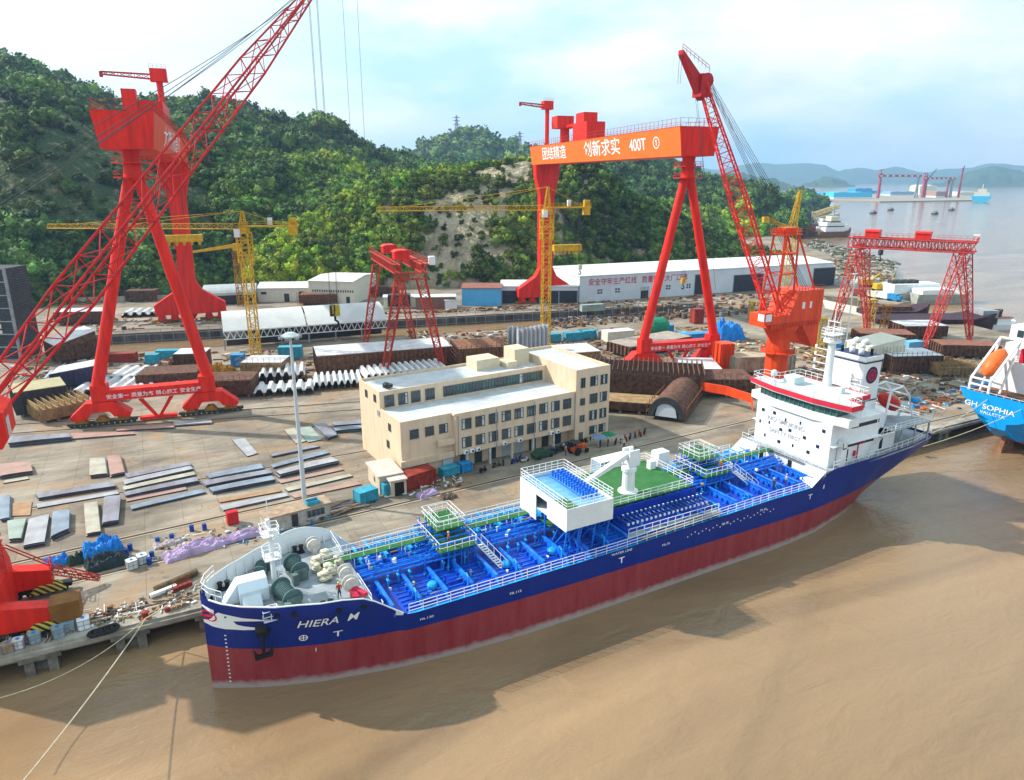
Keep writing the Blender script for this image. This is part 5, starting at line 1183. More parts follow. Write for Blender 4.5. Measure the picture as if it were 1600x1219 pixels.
# ------------------------------------------------------------ lattice gantries
def lattice_gantry(n1, n2, f1, f2, zt_, label, over=1.5, gw=5.6, m=redfade, house=2, lw=2.2, gh=2.0):
    """n1,n2 near feet, f1,f2 far feet; girder along near->far"""
    nc = (n1+n2)/2; fc = (f1+f2)/2; loc, rz, L = frame2(nc, fc); t = thing('lattice_gantry', label, 'gantry crane', loc, rz, 'low red lattice gantry cranes')
    wN = (n2-n1).length/2; wF = (f2-f1).length/2; z = zt_-3
    Mi = (Matrix.Translation(loc) @ Matrix.Rotation(rz,4,'Z')).inverted()
    for y, feet, top in ((0,(n1,n2),2.6),(L,(f1,f2),2.6)):
        for ft in feet:
            q_ = Mi @ ft; s = -1 if q_.x < 0 else 1
            mb = MB(); mb.lattice((s*top,y,z-3.6),(q_.x,q_.y,1.2),(lw,lw),(1.2,1.2),13,.17,.095); mb.build('leg', m, t, split=False)
            mb = MB(); mb.box(q_.x-2.2,q_.x+2.2,q_.y-.6,q_.y+.6,.15,1.2); mb.build('bogie', m, t)
        mb = MB(); mb.lattice((-top-1,y,z-2.8),(top+1,y,z-2.8),1.6,1.6,5,.12,.07); mb.build('head_truss', m, t, split=False)
    for s in (-1,1):
        mb = MB(); mb.lattice((s*gw/2,-over,z-gh/2),(s*gw/2,L+over,z-gh/2),(1.3,gh),(1.3,gh),20,.19,.11); mb.build('girder', m, t, split=False)
    mb = MB(); mb.box(-gw/2-1.2,-gw/2-.2,-over,L+over,z+.05,z+.12); mb.box(gw/2+.2,gw/2+1.2,-over,L+over,z+.05,z+.12); mb.build('walkway', m, t)
    mb = MB(); mb.rail([(-gw/2-1.2,-over,z+.1),(-gw/2-1.2,L+over,z+.1)],1.2,1.5,.05); mb.rail([(gw/2+1.2,-over,z+.1),(gw/2+1.2,L+over,z+.1)],1.2,1.5,.05); mb.rail([(-gw/2-1.2,-over,z+.1),(gw/2+1.2,-over,z+.1)],1.2,1.5,.05); mb.build('walkway_railing', m, t)
    for k in range(house):
        y = over+L*(.28+.5*k); mb = MB(); mb.box(-1.9,1.9,y-1.9,y+1.9,z+.2,z+2.0); mb.prism([(-2.2,z+2.01),(2.2,z+2.01),(1.2,z+2.5),(-1.2,z+2.5)],'y',y-2.1,y+2.1); mb.build('hoist_house', red, t, split=False)
    mb = MB(); mb.box(gw/2+1.3,gw/2+2.7,-over,-over+1.6,z-.2,z+1.8); mb.build('operator_cab', white, t)
    return t
def gl(x,y): return G(x,y)
n1,n2,f1,f2 = G(601,590),G(692,583),G(571,572),G(648,540)
f1 = G(571,545); 
nc = (n1+n2)/2; zz_ = hgt(640,432,nc)
lattice_gantry(n1,n2,f1,f2,hgt(643,413,nc),'red lattice gantry crane straddling blocks behind the tan office building', gw=6.4)
n1,n2,f1,f2 = G(1444,546),G(1514,532),G(1299,524),G(1354,518)
nc = (n1+n2)/2
lattice_gantry(n1,n2,f1,f2,hgt(1480,378,nc),'far red lattice gantry crane at the water edge on the right', over=3, gw=6.2, m=mat('lattice_red',(.60,.06,.05),.6,var=.3,scale=1), lw=3.0, gh=2.8)
q = W(1375,402,210); hook_block('crane_hook', q, 30, 'dark hook hanging from the lattice gantry crane by the water', .9, darkgrey)
# pylons on the hills
def pylon(px, pbase, ptop, f, label):
    b = W(px,pbase,f); h = W(px,ptop,f).z-b.z
    t = thing('power_pylon', label, 'pylon', b, 0, 'power pylons on the hills'); mb = MB(); mb.lattice((0,0,-5),(0,0,h*.6),h*.24,h*.09,5,.55,.35); mb.lattice((0,0,h*.6),(0,0,h),h*.09,h*.02,5,.5,.3); mb.build('tower', grey, t, split=False)
    for q in (.65,.78,.9): mb = MB(); mb.prism([(-h*.2,h*q),(h*.2,h*q),(0,h*q+h*.05)],'y',-.5,.5); mb.build('cross_arm', grey, t)
pylon(714,222,180,1500,'tall grey power pylon on top of the conical hill'); pylon(812,245,205,1490,'paler power pylon at the right shoulder of the conical hill'); pylon(1024,262,247,880,'small power pylon below the girder of the right gantry crane')
# ------------------------------------------------------------ office building beside the quay road
OB = thing('office_building', 'long tan office building with rows of windows facing the tanker', 'building', (31.6,101.4,3))
Z0 = 3.0; TZ = 14.0
mb = MB(); mb.box(31.6,41.2,101.6,110,Z0,TZ); mb.box(31.6,41.2,110,119.5,Z0,17.0); mb.build('left_wing', render_wall, OB, world=True)
mb = MB(); mb.box(41.2,66.5,100.6,110,6.3,TZ); mb.box(41.25,66.5,102.6,110,Z0,6.3); mb.box(41.2,66.5,110,119.5,Z0,17.0); mb.build('main_block', render_wall, OB, world=True)
for xx in np.arange(43.5,66,4.6):
    mb = MB(); mb.box(xx-.2,xx+.2,100.8,101.2,Z0,6.3); mb.build('arcade_column', mat('column_white',(.6,.58,.54),.7), OB, world=True)
mb = MB(); mb.box(66.5,74.6,100.45,119.5,Z0,18.2); mb.build('right_wing', render_wall, OB, world=True)
mb = MB(); mb.box(31.9,41.2,101.9,109.9,TZ,TZ+.03); mb.box(41.2,66.4,100.9,109.9,TZ,TZ+.034); mb.box(31.9,66.5,110.3,119.2,17.0,17.03); mb.box(66.8,74.3,100.8,119.2,18.2,18.23); mb.build('flat_roof', roofgrey, OB, world=True)
def parapet(mb, x0,x1,y0,y1,z,h=.7,sides='nsew'):
    if 's' in sides: mb.box(x0,x1,y0,y0+.25,z,z+h)
    if 'n' in sides: mb.box(x0,x1,y1-.25,y1,z,z+h)
    if 'w' in sides: mb.box(x0,x0+.25,y0+.25,y1-.25,z,z+h)
    if 'e' in sides: mb.box(x1-.25,x1,y0+.25,y1-.25,z,z+h)
mb = MB(); parapet(mb,31.6,41.2,101.6,110,TZ,.35,'sw'); mb.box(40.95,41.2,100.6,101.6,TZ,TZ+.35); parapet(mb,41.2,66.5,100.6,110,TZ,.4,'s'); parapet(mb,31.6,66.5,110,119.5,17.0,.55,'nsw'); parapet(mb,66.5,74.6,100.45,119.5,18.2,.6,'nsew'); mb.build('parapet', render_wall, OB, world=True, split=False)
mb = MB(); mb.box(53.5,58.5,114.5,118.6,17.0,19.3); mb.box(61.8,65.2,114,118,17.0,20.6); mb.box(59.5,61.8,113,116,17.0,18.4); mb.build('roof_house', mat('roof_house_cream',(.66,.56,.40),.85,var=.15), OB, world=True)
mb = MB(); mb.box(31.2,41.1,101.0,101.6,5.9,7.1); mb.box(38,41.15,100.8,101.5,8.6,9.6); mb.build('wall_band', render_wall, OB, world=True)
def window(x, z, w_, h_, y, nrm='s', m=glass, parts=3):
    mb = MB()
    if nrm == 's':
        mb.box(x-w_/2,x+w_/2,y-.05,y+.02,z,z+h_); o = mb.build('window', m, OB, world=True, split=False)
        mb = MB(); mb.box(x-w_/2-.08,x+w_/2+.08,y-.12,y,z-.1,z); mb.box(x-w_/2-.08,x+w_/2+.08,y-.12,y,z+h_,z+h_+.08)
        for k in range(parts+1): xx = x-w_/2+w_*k/parts; mb.box(xx-.05,xx+.05,y-.12,y-.001,z,z+h_)
        mb.box(x-w_/2,x+w_/2,y-.11,y-.002,z+h_*.68,z+h_*.73)
        if random.random() < .45: q = random.choice([0,1,2]); 
        else: q = None
    else:
        mb.box(y-.05,y+.02,x-w_/2,x+w_/2,z,z+h_); o = mb.build('window', m, OB, world=True, split=False)
        mb = MB(); mb.box(y-.1,y,x-w_/2-.08,x-w_/2,z,z+h_); mb.box(y-.1,y,x+w_/2,x+w_/2+.08,z,z+h_); mb.box(y-.1,y,x-.04,x+.04,z,z+h_); q = None
    f = mb.build('frame', frame_m, None, split=False, loc=None)
    vs_ = f.data.vertices
    for v in vs_: v.co = v.co-OB.location
    f.parent = o
    if q is not None and nrm == 's':
        mb = MB(); mb.box(x-w_/2+.1+q*w_/3,x-w_/2+w_/3+q*w_/3-.06,y-.07,y-.051,z+.05,z+h_-.05); c = mb.build('curtain', mat('curtain',(.60,.62,.62),.8), None, split=False)
        for v in c.data.vertices: v.co = v.co-OB.location
        c.parent = o
for k,x in enumerate(np.linspace(43.3,64.6,9)): window(x,11.2,1.75,1.9,100.6); window(x,7.6,1.75,1.9,100.6)
for x in (34.0,36.8,39.4): window(x,10.9,1.5,1.6,101.6)
for x in (33.4,36.0,38.4,41.2): window(x,14.5,1.7,2.1,110,parts=3)
for k in range(8): window(43.9+1.3+k*2.72,14.6,2.6,1.9,110,m=greenglass if k%2 else glass,parts=4)
for z in (15.0,11.3,7.7):
    window(68.1,z,.9 if z > 12 else 1.0,1.9 if z > 12 else 1.3,100.45,parts=2); window(70.7,z,1.7,1.9,100.45); window(73.1,z,1.5,1.9,100.45)
window(70.8,4.6,1.6,1.6,100.45); window(73.0,4.6,1.5,1.6,100.45)
for y_,z in ((112,15),(106,11.2),(107,7.6),(116,14.8)): window(y_,z,.9,1.5,31.6,'w')
window(35.6,4.2,1.3,1.5,101.6)
mb = MB(); mb.box(39,41,101.3,101.6,Z0,5.7); mb.build('shutter_door', mat('shutter_pale',(.50,.56,.58),.5,var=.15,bump=.4,wave=('Z',3)), OB, world=True)
mb = MB(); mb.box(67.4,68.4,100.41,100.45,Z0,5.4); mb.build('door', frame_m, OB, world=True)
for x in np.arange(43,66,2.9):
    mb = MB(); mb.box(x,x+1.5,102.5,102.6,Z0,5.6); mb.build('shop_door', random.choice([darkgrey,frame_m,glass,MATS['shutter_pale']]), OB, world=True)
for x in (42.9,44.1,45.3,50.7,53.9,61.0,62.3):
    mb = MB(); mb.cb((x,100.3,6.75),(.85,.45,.6)); o = mb.build('air_conditioner', white, OB, world=True)
    mb = MB(); mb.lathe((x+.1,100.07,6.75),[(.22,-.01),(.22,.0)],12,ax='y'); f = mb.build('fan', black, None)
    for v in f.data.vertices: v.co = v.co-OB.location
    f.parent = o
mb = MB(); mb.cb((31.55,110.6,13.2),(.1,1.1,1.1)); mb.build('satellite_dish', grey, OB, world=True)
mb = MB(); 
for k in range(12): a_ = random.random()*3; mb.cb((33.2+random.random()*1.6,111.5+random.random()*1.5,17.5+random.random()*.7),(.7,.5,.5),a_)
mb.build('roof_junk', darkgrey, OB, world=True, split=False)
OB.location.x += .7; OB.scale = (.965,1,.895); OB.rotation_euler.z = radians(5); OB.location.y += .6
for x in (41.6,49.2,57.2,66.3): mb = MB(); mb.tube((x,100.36,6.4),(x,100.36,14.0),.07,6); o = mb.build('downpipe', grey, None); [setattr(v,'co',v.co-Vector((31.6,101.4,3))) for v in o.data.vertices]; o.parent = OB
AN = thing('annex_hut', 'small cream gatehouse hut built against the left end of the tan office building', 'hut', (29.6,101.5,3))
mb = MB(); mb.box(27.6,31.5,99.2,105.5,3,5.9); mb.box(28.9,31.4,97.6,99.2,3,5.6); mb.build('wall', mat('hut_cream',(.62,.52,.38),.8,var=.2), AN, world=True)
mb = MB(); mb.box(27.3,31.5,99.0,105.8,5.9,6.1); mb.box(28.6,31.5,97.2,99.0,5.62,5.8); mb.build('roof', mat('hut_roof',(.62,.52,.46),.7,var=.2), AN, world=True)
mb = MB(); mb.box(29.5,31.0,97.56,97.6,3,5.2); mb.build('doorway', black, AN, world=True)
mb = MB(); mb.box(27.56,27.6,101.5,102.2,4.2,5); mb.build('window', frame_m, AN, world=True)

# ------------------------------------------------------------ long white workshop under the quarry
def quadbox(name, label, cat, pf0, pf1, depth, h, wallm, roofm, gable=0., group=None, z=3.0):
    """building with its front foot line from pf0 to pf1 (world points)"""
    d = pf1-pf0; L = hypot(d.x,d.y); rz = atan2(d.y,d.x); t = thing(name,label,cat,pf0,rz,group)
    mb = MB(); mb.prism([(0,0),(depth,0),(depth,h),(depth/2,h+gable),(0,h)],'x',0,L); mb.build('wall', wallm, t)
    mb = MB(); mb.prism([(-.3,h+.05),(depth/2,h+gable+.1),(depth+.3,h+.05),(depth+.3,h+.3),(depth/2,h+gable+.4),(-.3,h+.3)],'x',-.3,L+.3); mb.build('roof', roofm, t)
    return t, L
roofwhite = mat('roof_white', (.74,.76,.78), .5, dark=(.6,.62,.64), scale=.2, bump=.3, wave=('X',1.2))
t, L = quadbox('workshop','very long white workshop with a red slogan on its wall, below the quarry','workshop', G(905,473), G(1298,446), 34, 10.2, whitewall, roofwhite, 1.2)
WS = t
s0 = 48.0
mb = MB(); mb.box(28,31.6,-.06,0,0,3.2); mb.build('gate', darkgrey, t); mb = MB(); mb.box(27.8,31.8,-.1,0,3.2,4.8); mb.build('shutter', MATS['shutter_pale'], t)
for x in (8,16,40,50): 
    mb = MB(); mb.box(x,x+2.2,-.05,0,3,4.8); o = mb.build('window', frame_m, t)
    mb = MB(); mb.box(x+1.0,x+1.2,-.08,-.051,3,4.8); mb.box(x,x+1,-.079,-.051,3.8,4.0); mb.box(x+1.2,x+2.2,-.079,-.051,3.8,4.0); f = mb.build('frame', white, o, split=False)
for (x0,x1,h_) in ((54,60,8.6),(74,90,7.4),(118,131,8.4)):
    mb = MB(); mb.box(x0,x1,-.06,0,0,h_); mb.build('large_gate', mat('gate_dark',(.035,.04,.055),.5), t)
    mb = MB(); mb.box(x0,x0+.25,-.1,-.061,0,h_); mb.box(x1-.25,x1,-.1,-.061,0,h_); mb.box(x0+.25,x1-.25,-.1,-.061,h_-.25,h_); mb.build('gate_frame', grey, t, split=False)
text('安全守牢生产红线   质量铸就大厂口碑', 3.0, facing((27,-.1,7.6),(0,-1,0)), t, redtext, 'wall_lettering', sx=.92)
text('以人为本安全第一', 1.7, facing((102,-.1,6.4),(0,-1,0)), t, mat('grey_red_letters',(.45,.25,.28),.6), 'wall_lettering')
t, L = quadbox('open_workshop','lower white open fronted shed joined to the left end of the workshop','workshop', G(783,474), G(903,474), 18, 6.5, whitewall, roofwhite, .8)
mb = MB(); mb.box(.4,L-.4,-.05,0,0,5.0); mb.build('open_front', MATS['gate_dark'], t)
for k in range(5): mb = MB(); mb.box(k*L/4-.2,k*L/4+.2,-.3,-.06,0,5.2); mb.build('post', grey, t)
t, L = quadbox('blue_building','bright blue clad shed with a rusty red roof left of the rigid crane leg','shed', G(722,478), G(783,478), 14, 6.6, mat('sky_blue_wall',(.10,.42,.75),.55,var=.12), mat('roof_rusty',(.30,.12,.09),.8,var=.3), .5)
t, L = quadbox('long_warehouse','cream warehouse with a row of small dark windows, behind the curved white shed','warehouse', G(484,474), G(553,476), 26, 8.6, mat('pale_cream_wall',(.66,.64,.55),.7,var=.12), mat('cream_roof',(.66,.66,.62),.6,var=.12,bump=.3,wave=('X',1.2)), .9)
for k in range(18): mb = MB(); mb.box(1.5+k*L/19,1.5+k*L/19+.5,-.05,0,4.6,5.5); mb.build('window', darkgrey, t)
mb = MB(); mb.box(L-3,L-1.5,-.05,0,0,3); mb.build('door', darkgrey, t)
t, L = quadbox('cream_shed','small cream gabled shed with double doors, left of the cream warehouse','shed', G(404,472), G(482,471), 12, 5.2, MATS['pale_cream_wall'], roofwhite, 1.6)
mb = MB(); mb.box(L*.52,L*.52+2,-.05,0,0,3.2); mb.build('door', darkgrey, t)
for x in (1.2,L-3.5): mb = MB(); mb.box(x,x+2.2,-.05,0,3,4); mb.build('window', darkgrey, t)
t = thing('arched_shed','grey arched roof shed standing right of the left crane rigid leg','shed', G(318,478)); mb = MB()
a0 = G(318,478); a1 = G(402,474); d_ = a1-a0; LL_ = hypot(d_.x,d_.y); t.rotation_euler.z = atan2(d_.y,d_.x)
mb.prism([(0,3.6)]+[(16*(1-cos(k*pi/10))/2,3.6+3.2*sin(k*pi/10)) for k in range(1,10)]+[(16,3.6)],'x',0,LL_); mb.build('roof', mat('arch_grey',(.42,.46,.47),.5,var=.2), t)
mb = MB(); mb.box(.2,LL_-.2,.2,15.8,0,3.6); mb.build('wall', MATS['gate_dark'], t)
for i,(x0,x1,y_,hh,m,lab) in enumerate([(232,262,463,2.6,mat('teal_roof',(.05,.42,.38),.5),'small teal green shed at the hill foot left of the crane leg'),(206,236,466,2.4,cream,'small pale hut at the hill foot beside the teal shed'),
    (100,122,463,8,white,'white upright plate seen through the lattice boom at the hill foot'),(600,650,478,4,cream,'low cream workshop behind the small lattice gantry'),(650,712,480,4.5,mat('brown_shed',(.25,.13,.10),.8),'low brown store behind the red lattice gantry'),(696,714,480,3.2,white,'little white cabin at the left of the blue shed')]):
    quadbox('hut',lab,'hut',G(x0,y_+4),G(x1,y_+3),6,hh,m,roofwhite if i else m,.4)
# boundary wall along the hill foot
mb = MB(); a = G(30,476); b = G(330,468); d_ = (b-a); mb.prism([(0,0),(hypot(d_.x,d_.y),0),(hypot(d_.x,d_.y),2.2),(0,2.2)],'y',0,.3)
o = mb.build('boundary_wall', concrete); o.location = a; o.rotation_euler.z = atan2(d_.y,d_.x); tag(o,'low pale wall along the foot of the left hill','wall')

# curved white shed with space frame
a0 = G(352,548); a1 = G(606,527); d_ = a1-a0; LL_ = hypot(d_.x,d_.y)
CS = thing('barrel_roof_shed','big white barrel roofed shed open underneath on white trusses','shed', a0, atan2(d_.y,d_.x))
Wd = 21; arc = [(Wd*k/14, 5.6+3.8*sin(pi*k/14)) for k in range(15)]
mb = MB(); mb.prism(arc+[(Wd*k/14, 5.4+3.8*sin(pi*k/14)) for k in range(14,-1,-1)],'x',0,LL_*.487); mb.build('roof', barrel_m, CS); 
mb = MB(); mb.prism(arc+[(Wd*k/14, 5.4+3.8*sin(pi*k/14)) for k in range(14,-1,-1)],'x',LL_*.497,LL_); mb.build('roof', barrel_m, CS)
mb = MB()
for y_ in (0.1,):
    n_ = 26
    for k in range(n_):
        x0 = LL_*k/n_; x1 = LL_*(k+1)/n_; mb.tube((x0,y_,5.4),(x1,y_,5.4),.16,5); mb.tube((x0,y_+.6,3.0),(x1,y_+.6,3.0),.16,5); mb.tube((x0,y_,5.4),((x0+x1)/2,y_+.6,3.0),.12,5); mb.tube(((x0+x1)/2,y_+.6,3.0),(x1,y_,5.4),.12,5)
mb.build('truss', white, CS, split=False)
for k in range(7):
    mb = MB(); mb.tube((LL_*k/6,.6,0),(LL_*k/6,.6,3),.22,8); mb.build('column', grey, CS); mb = MB(); mb.tube((LL_*k/6,Wd-.6,0),(LL_*k/6,Wd-.6,5.5),.22,8); mb.build('column', grey, CS)
mb = MB(); mb.box(.6,LL_-.6,6,Wd-1,0.02,2.4); mb.build('stored_goods', darkgrey, CS)
# dark tower-like structure at the far left edge
t = thing('steel_tower','dark steel framed building with cream window strip at the left picture edge','building', G(-14,562), radians(-27))
hT = hgt(10,415,G(10,552))-3
mb = MB(); mb.box(-6,8.2,0,9,0,hT); mb.build('wall', mat('dark_cladding',(.055,.06,.075),.5,var=.4,scale=.7,bump=.6,wave=('Z',.5)), t)
mb = MB()
for x in (-6,1.5,8.2): mb.box(x-.3,x+.3,-.3,.3,0,hT+.3)
for k in range(8): mb.box(-6.2,8.4,-.15,0,hT*k/7-.15,hT*k/7+.15)
mb.build('steel_frame', grey, t, split=False)
for k in range(9): mb = MB(); mb.box(2.6,4.6,-.06,-.0,hT*(.28+.07*k),hT*(.28+.07*k)+1.2); mb.build('window', cream, t)
# lamp mast
lb = G(476,782); t = thing('lamp_mast','tall grey floodlight mast standing beside the site hut','lamp mast', lb); hL = hgt(460,525,lb)-3
mb = MB(); mb.tube((0,0,0),(0,0,hL),.38,12,.18); mb.build('pole', mat('mast_grey',(.55,.58,.60),.4,var=.1), t)
mb = MB(); mb.lathe((0,0,hL),[(1.3,-.1),(1.3,.1),(.6,.5),(.1,.55)],14)
mb.build('lamp_ring', MATS['mast_grey'], t)
for k in range(6): mb = MB(); a_ = k*pi/3; mb.cb((1.35*cos(a_),1.35*sin(a_),hL-.2),(.5,.5,.35),a_); mb.build('floodlight', grey, t)
# white slender poles on the quay to the right
for (px,py,pt,lab) in ((1318,565,428,'tall thin white lamp post behind the tanker radar mast'),):
    b = G(px,py); h_ = hgt(px+2,pt,b)-3; t = thing('lamp_post',lab,'lamp post',b); mb = MB(); mb.tube((0,0,0),(0,0,h_),.22,8,.12); mb.build('pole', white, t); mb = MB(); mb.cb((0,0,h_),(1.6,.4,.25)); mb.build('lamp_head', white, t)
# ------------------------------------------------------------ steel plates lying in the front yard
plate_m = {
 'grey': mat('plate_grey', (.27,.28,.33), .5, dark=(.17,.15,.16), scale=.4, stretch=(1,.4,1)),
 'blue grey': mat('plate_bluegrey', (.25,.31,.38), .45, dark=(.16,.18,.22), scale=.4),
 'pink': mat('plate_pink', (.42,.25,.21), .6, dark=(.30,.20,.16), scale=.5),
 'cream': mat('plate_cream', (.44,.42,.34), .6, dark=(.32,.28,.22), scale=.5),
 'pale': mat('plate_pale', (.40,.41,.43), .45, dark=(.27,.26,.27), scale=.4),
 'pale green': mat('plate_green', (.33,.40,.35), .5, dark=(.24,.27,.23), scale=.4),
 'orange': mat('plate_orange', (.40,.24,.13), .7, dark=(.28,.16,.09), scale=.5)}
edge_m = mat('plate_edge', (.07,.07,.10), .6, var=.4)
def plates(q, h, col, label, ox=0, oy=0, dv=4.0):
    """q: four picture corners in a zoomed crop; laid out flat on the yard at height h"""
    pts = [G(ox+x/dv, oy+y/dv, 3+h) for x,y in q]; c = sum(pts, Vector((0,0,0)))/4; c.z = 3
    t = thing('steel_plate_stack', label, 'steel plates', c, 0, 'steel plate stacks in the front yard')
    n = 1 if h < .3 else 3; rnd = random.Random(int(q[0][0]*7+q[0][1]))
    loc = [(p.x-c.x, p.y-c.y) for p in pts]
    for k in range(n):
        z0 = h*k/n + (0.03 if k else .02); z1 = h*(k+1)/n; dx = rnd.uniform(-.18,.18) if k < n-1 else 0; dy = rnd.uniform(-.1,.1) if k < n-1 else 0
        mb = MB(); st = 8 ; a,b_,c_,d_ = [Vector(p) for p in loc]; top = []
        sag = .10*h
        def zz(t_): return (-sag*(4*t_*(1-t_)) if n > 1 else 0)*(-1)
        vs = []
        for i in range(st+1):
            t_ = i/st; p0 = a.lerp(b_,t_); p1 = d_.lerp(c_,t_)
            for p,z in ((p0,z0),(p0,z1),(p1,z1),(p1,z0)): vs.append((p.x+dx,p.y+dy,z+ zz(t_)*(1 if k or z>z0 else 0)))
        fs = [(i*4+j,(i+1)*4+j,(i+1)*4+(j+1)%4,i*4+(j+1)%4) for i in range(st) for j in range(4)]+[(0,1,2,3),(st*4+3,st*4+2,st*4+1,st*4)]
        mi = [0 if (j==1) else 1 for i in range(st) for j in range(4)]+[1,1]
        mb.add(vs,fs); mb.m = mi
        o = mb.build('plate', [plate_m[col], edge_m], t, split=False)
C3 = (0,620); C5 = (300,620)
PL = [
 ([(40,250),(430,228),(440,250),(50,290)],1.3,'grey','long thick grey plate pack just right of the portal crane cab',C3),
 ([(440,228),(830,218),(845,232),(450,262)],.3,'pink','long pinkish plate in front of the left gantry crane bogies',C3),
 ([(715,195),(1080,172),(1090,192),(730,212)],.3,'pink','thin pink plate just under the centre strut of the left gantry crane',C3),
 ([(1085,152),(1320,143),(1325,160),(1090,178)],.6,'pale','short pale plate pack before the right bogie of the left gantry crane',C3),
 ([(0,418),(185,408),(205,462),(0,494)],1.0,'pink','pink topped plate pack cut by the left picture edge',C3),
 ([(30,522),(170,497),(180,512),(20,540)],.2,'cream','single thin cream plate near the left picture edge, below the pink pack',C3),
 ([(560,385),(655,380),(668,478),(558,492)],.9,'cream','broad cream plate stack beside the pink one',C3),
 ([(670,370),(750,364),(778,470),(690,488)],.9,'pink','broad pink red plate stack beside the cream one',C3),
 ([(220,605),(700,530),(722,556),(240,632)],.8,'grey','long dark grey plate pack left of the middle pile',C3),
 ([(225,670),(730,588),(745,604),(235,694)],.2,'pale','long thin pale plate below the dark grey pack on the left',C3),
 ([(780,480),(1180,405),(1195,424),(800,506)],.7,'grey','uppermost grey plate pack of the middle pile',C3),
 ([(770,520),(1190,430),(1205,450),(780,546)],.7,'pale','pale plate pack, second from the top of the middle pile',C3),
 ([(765,562),(1210,466),(1218,486),(775,582)],.5,'cream','cream plate pack, third from the top of the middle pile',C3),
 ([(770,596),(1225,500),(1240,524),(785,618)],.9,'grey','sagging grey plate pack, fourth from the top of the middle pile',C3),
 ([(785,632),(1160,562),(1168,578),(792,654)],.2,'pink','thin pink plate near the bottom of the middle pile',C3),
 ([(810,680),(1262,574),(1282,596),(822,702)],.5,'blue grey','blue grey plate pack at the bottom of the middle pile',C3),
 ([(85,484),(430,416),(448,444),(110,508)],.7,'blue grey','blue grey plate pack at the top of the pile left of the lamp mast',C5),
 ([(60,528),(480,452),(500,474),(90,552)],.7,'grey','sagging grey plate pack in the middle of the pile left of the lamp mast',C5),
 ([(105,568),(500,492),(520,516),(130,592)],.9,'blue grey','thick blue grey plate pack at the bottom of the pile left of the lamp mast',C5),
 ([(488,360),(745,302),(800,310),(500,372)],.5,'grey','uppermost grey plate pack crossed by the lamp mast',C5),
 ([(490,425),(830,330),(858,350),(505,442)],.5,'blue grey','blue grey plate pack crossed by the lamp mast, second from the top',C5),
 ([(525,465),(870,374),(918,398),(550,484)],1.1,'pale','thick pale plate pack crossed by the lamp mast, third from the top',C5),
 ([(540,525),(930,440),(950,455),(555,540)],.2,'pink','thin pink plate crossed by the lamp mast',C5),
 ([(580,572),(985,480),(1005,494),(600,590)],.4,'cream','thin cream plate with dark edge crossed by the lamp mast',C5),
 ([(615,612),(1030,530),(1060,545),(640,632)],.2,'pink','long thin pink plate ending near the gatehouse hut',C5),
 ([(250,268),(330,258),(410,352),(345,372)],.2,'pale','single pale plate lying alone behind the piles',C5),
 ([(575,205),(640,192),(715,275),(650,292)],.2,'cream','single cream plate lying left of the dull green one',C5),
 ([(655,200),(740,182),(815,266),(725,284)],.2,'pale green','single dull green grey plate lying between the cream and the thick grey one',C5),
 ([(755,172),(840,164),(908,236),(850,256)],.8,'grey','thick grey plate pack lying crosswise near the office end wall',C5),
 ([(872,160),(1070,140),(1078,165),(890,180)],.6,'grey','grey plate pack touching the office end wall, the farther of two',C5),
 ([(880,192),(1070,176),(1078,196),(898,212)],.9,'blue grey','blue grey plate pack by the office end wall, the nearer of two',C5),
 ([(160,640),(545,572),(560,590),(175,660)],.2,'orange','rusty orange plate in front of the pile left of the lamp mast',C5),
 ([(170,680),(590,600),(602,618),(195,708)],.3,'pale','pale plate with rusty end behind the site hut',C5),
 ([(0,625),(62,612),(58,755),(0,765)],.8,'blue grey','narrow blue grey plate pack by the portal crane leg',C3),
 ([(75,665),(200,655),(188,740),(75,745)],.15,'orange','square rusty orange plate lying flat at the left',C3),
 ([(45,775),(163,760),(130,882),(55,890)],.9,'pale green','pale green plate pack beside the portal crane leg',C3),
 ([(180,765),(308,732),(278,905),(145,930)],.9,'pale','broad pale grey plate pack, middle of the three at the left front',C3),
 ([(330,718),(435,706),(430,822),(318,872)],1.1,'blue grey','stepped blue grey plate stack, rightmost of the three at the left front',C3),
 ([(525,668),(608,655),(628,840),(540,856)],.8,'cream','yellowish cream plate stack with dark dots at the left front',C3),
 ([(652,625),(755,615),(740,770),(640,788)],1.0,'grey','warm grey plate stack right of the yellowish cream one',C3)]
for q,h,col,lab,(ox,oy) in PL: plates(q,h*.68 if h > .3 else h,col,lab,ox,oy)

# ------------------------------------------------------------ corrugated bulkheads painted white
def corrugated(pa, pb, depth, h, nw, label, m=whiteplate, amp=1.5, up=False, zb=.6, tilt=0):
    d = pb-pa; L = hypot(d.x,d.y); rz = atan2(d.y,d.x); t = thing('corrugated_panel', label, 'ship panel', pa, rz, 'corrugated white ship panels')
    prof_ = []
    p = L/nw
    for k in range(nw): x = k*p; q_ = amp if up else amp*.62; prof_ += [(x,0),(x+p*.2,0),(x+p*.38,q_),(x+p*.74,q_),(x+p*.92,0)]
    prof_.append((L,0)); th = .22
    if up: mb = MB(); mb.prism([(x,z) for x,z in prof_]+[(x,z+th) for x,z in prof_[::-1]],'z',0,h)
    else:
        mb = MB(); poly = [(x,z+zb) for x,z in prof_]+[(x,z+zb+th) for x,z in prof_[::-1]]; mb.prism(poly,'y',0,depth*1.25)
        if tilt: mb.v = [(v[0],v[1],v[2]+v[1]*tilt) for v in mb.v]
    mb.build('corrugated_sheet', m, t)
    if not up:
        mb = MB()
        for k in range(nw+1): mb.box(k*p-.1,k*p+.1,0.2,depth-.2,0,zb-.03)
        mb.build('support_frame', rust, t, split=False)
    return t
corrugated(G(110,620),G(215,616),10,0,6,'big corrugated white panel behind the left gantry leg, front row',amp=1.3)
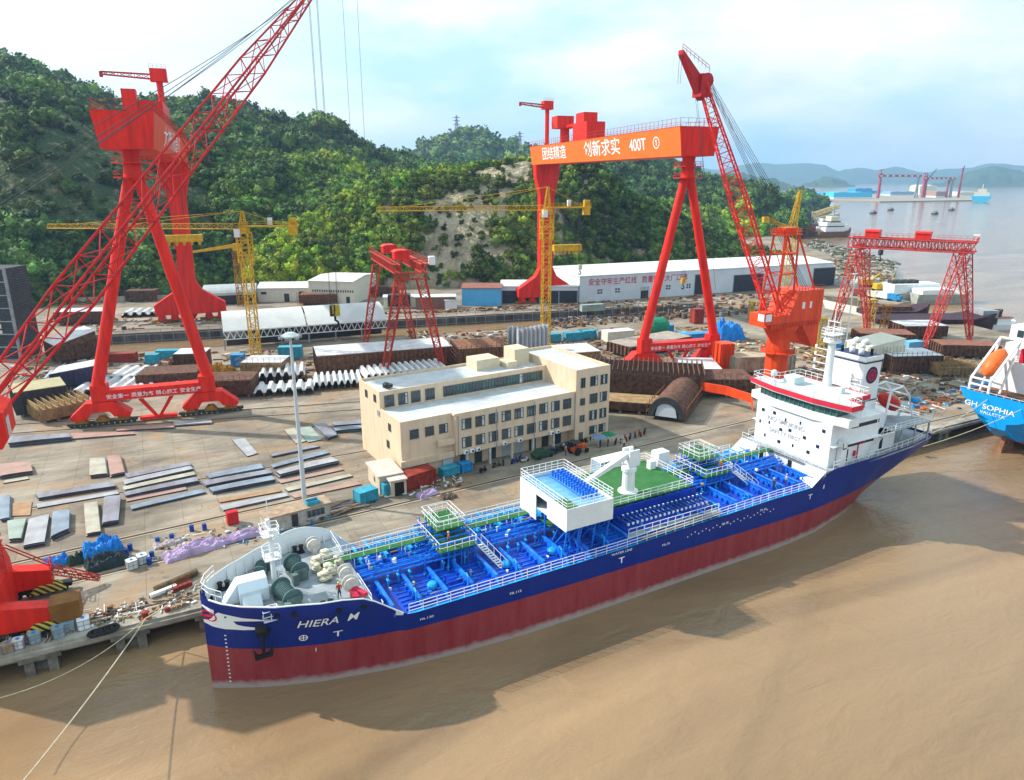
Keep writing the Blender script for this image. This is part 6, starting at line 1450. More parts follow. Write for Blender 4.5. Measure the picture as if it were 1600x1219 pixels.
corrugated(G(165,598),G(245,596),8,0,5,'corrugated white panel behind the left gantry leg, back row',amp=1.4)
corrugated(G(215,618),G(246,614),7,0,2,'small corrugated white panel right of the left round leg',amp=1.6)
corrugated(G(268,616),G(316,612),6,0,4,'corrugated white panel just left of the right round leg',amp=1.5)
corrugated(G(397,622),G(490,616),5,0,6,'corrugated white panel left of the lamp mast, lower step',amp=1.3,zb=1.0)
corrugated(G(405,606),G(478,601),7,0,6,'corrugated white panel left of the lamp mast, upper step',amp=1.5,zb=2.4)
corrugated(G(490,612),G(568,606),7,0,8,'row of white corrugations left of the office roof corner',amp=1.4,zb=1.2)
corrugated(G(572,604),G(700,590),7,0,13,'long row of white corrugations peeping over the office roof',amp=1.5,zb=1.8)
corrugated(G(190,497),G(245,495),7,0,4,'far corrugated white panel left of the rigid crane leg base',amp=1.6,zb=.8)
corrugated(G(68,612),G(90,610),6,0,2,'small corrugated grey panel above the brown open block',mat('panel_bluegrey',(.42,.47,.55),.5,var=.15),amp=1.3,zb=2.2)
corrugated(G(793,566),G(815,568),0,9.6,3,'narrow upright corrugated bulkhead standing behind the office roof huts',mat('panel_grey',(.52,.54,.58),.5,var=.2,scale=.8,stretch=(1,1,.2)),amp=1.4,up=True)
corrugated(G(810,570),G(856,560),0,9.4,7,'wide upright corrugated grey bulkhead behind the office roof huts',MATS['panel_grey'],amp=1.2,up=True)

# ------------------------------------------------------------ hull blocks under construction
def hull_block(px, py, lx, ly, h, rz, label, top=whiteplate, side=rust, style='ribs', pxy=None, lift=.7, cat='ship block', shear=0.):
    c = pxy or G(px,py); t = thing('hull_block', label, cat, c, radians(rz), 'ship hull blocks in the yard')
    mb = MB(); mb.box(-lx/2,lx/2,-ly/2,ly/2,lift,h)
    if shear: mb.v = [(v[0],v[1],v[2]+(shear*(v[0]/lx+.5) if v[2]>lift+.1 else 0)) for v in mb.v]
    mb.build('shell', side, t)
    mb = MB(); mb.box(-lx/2-.1,lx/2+.1,-ly/2-.1,ly/2+.1,h+.01,h+.16)
    if shear: mb.v = [(v[0],v[1],v[2]+shear*(v[0]/lx+.5)) for v in mb.v]
    if top is not None: mb.build('deck_plate', top, t)
    mb = MB(); n = max(3,int(lx/1.1))
    for k in range(n+1):
        x = -lx/2+lx*k/n; mb.box(x-.06,x+.06,-ly/2-.35,-ly/2,lift,h-.06)
    m_ = max(2,int(ly/1.4))
    for k in range(m_+1):
        y = -ly/2+ly*k/m_; mb.box(-lx/2-.35,-lx/2,y-.06,y+.06,lift,h-.06)
    if style == 'open':
        for k in range(n+1): x = -lx/2+lx*k/n; mb.box(x-.08,x+.08,-ly/2,ly/2,h,h+1.0)
    if style == 'scaffold':
        for zz in np.arange(.8,h+1.4,1.2): mb.bar((-lx/2-.9,-ly/2-.9,zz),(lx/2+.3,-ly/2-.9,zz),.07); mb.bar((-lx/2-.9,-ly/2-.9,zz),(-lx/2-.9,ly/2,zz),.07)
        for k in range(n+1): x = -lx/2-.9+(lx+1.2)*k/n; mb.bar((x,-ly/2-.9,0),(x,-ly/2-.9,h+1.4),.07)
    mb.build('stiffener', rustdark if side is rust else side, t, split=False)
    mb = MB()
    for sx in (-.42,-.15,.15,.42):
        for sy in (-.4,.4): mb.box(sx*lx-.25,sx*lx+.25,sy*ly-.25,sy*ly+.25,0,lift-.01)
    mb.build('support_block', concrete, t)
    return t
whitetop = whiteplate
hull_block(600,572,34,11,5.2,-8,'long ribbed brown hull block with a white deck behind the office',rx_ if False else whitetop,rust,'ribs')
hull_block(418,590,9.5,7,4.6,-27,'square white topped block left of the lamp mast head',whitetop,tan,'scaffold')
hull_block(362,614,11,8,4.0,-20,'open brown scaffolded frame block right of the gantry leg',None,rustdark,'scaffold')
hull_block(270,600,13,8,3.6,-15,'rusty box block between the round legs of the left gantry crane',None,rustdark,'ribs')
hull_block(305,582,7,6,5.5,-20,'block with a clean white top beside the right round leg',whitetop,rustdark,'ribs')
hull_block(66,640,9,8,5.4,12,'khaki topped block just behind the portal crane cab',mat('khaki',(.42,.38,.22),.6,var=.2),darkgrey,'ribs')
hull_block(96,650,9,7,3.0,22,'tan open frame block with oval holes left of the gantry bogie',None,tan,'open')
hull_block(115,560,10,9,5,20,'tilted grey white block seen through the lattice boom',whitetop,rustdark,'ribs',shear=2.5)
hull_block(128,602,10,7,4,-10,'white plated block with a pointed end behind the gantry leg',whitetop,mat('navy_side',(.04,.04,.09),.6),'ribs',shear=1.4)
hull_block(225,470,11,6,4.5,-20,'brown block with pale roof near the hill foot at the left',None,rustdark,'ribs')
hull_block(135,505,16,7,4.5,-20,'long white decked block beyond the left gantry leg',whitetop,rustdark,'ribs')
hull_block(750,572,13,11,6.2,-12,'rusty scaffold covered block behind the office left of the grey bulkhead',None,rust,'scaffold')
hull_block(886,560,15,10,2.6,-10,'flat white topped block beyond the right office roof',whitetop,tan,'ribs')
hull_block(1015,548,24,9,3.4,8,'low rusty deck block lying between the legs of the right gantry crane',mat('dusty_deck',(.42,.36,.30),.7,var=.35),rustdark,'ribs')
hull_block(1003,607,27,13,5.0,-38,'long dark ribbed hull block just right of the office building',None,rustdark,'open')
hull_block(985,640,13,6,2.4,-40,'low rusty block with a white edge right of the office wall',tan,rustdark,'ribs')
hull_block(1110,612,17,9,4.2,-28,'brown hull block with orange red inner bulwark left of the tanker bridge',None,rustdark,'scaffold')
hull_block(1090,590,9,12,3.4,-30,'white topped block just behind the orange red bulwark',whitetop,cream,'ribs')
hull_block(1128,580,3.4,3.4,7.5,-10,'upright orange red block behind the white deck at the bogie',None,redorange,'ribs')
hull_block(1185,580,16,6,4.4,-15,'cream framed block left of the red jib crane column',mat('tan_top',(.5,.42,.3),.8,var=.3),mat('frame_cream',(.55,.48,.36),.7,var=.4),'ribs')
hull_block(1362,574,11,8,6.5,-10,'pale cream plated block right behind the tanker funnel',cream,cream,'ribs',shear=1.5)
hull_block(1378,536,15,8,3.4,-35,'rusty flat block with a white rim near the far lattice gantry',mat('rusty_top',(.28,.12,.08),.8,var=.4),rustdark,'ribs')
hull_block(1432,525,13,9,4.0,-25,'white decked block between the far lattice gantry legs',whitetop,rustdark,'ribs')
hull_block(1415,578,13,8,4.6,-22,'scaffolded block with grey white deck right of the tanker funnel',whitetop,rustdark,'scaffold')
hull_block(1505,556,15,7,3.6,-33,'rust topped block with a long white rim behind the second tanker',MATS['rusty_top'],rustdark,'ribs')
hull_block(1480,585,9,6,2.4,-20,'low tan frame block on the yard near the second tanker',tan,tan,'open')
hull_block(600,462,12,6,4,-20,'dark ribbed block in front of the cream warehouse',None,rustdark,'ribs')
hull_block(500,474,14,7,4,-20,'rusty block left of the dark one before the cream warehouse',None,rust,'scaffold')
hull_block(625,480,8,5,5,-20,'dark open ended block behind the small lattice gantry',None,darkgrey,'ribs')
# half-cylinder bilge block with white oval bulkhead
c = G(1040,658); t = thing('tunnel_block','half round brown ribbed hull block with a white plate in its open end','ship block',c,radians(-52))
mb = MB(); n_ = 14; R1 = 3.7
for (r,m0) in ((R1,0),):
    P1 = [(R1*cos(pi*k/n_),.8+R1*1.15*sin(pi*k/n_)) for k in range(n_+1)]; P2 = [((R1-.4)*cos(pi*k/n_),.8+(R1-.4)*1.15*sin(pi*k/n_)) for k in range(n_,-1,-1)]
mb.prism([(p[0],p[1]) for p in P1+P2],'y',0,17); mb.build('shell', rustdark, t)
mb = MB(); P3 = [((R1-.05)*cos(pi*k/n_),.8+(R1-.05)*1.15*sin(pi*k/n_)) for k in range(n_+1)]+[((R1-1.2)*cos(pi*k/n_),.8+(R1-1.2)*1.15*sin(pi*k/n_)) for k in range(n_,-1,-1)]; mb.prism(P3,'y',-.25,-.01); mb.build('end_frame', darkgrey, t)
mb = MB(); mb.prism([(-2.2,.9),(2.2,.9),(1.8,2.8),(.9,3.7),(-.9,3.7),(-1.8,2.8)],'y',-.1,0.1); mb.build('white_plate', whitewall, t)
mb = MB(); 
for zz in (1.6,3.0): mb.bar((R1+.3,0,zz),(R1+.3,17,zz),.1); mb.bar((-R1-.3,0,zz),(-R1-.3,17,zz),.1)
for k in range(9): mb.bar((R1+.3,k*2.1,0),(R1+.3,k*2.1,3.6),.1); mb.bar((-R1-.3,k*2.1,0),(-R1-.3,k*2.1,3.6),.1)
mb.build('scaffold', rust, t)
# orange red V bulwark
c = G(1150,640); t = thing('bulwark_block','orange red bent bulwark plate around the brown block left of the tanker bridge','ship block',c,0)
pts = [G(1088,596,7.0),G(1135,604,7.2),G(1174,616,7.2),G(1177,630,6.0)]
mb = MB()
for a,b_ in zip(pts[:-1],pts[1:]):
    mb.add([(a.x,a.y,a.z),(b_.x,b_.y,b_.z),(b_.x,b_.y,max(3.1,b_.z-1.9)),(a.x,a.y,max(3.1,a.z-1.9)),(a.x+.25,a.y+.25,a.z),(b_.x+.25,b_.y+.25,b_.z),(b_.x+.25,b_.y+.25,max(3.1,b_.z-1.9)),(a.x+.25,a.y+.25,max(3.1,a.z-1.9))],[(0,1,2,3),(7,6,5,4),(0,4,5,1),(3,2,6,7)])
mb.build('bulwark', redorange, t, world=True, split=False)

# ------------------------------------------------------------ containers, tanks, tarps, boxes
def container(px, py, lx, ly, h, rz, m, label, name='container', cat='container', group=None, lid=None):
    c = G(px,py); t = thing(name, label, cat, c, radians(rz), group)
    mb = MB(); pr = []; n = max(4,int(lx/.35)); w2 = ly/2
    for k in range(n): x = -lx/2+lx*k/n; q = lx/n; pr += [(x,-w2),(x+q*.45,-w2),(x+q*.5,-w2+.05),(x+q*.95,-w2+.05)]
    pr.append((lx/2,-w2)); pr += [(lx/2,w2),(-lx/2,w2)]
    mb.prism(pr,'z',.12,h-.08); mb.build('body', m, t)
    mb = MB()
    for sx in (-1,1):
        for sy in (-1,1): mb.box(sx*lx/2-.08,sx*lx/2+.08,sy*w2-.08,sy*w2+.08,0,h)
    mb.box(-lx/2-.06,lx/2+.06,-w2-.06,w2+.06,h-.07,h+.02)
    mb.build('corner_frame', lid or m, t, split=False); return t
container(648,760,6.4,2.5,2.6,14,redcont,'dark red shipping container in front of the office left wing')
container(572,782,3.0,2.0,1.9,14,cyancont,'blue green open skip left of the small blue box')
container(606,772,1.9,1.6,2.0,10,cyancont,'small light blue box between the skip and the red container',name='storage_box',cat='box')
container(702,742,3.0,1.6,1.5,12,cyancont,'blue green waste bin at the office corner, left of two',name='waste_bin',cat='bin')
container(726,736,1.9,1.6,1.6,12,bluecont,'bright blue waste bin at the office corner, right of two',name='waste_bin',cat='bin')
container(955,737,6.4,2.5,2.6,3,mat('pale_blue_cont',(.32,.45,.58),.5,var=.3),'pale blue container standing beyond the green crane deck of the tanker',lid=white)
container(864,534,4,2.5,2.5,-8,cyancont,'small teal container, leftmost of the teal row beyond the office')
container(896,532,6,2.5,2.6,-8,cyancont,'teal container, second of the teal row beyond the office')
container(919,529,6,2.5,2.6,-8,cyancont,'teal container, third of the teal row beyond the office')
container(943,529,5,2.4,2.6,-8,grey,'grey container right of the teal row beyond the office')
container(1082,535,7,2.6,2.8,-8,bluecont,'blue container left of the right round leg of the right gantry crane')
container(1110,532,5,2.6,2.6,-8,bluecont,'blue container right behind the right round leg of the right gantry crane')
container(1064,530,3,2.4,2.2,-8,mat('turquoise',(.10,.5,.52),.5,var=.2),'little turquoise container beside the blue container')
container(1038,520,5,2.6,2.5,-8,bluecont,'blue container beyond the round green tank')
container(925,486,9,2.4,2.5,-8,mat('grey_green',(.30,.38,.36),.6,var=.3),'long grey green container before the white workshop')
container(1424,549,5,2.6,3.0,-10,mat('light_blue_cont',(.18,.46,.68),.5,var=.2),'light blue container at the left foot of the far lattice gantry')
container(1313,552,3,2.4,2.8,-10,bluecont,'small blue container seen beside the tanker mast')
container(1088,505,3.4,3,5,-10,redcont,'upright red container behind the right gantry crane leg')
container(373,572,3,2.4,3.2,-20,bluecont,'deep blue container left of the white topped block')
container(455,560,6,2.6,3.4,-20,cyancont,'teal container under the curved white shed')
container(268,560,7,2.4,2.4,-20,cyancont,'teal container behind the right round leg')
container(192,565,7,2.4,2.4,-20,redcont,'red brown container right behind the left round leg')
container(240,568,3,2.4,2.6,-20,cyancont,'small teal box behind the white panels')
container(965,532,9,4,3.2,-6,cream,'cream cabin row right of the teal containers',name='cabin',cat='cabin',lid=roofwhite)
t = thing('round_tank','round dark green tank lying beyond the right gantry crane beam','tank',G(1024,528),radians(-10))
mb = MB(); mb.lathe((0,0,3.2),[(.2,-4.2),(2.6,-3.4),(3.2,-2.2),(3.2,2.2),(2.6,3.4),(.2,4.2)],18,ax='x'); mb.build('shell', greentank, t); mb = MB(); mb.box(-2.4,-1.8,-2,2,0,1.2); mb.box(1.8,2.4,-2,2,0,1.2); mb.build('saddle', grey, t)
def tarp(px, py, lx, ly, h, rz, m, label, seed=0, cat='tarpaulin', group=None, name='tarpaulin'):
    c = G(px,py); t = MB(); nx, ny = 64, 34; vs = []
    for i in range(nx+1):
        for j in range(ny+1):
            u = i/nx*2-1; v = j/ny*2-1; e = max(abs(u),abs(v)); k = (1-e**5)
            hz_ = h*(.62+.38*noise.noise(Vector((u*2.3+seed,v*1.7,seed)))*1.6)*min(1,k*1.5) + .30*h*(.5-abs(noise.noise(Vector((u*5+v*3+seed,v*9-u*4,1))))*1.8)*k + .10*h*noise.noise(Vector((u*22,v*22,seed)))*k
            wob = 1+.10*noise.noise(Vector((u*3,v*3,seed+5)))
            vs.append((u*lx/2*wob, v*ly/2*wob, max(.02,hz_)))
    t.add(vs,[(i*(ny+1)+j,(i+1)*(ny+1)+j,(i+1)*(ny+1)+j+1,i*(ny+1)+j+1) for i in range(nx) for j in range(ny)])
    # flat underside so the heap has thickness
    t.add([(-lx/2*.9,-ly/2*.9,.012),(lx/2*.9,-ly/2*.9,.012),(lx/2*.9,ly/2*.9,.012),(-lx/2*.9,ly/2*.9,.012)],[(0,3,2,1)])
    o = t.build(name, m, smooth=True); o.location = c; o.rotation_euler.z = radians(rz); return tag(o, label, cat, group)
tarp(162,868,4.6,2.6,2.6,8,bluetarp,'bright blue tarpaulin over a tall heap on the quay',1)
tarp(168,884,4.8,2.4,1.8,8,mat('dark_tarp',(.03,.05,.06),.6,var=.4,scale=2,bump=.5),'dark green grey tarpaulin in front of the bright blue one',2)
tarp(88,882,2.9,1.8,1.2,8,bluetarp,'small blue tarpaulin behind the portal crane beam',3)
tarp(120,880,1.8,1.4,1.4,8,mat('dark_green_net',(.03,.07,.05),.8,var=.4,bump=.5),'dark green net bundle left of the bright blue tarpaulin',4)
tarp(300,862,7.0,2.6,1.1,12,lilac,'long crumpled lilac tarpaulin along the quay, left end',5)
tarp(372,842,7.4,2.0,.9,12,lilac,'long crumpled lilac tarpaulin along the quay, right end behind the tanker bow',6)
tarp(262,850,3.6,1.6,.5,12,mat('pale_litter',(.55,.48,.5),.8,dark=(.3,.25,.25),scale=3,bump=.6),'pale scattered wrapping left of the lilac tarpaulin',7)
tarp(668,774,3.4,1.7,.8,10,lilac,'crumpled lilac sheet in front of the dark red container',8)
tarp(700,778,2.6,1.6,.7,10,mat('rubble',(.18,.13,.1),.9,var=.5,scale=3,bump=.6),'dark rubble heap right of the crumpled lilac sheet',9,cat='rubble',name='rubble_heap')
tarp(660,742,3.2,1.6,3.4,10,MATS['rubble'],'heap of scrap lying behind and above the dark red container',11,cat='rubble',name='scrap_heap')
tarp(710,728,3.2,1.4,2.2,10,mat('cardboard',(.42,.36,.30),.9,var=.4,scale=3,bump=.5),'pile of cardboard and sacks in the waste bins',13,cat='rubbish',name='rubbish_heap')
tarp(1136,530,9,6,6.0,-8,bluetarp,'big bright blue tarpaulin covered block left of the red jib crane',15)
tarp(350,592,6,4,4.0,-20,ochre,'ochre brown dome heap right of the gantry leg',16,cat='heap',name='ochre_heap'); tarp(258,590,5,4,4.0,-20,rust,'rust brown dome heap left of the right round leg',17,cat='heap',name='rusty_heap')
tarp(1340,446,20,11,4,-20,mat('gravel_pale',(.50,.47,.42),.9,var=.3,scale=.5,bump=.4),'big pale gravel heap near the rocky shore',18,cat='heap',name='gravel_heap')
tarp(1110,705,3,1.4,.9,20,greentank,'dark green bundle on the quay left of the tanker bridge',19)
def water_cube(px, py, s, label, m, cap=None, name='liquid_tank', cat='tank', group='plastic tanks on the quay'):
    t = thing(name, label, cat, G(px,py), radians(8+random.uniform(-12,12)), group)
    mb = MB(); b = s*.12; mb.prism([(-s/2+b,-s/2),(s/2-b,-s/2),(s/2,-s/2+b),(s/2,s/2-b),(s/2-b,s/2),(-s/2+b,s/2),(-s/2,s/2-b),(-s/2,-s/2+b)],'z',.12,s*1.05); mb.build('tank_body', m, t)
    mb = MB(); mb.lathe((0,0,s*1.05),[(.18,0),(.18,.08)],10); mb.build('cap', bluecont, t)
    mb = MB()
    for z in (.08,s*.55,s*1.0):
        for a,b2 in (((-1,-1),(1,-1)),((1,-1),(1,1)),((1,1),(-1,1)),((-1,1),(-1,-1))): mb.bar((a[0]*s*.52,a[1]*s*.52,z),(b2[0]*s*.52,b2[1]*s*.52,z),.04)
    for sx in (-1,0,1):
        for sy in (-1,1): mb.bar((sx*s*.52,sy*s*.52,0),(sx*s*.52,sy*s*.52,s),.04); mb.bar((sy*s*.52,sx*s*.52,0),(sy*s*.52,sx*s*.52,s),.04)
    mb.build('cage', steel, t, split=False); return t
pw = mat('plastic_white',(.62,.66,.66),.4,var=.15); pb = mat('plastic_bluegrey',(.28,.38,.44),.4,var=.3)
water_cube(207,888,1.15,'white caged tank at the right end of the dark tarpaulin, left of two',pw)
water_cube(223,880,1.15,'greenish white caged tank at the right of the dark tarpaulin, right of two',pw)
water_cube(55,1003,1.05,'blue grey caged tank at the quay edge, nearest the left picture edge',pb)
water_cube(92,994,1.1,'blue grey caged tank at the quay edge below the hazard stripes, left of two',pb)
water_cube(109,985,1.1,'blue grey caged tank at the quay edge below the hazard stripes, right of two',pb)
water_cube(132,981,1.2,'clean white tank at the quay edge beside the old tyres',white)
water_cube(30,1012,1.0,'pale tank on the very edge of the quay at the far left',pw)
water_cube(14,1018,1.0,'brownish crate on the quay edge at the far left corner',pallet,name='crate',cat='crate',group=None)
def drum(px,py,m,label,group='drums on the quay',s=1.0):
    t = thing('drum',label,'drum',G(px,py),0,group); mb = MB(); mb.lathe((0,0,0),[(.3*s,0),(.3*s,.28*s),(.32*s,.3*s),(.3*s,.32*s),(.3*s,.6*s),(.32*s,.62*s),(.3*s,.64*s),(.3*s,.9*s)],14); mb.build('barrel', m, t); mb = MB(); mb.lathe((0,0,.9*s),[(.26*s,0),(.26*s,.02)],14); mb.build('lid', m, t)
db = mat('drum_blue',(.01,.06,.32),.4,var=.2)
for (x,y,l) in ((234,882,'blue drum right of the two white caged tanks'),(238,872,'blue drum behind the one by the white caged tanks'),(204,860,'blue drum at the right side of the bright blue tarpaulin'),(198,868,'blue drum in front of the one by the bright blue tarpaulin'),(190,862,'blue drum touching the bright blue tarpaulin'),(247,850,'single blue drum left of the pale wrapping'),(269,844,'single blue drum farthest along the rail before the lilac tarpaulin'),
    (300,830,'dark blue drum near the red cabinet'),(320,828,'blue drum closest to the red cabinet')): drum(x,y,db,l,s=1.0)
for i,(x,y,m_,l) in enumerate([(262,956,redcont,'small red cylinder on the quay edge left of the bow'),(272,954,pallet,'little wooden box on the quay edge, first right of the red cylinder'),(280,951,pallet,'little wooden box on the quay edge, second right of the red cylinder'),(288,948,pallet,'little wooden box on the quay edge, third right of the red cylinder')]):
    mb = MB(); mb.cb((0,0,.25),(.5,.45,.5)) if i else mb.lathe((0,0,.0),[(.3,0),(.3,.5)],12)
    mb.box(-.2,.2,-.2,.2,.5,.56); o = mb.build('quay_box', m_, split=False); o.location = G(x,y); tag(o,l,'box')
# tyres
t0 = None
for i,(x,y,l) in enumerate([(148,992,'old tyre fender lying on the quay edge, leftmost'),(158,989,'old tyre fender lying on the quay edge, second from left'),(167,986,'old tyre fender lying on the quay edge, third from left'),(176,983,'old tyre fender lying on the quay edge, rightmost')]):
    mb = MB(); mb.lathe((0,0,.05),[(.35,0),(.65,.0),(.75,.14),(.65,.28),(.35,.28),(.35,.02)],18)
    if t0 is None: t0 = mb.build('tyre', rubber, split=False); o = t0
    else: o = t0.copy(); sc.collection.objects.link(o)
    o.location = G(x,y); tag(o,l,'tyre','old tyres on the quay edge')
# log and cradle, puddle marks, ropes
a = G(242,921,3.5); b_ = G(308,893,3.5); mb = MB(); mb.tube((a.x,a.y,3.45),(b_.x,b_.y,3.45),.42,10,.34); mb.tube((a.x+.3,a.y+.7,3.3),(b_.x,b_.y+.7,3.3),.28,8); tag(mb.build('timber_log', mat('bark',(.17,.12,.06),.9,var=.5,scale=3,bump=.8), loc=tuple(a), split=False),'long dark timber log lying on the quay left of the bow','log')
a = G(256,926,3.1); mb = MB(); mb.cb((0,0,.25),(3.0,.5,.4),radians(20)); o = mb.build('white_trough', white, split=False); o.location = a; tag(o,'white trough lying beside the timber log','trough')
mb = MB(); mb.cb((0,0,.3),(2.2,.5,.5),radians(20)); mb.rail([(-1,-.3,.5),(1,.5,.5)],.8,.5,.04); o = mb.build('red_trestle', redcont, split=False); o.location = G(285,920); tag(o,'small red trestle lying beside the white trough','trestle')
def rope(pts, r, label, name='mooring_rope'):
    mb = MB(); c = pts[0]; mb.path(pts, r, 6); return tag(mb.build(name, rope_m, loc=tuple(c), split=False), label, 'rope', 'mooring ropes')
def sagl(a,b,s,n=16): return [Vector(a).lerp(Vector(b),i/n)-Vector((0,0,s*4*(i/n)*(1-i/n))) for i in range(n+1)]
bol = G(228,966,3.5)
rope(sagl(bol, W(-30,1300,36), .5), .06, 'mooring rope running down across the brown water to the lower left')
rope(sagl(bol, W(-40,1100,52), 1.6), .05, 'slack mooring rope hanging along the quay piles')
rope(sagl(bol, (T.matrix_basis @ Vector((1.2,2.2,11.9))), .4), .06, 'mooring rope from the red quay bollard up to the tanker bow')
BOL = None
for x,y,l in ((228,966,'red bollard on the quay edge left of the bow'),(1420,688,'dark bollard on the quay behind the tanker stern')):
    t = thing('quay_bollard',l,'bollard',G(x,y)); mb = MB(); mb.lathe((0,0,0),[(.42,0),(.3,.12),(.3,.6),(.45,.72),(.4,.85),(.1,.9)],14); mb.build('post', redcont, t); mb = MB(); mb.box(-.6,.6,-.6,.6,0,.06); mb.build('base_plate', rust, t)
# site hut on the quay
HT = thing('site_hut','low long white site hut with rusty flat roof at the foot of the lamp mast','hut',G(468,822),radians(8))
mb = MB(); mb.box(-4.6,4.6,0,2.6,0,2.3); mb.build('wall', mat('hut_dirty_white',(.58,.56,.52),.8,dark=(.36,.30,.25),scale=1.2), HT)
mb = MB(); mb.box(-4.8,4.8,-.3,2.9,2.31,2.5); mb.build('roof', mat('hut_rusty_roof',(.42,.32,.22),.8,dark=(.28,.18,.12),scale=.8), HT)
mb = MB(); mb.box(-1.0,-.1,-.05,0,0,2.0); mb.build('door', darkgrey, HT); mb = MB(); mb.box(1.2,3.8,-.05,0,.9,1.9); mb.build('window', glass, HT)
for k in range(5): mb = MB(); mb.box(1.2+k*.62,1.26+k*.62,-.09,-.051,.9,1.9); mb.build('window_bar', grey, HT)
t = thing('skip_box','small bright teal open box lying on the site hut roof','box',G(488,787,5.5),radians(8)); mb = MB(); mb.box(-.9,.9,-.6,.6,0,.08); mb.box(-.9,-.8,-.6,.6,.08,.6); mb.box(.8,.9,-.6,.6,.08,.6); mb.box(-.8,.8,-.6,-.5,.08,.6); mb.box(-.8,.8,.5,.6,.08,.6); mb.build('shell', cyancont, t)
t = thing('red_cabinet','bright red steel cabinet standing left of the site hut','cabinet',G(364,818),radians(8)); mb = MB(); mb.box(-.75,.75,-.5,.5,.1,1.9); mb.build('body', mat('cabinet_red',(.55,.015,.02),.45,var=.15), t); mb = MB(); mb.box(-.7,-.02,-.54,-.5,.2,1.8); mb.box(.02,.7,-.54,-.5,.2,1.8); mb.build('door', mat('cabinet_door',(.62,.03,.03),.45), t)
# pipes and timber by the skip
rnd = random.Random(9); t = thing('pipe_pile','loose pile of rusty pipes and planks between the site hut and the skip','pile',G(538,795),radians(10)); 
for k in range(22): mb = MB(); y = rnd.uniform(-1.8,1.8); x = rnd.uniform(-.8,.8); a_ = rnd.uniform(-.2,.25); z = .12+rnd.random()*.5; l_ = rnd.uniform(1.5,3); mb.tube((x-l_*cos(a_),y-l_*sin(a_),z),(x+l_*cos(a_),y+l_*sin(a_),z),.09,6); mb.build('pipe', rnd.choice([rust,tan,pallet,steel]), t)
rnd = random.Random(3)
t = thing('scrap_pile','grey scrap pile in front of the site hut window','pile',G(498,812)); 
for k in range(26): mb = MB(); mb.cb((rnd.uniform(-2.2,1.6),rnd.uniform(-.7,.7),.15+rnd.random()*.4),(rnd.uniform(.2,.9),.25,.2),rnd.uniform(0,3)); mb.build('piece', rnd.choice([steel,darkgrey,cyancont,grey]), t)
# scattered low beams and rails in the middle field
def pebbles(name, label, quad, n, sz, ms, kind='stuff', hmax=1.0):
    rnd = random.Random(len(label)); mb = MB(); c = G(*quad[0])
    a,b_,c_,d_ = [G(*q) for q in quad]
    for k in range(n):
        u, v = rnd.random(), rnd.random(); p = a.lerp(b_,u).lerp(d_.lerp(c_,u),v)
        if rnd.random() < .45: mb.cb((p.x-c.x,p.y-c.y,sz*.2*rnd.random()+.1),(sz*rnd.uniform(1.2,3.4),sz*rnd.uniform(.08,.2),sz*rnd.uniform(.08,.25)),rnd.choice((rnd.uniform(-.4,.2),rnd.uniform(1.2,1.7))),rnd.randrange(len(ms)))
        else: mb.cb((p.x-c.x,p.y-c.y,sz*.2*rnd.random()+.1),(sz*rnd.uniform(.3,1.1),sz*rnd.uniform(.2,.6),sz*rnd.uniform(.12,hmax*.7)),rnd.uniform(-.6,.6),rnd.randrange(len(ms)))
    o = mb.build(name, ms, split=False); o.location = c; return tag(o, label, kind=kind)
clut = [rust,tan,grey,whiteplate,rustdark,rust,darkgrey,redcont,pallet,tan,rustdark,pallet,rust,tan,concrete,concrete]
pebbles('yard_clutter','loose steel pieces scattered across the far side of the dry dock',[(130,520),(1270,452),(1200,478),(150,500)],620,1.7,clut)
pebbles('yard_clutter','scattered frames and parts between dock and gantry rails',[(20,640),(560,600),(560,545),(20,560)],480,1.6,clut)
pebbles('yard_clutter','scattered parts and trestles between the gantry cranes',[(620,560),(1180,560),(1160,510),(640,520)],620,1.5,clut)
pebbles('yard_clutter','stands and parts in the tan area left of the red jib crane',[(1120,560),(1290,565),(1290,530),(1120,535)],260,1.3,[tan,tan,pallet,cream])
pebbles('yard_clutter','scattered parts behind the tanker stern',[(1250,600),(1500,640),(1540,560),(1260,540)],460,1.4,clut)
pebbles('yard_clutter','timber and boxes on the quay behind the tanker stern',[(1400,660),(1500,630),(1490,610),(1385,640)],150,1.0,[pallet,rust,orange,white,bluecont,tan,pallet])
pebbles('quay_litter','litter, timber and loose pieces along the quay edge at the left',[(0,1020),(318,940),(318,915),(0,985)],240,.55,[pallet,rust,concrete,white,darkgrey])
pebbles('quay_litter','litter along the rail in front of the steel plates',[(210,880),(470,835),(520,800),(240,840)],170,.5,[pallet,rust,white,bluecont,grey])
pebbles('quay_litter','litter and hoses along the office front road',[(560,790),(720,760),(720,742),(560,770)],110,.6,[pallet,rust,white,darkgrey])
pebbles('shore_rocks','dark boulders along the far shore',[(1262,385),(1390,428),(1400,412),(1275,376)],700,3.0,[mat('rock',(.20,.17,.14),.95,var=.5,scale=.6,bump=.5),MATS['gravel_pale'],mat('scrub',(.10,.11,.05),.9,var=.4)])
pebbles('shore_rocks','boulders on the headland beside the white workshop',[(1290,445),(1385,440),(1390,420),(1300,400)],380,2.4,[MATS['rock'],MATS['gravel_pale'],MATS['scrub'],tan])
pebbles('dock_clutter','keel blocks and scaffolding down in the dry dock',[(840,516),(1180,490),(1220,474),(860,500)],300,1.7,[MATS['dock_concrete'],rustdark,rust,grey,MATS['dock_concrete'],tan],hmax=2.0)
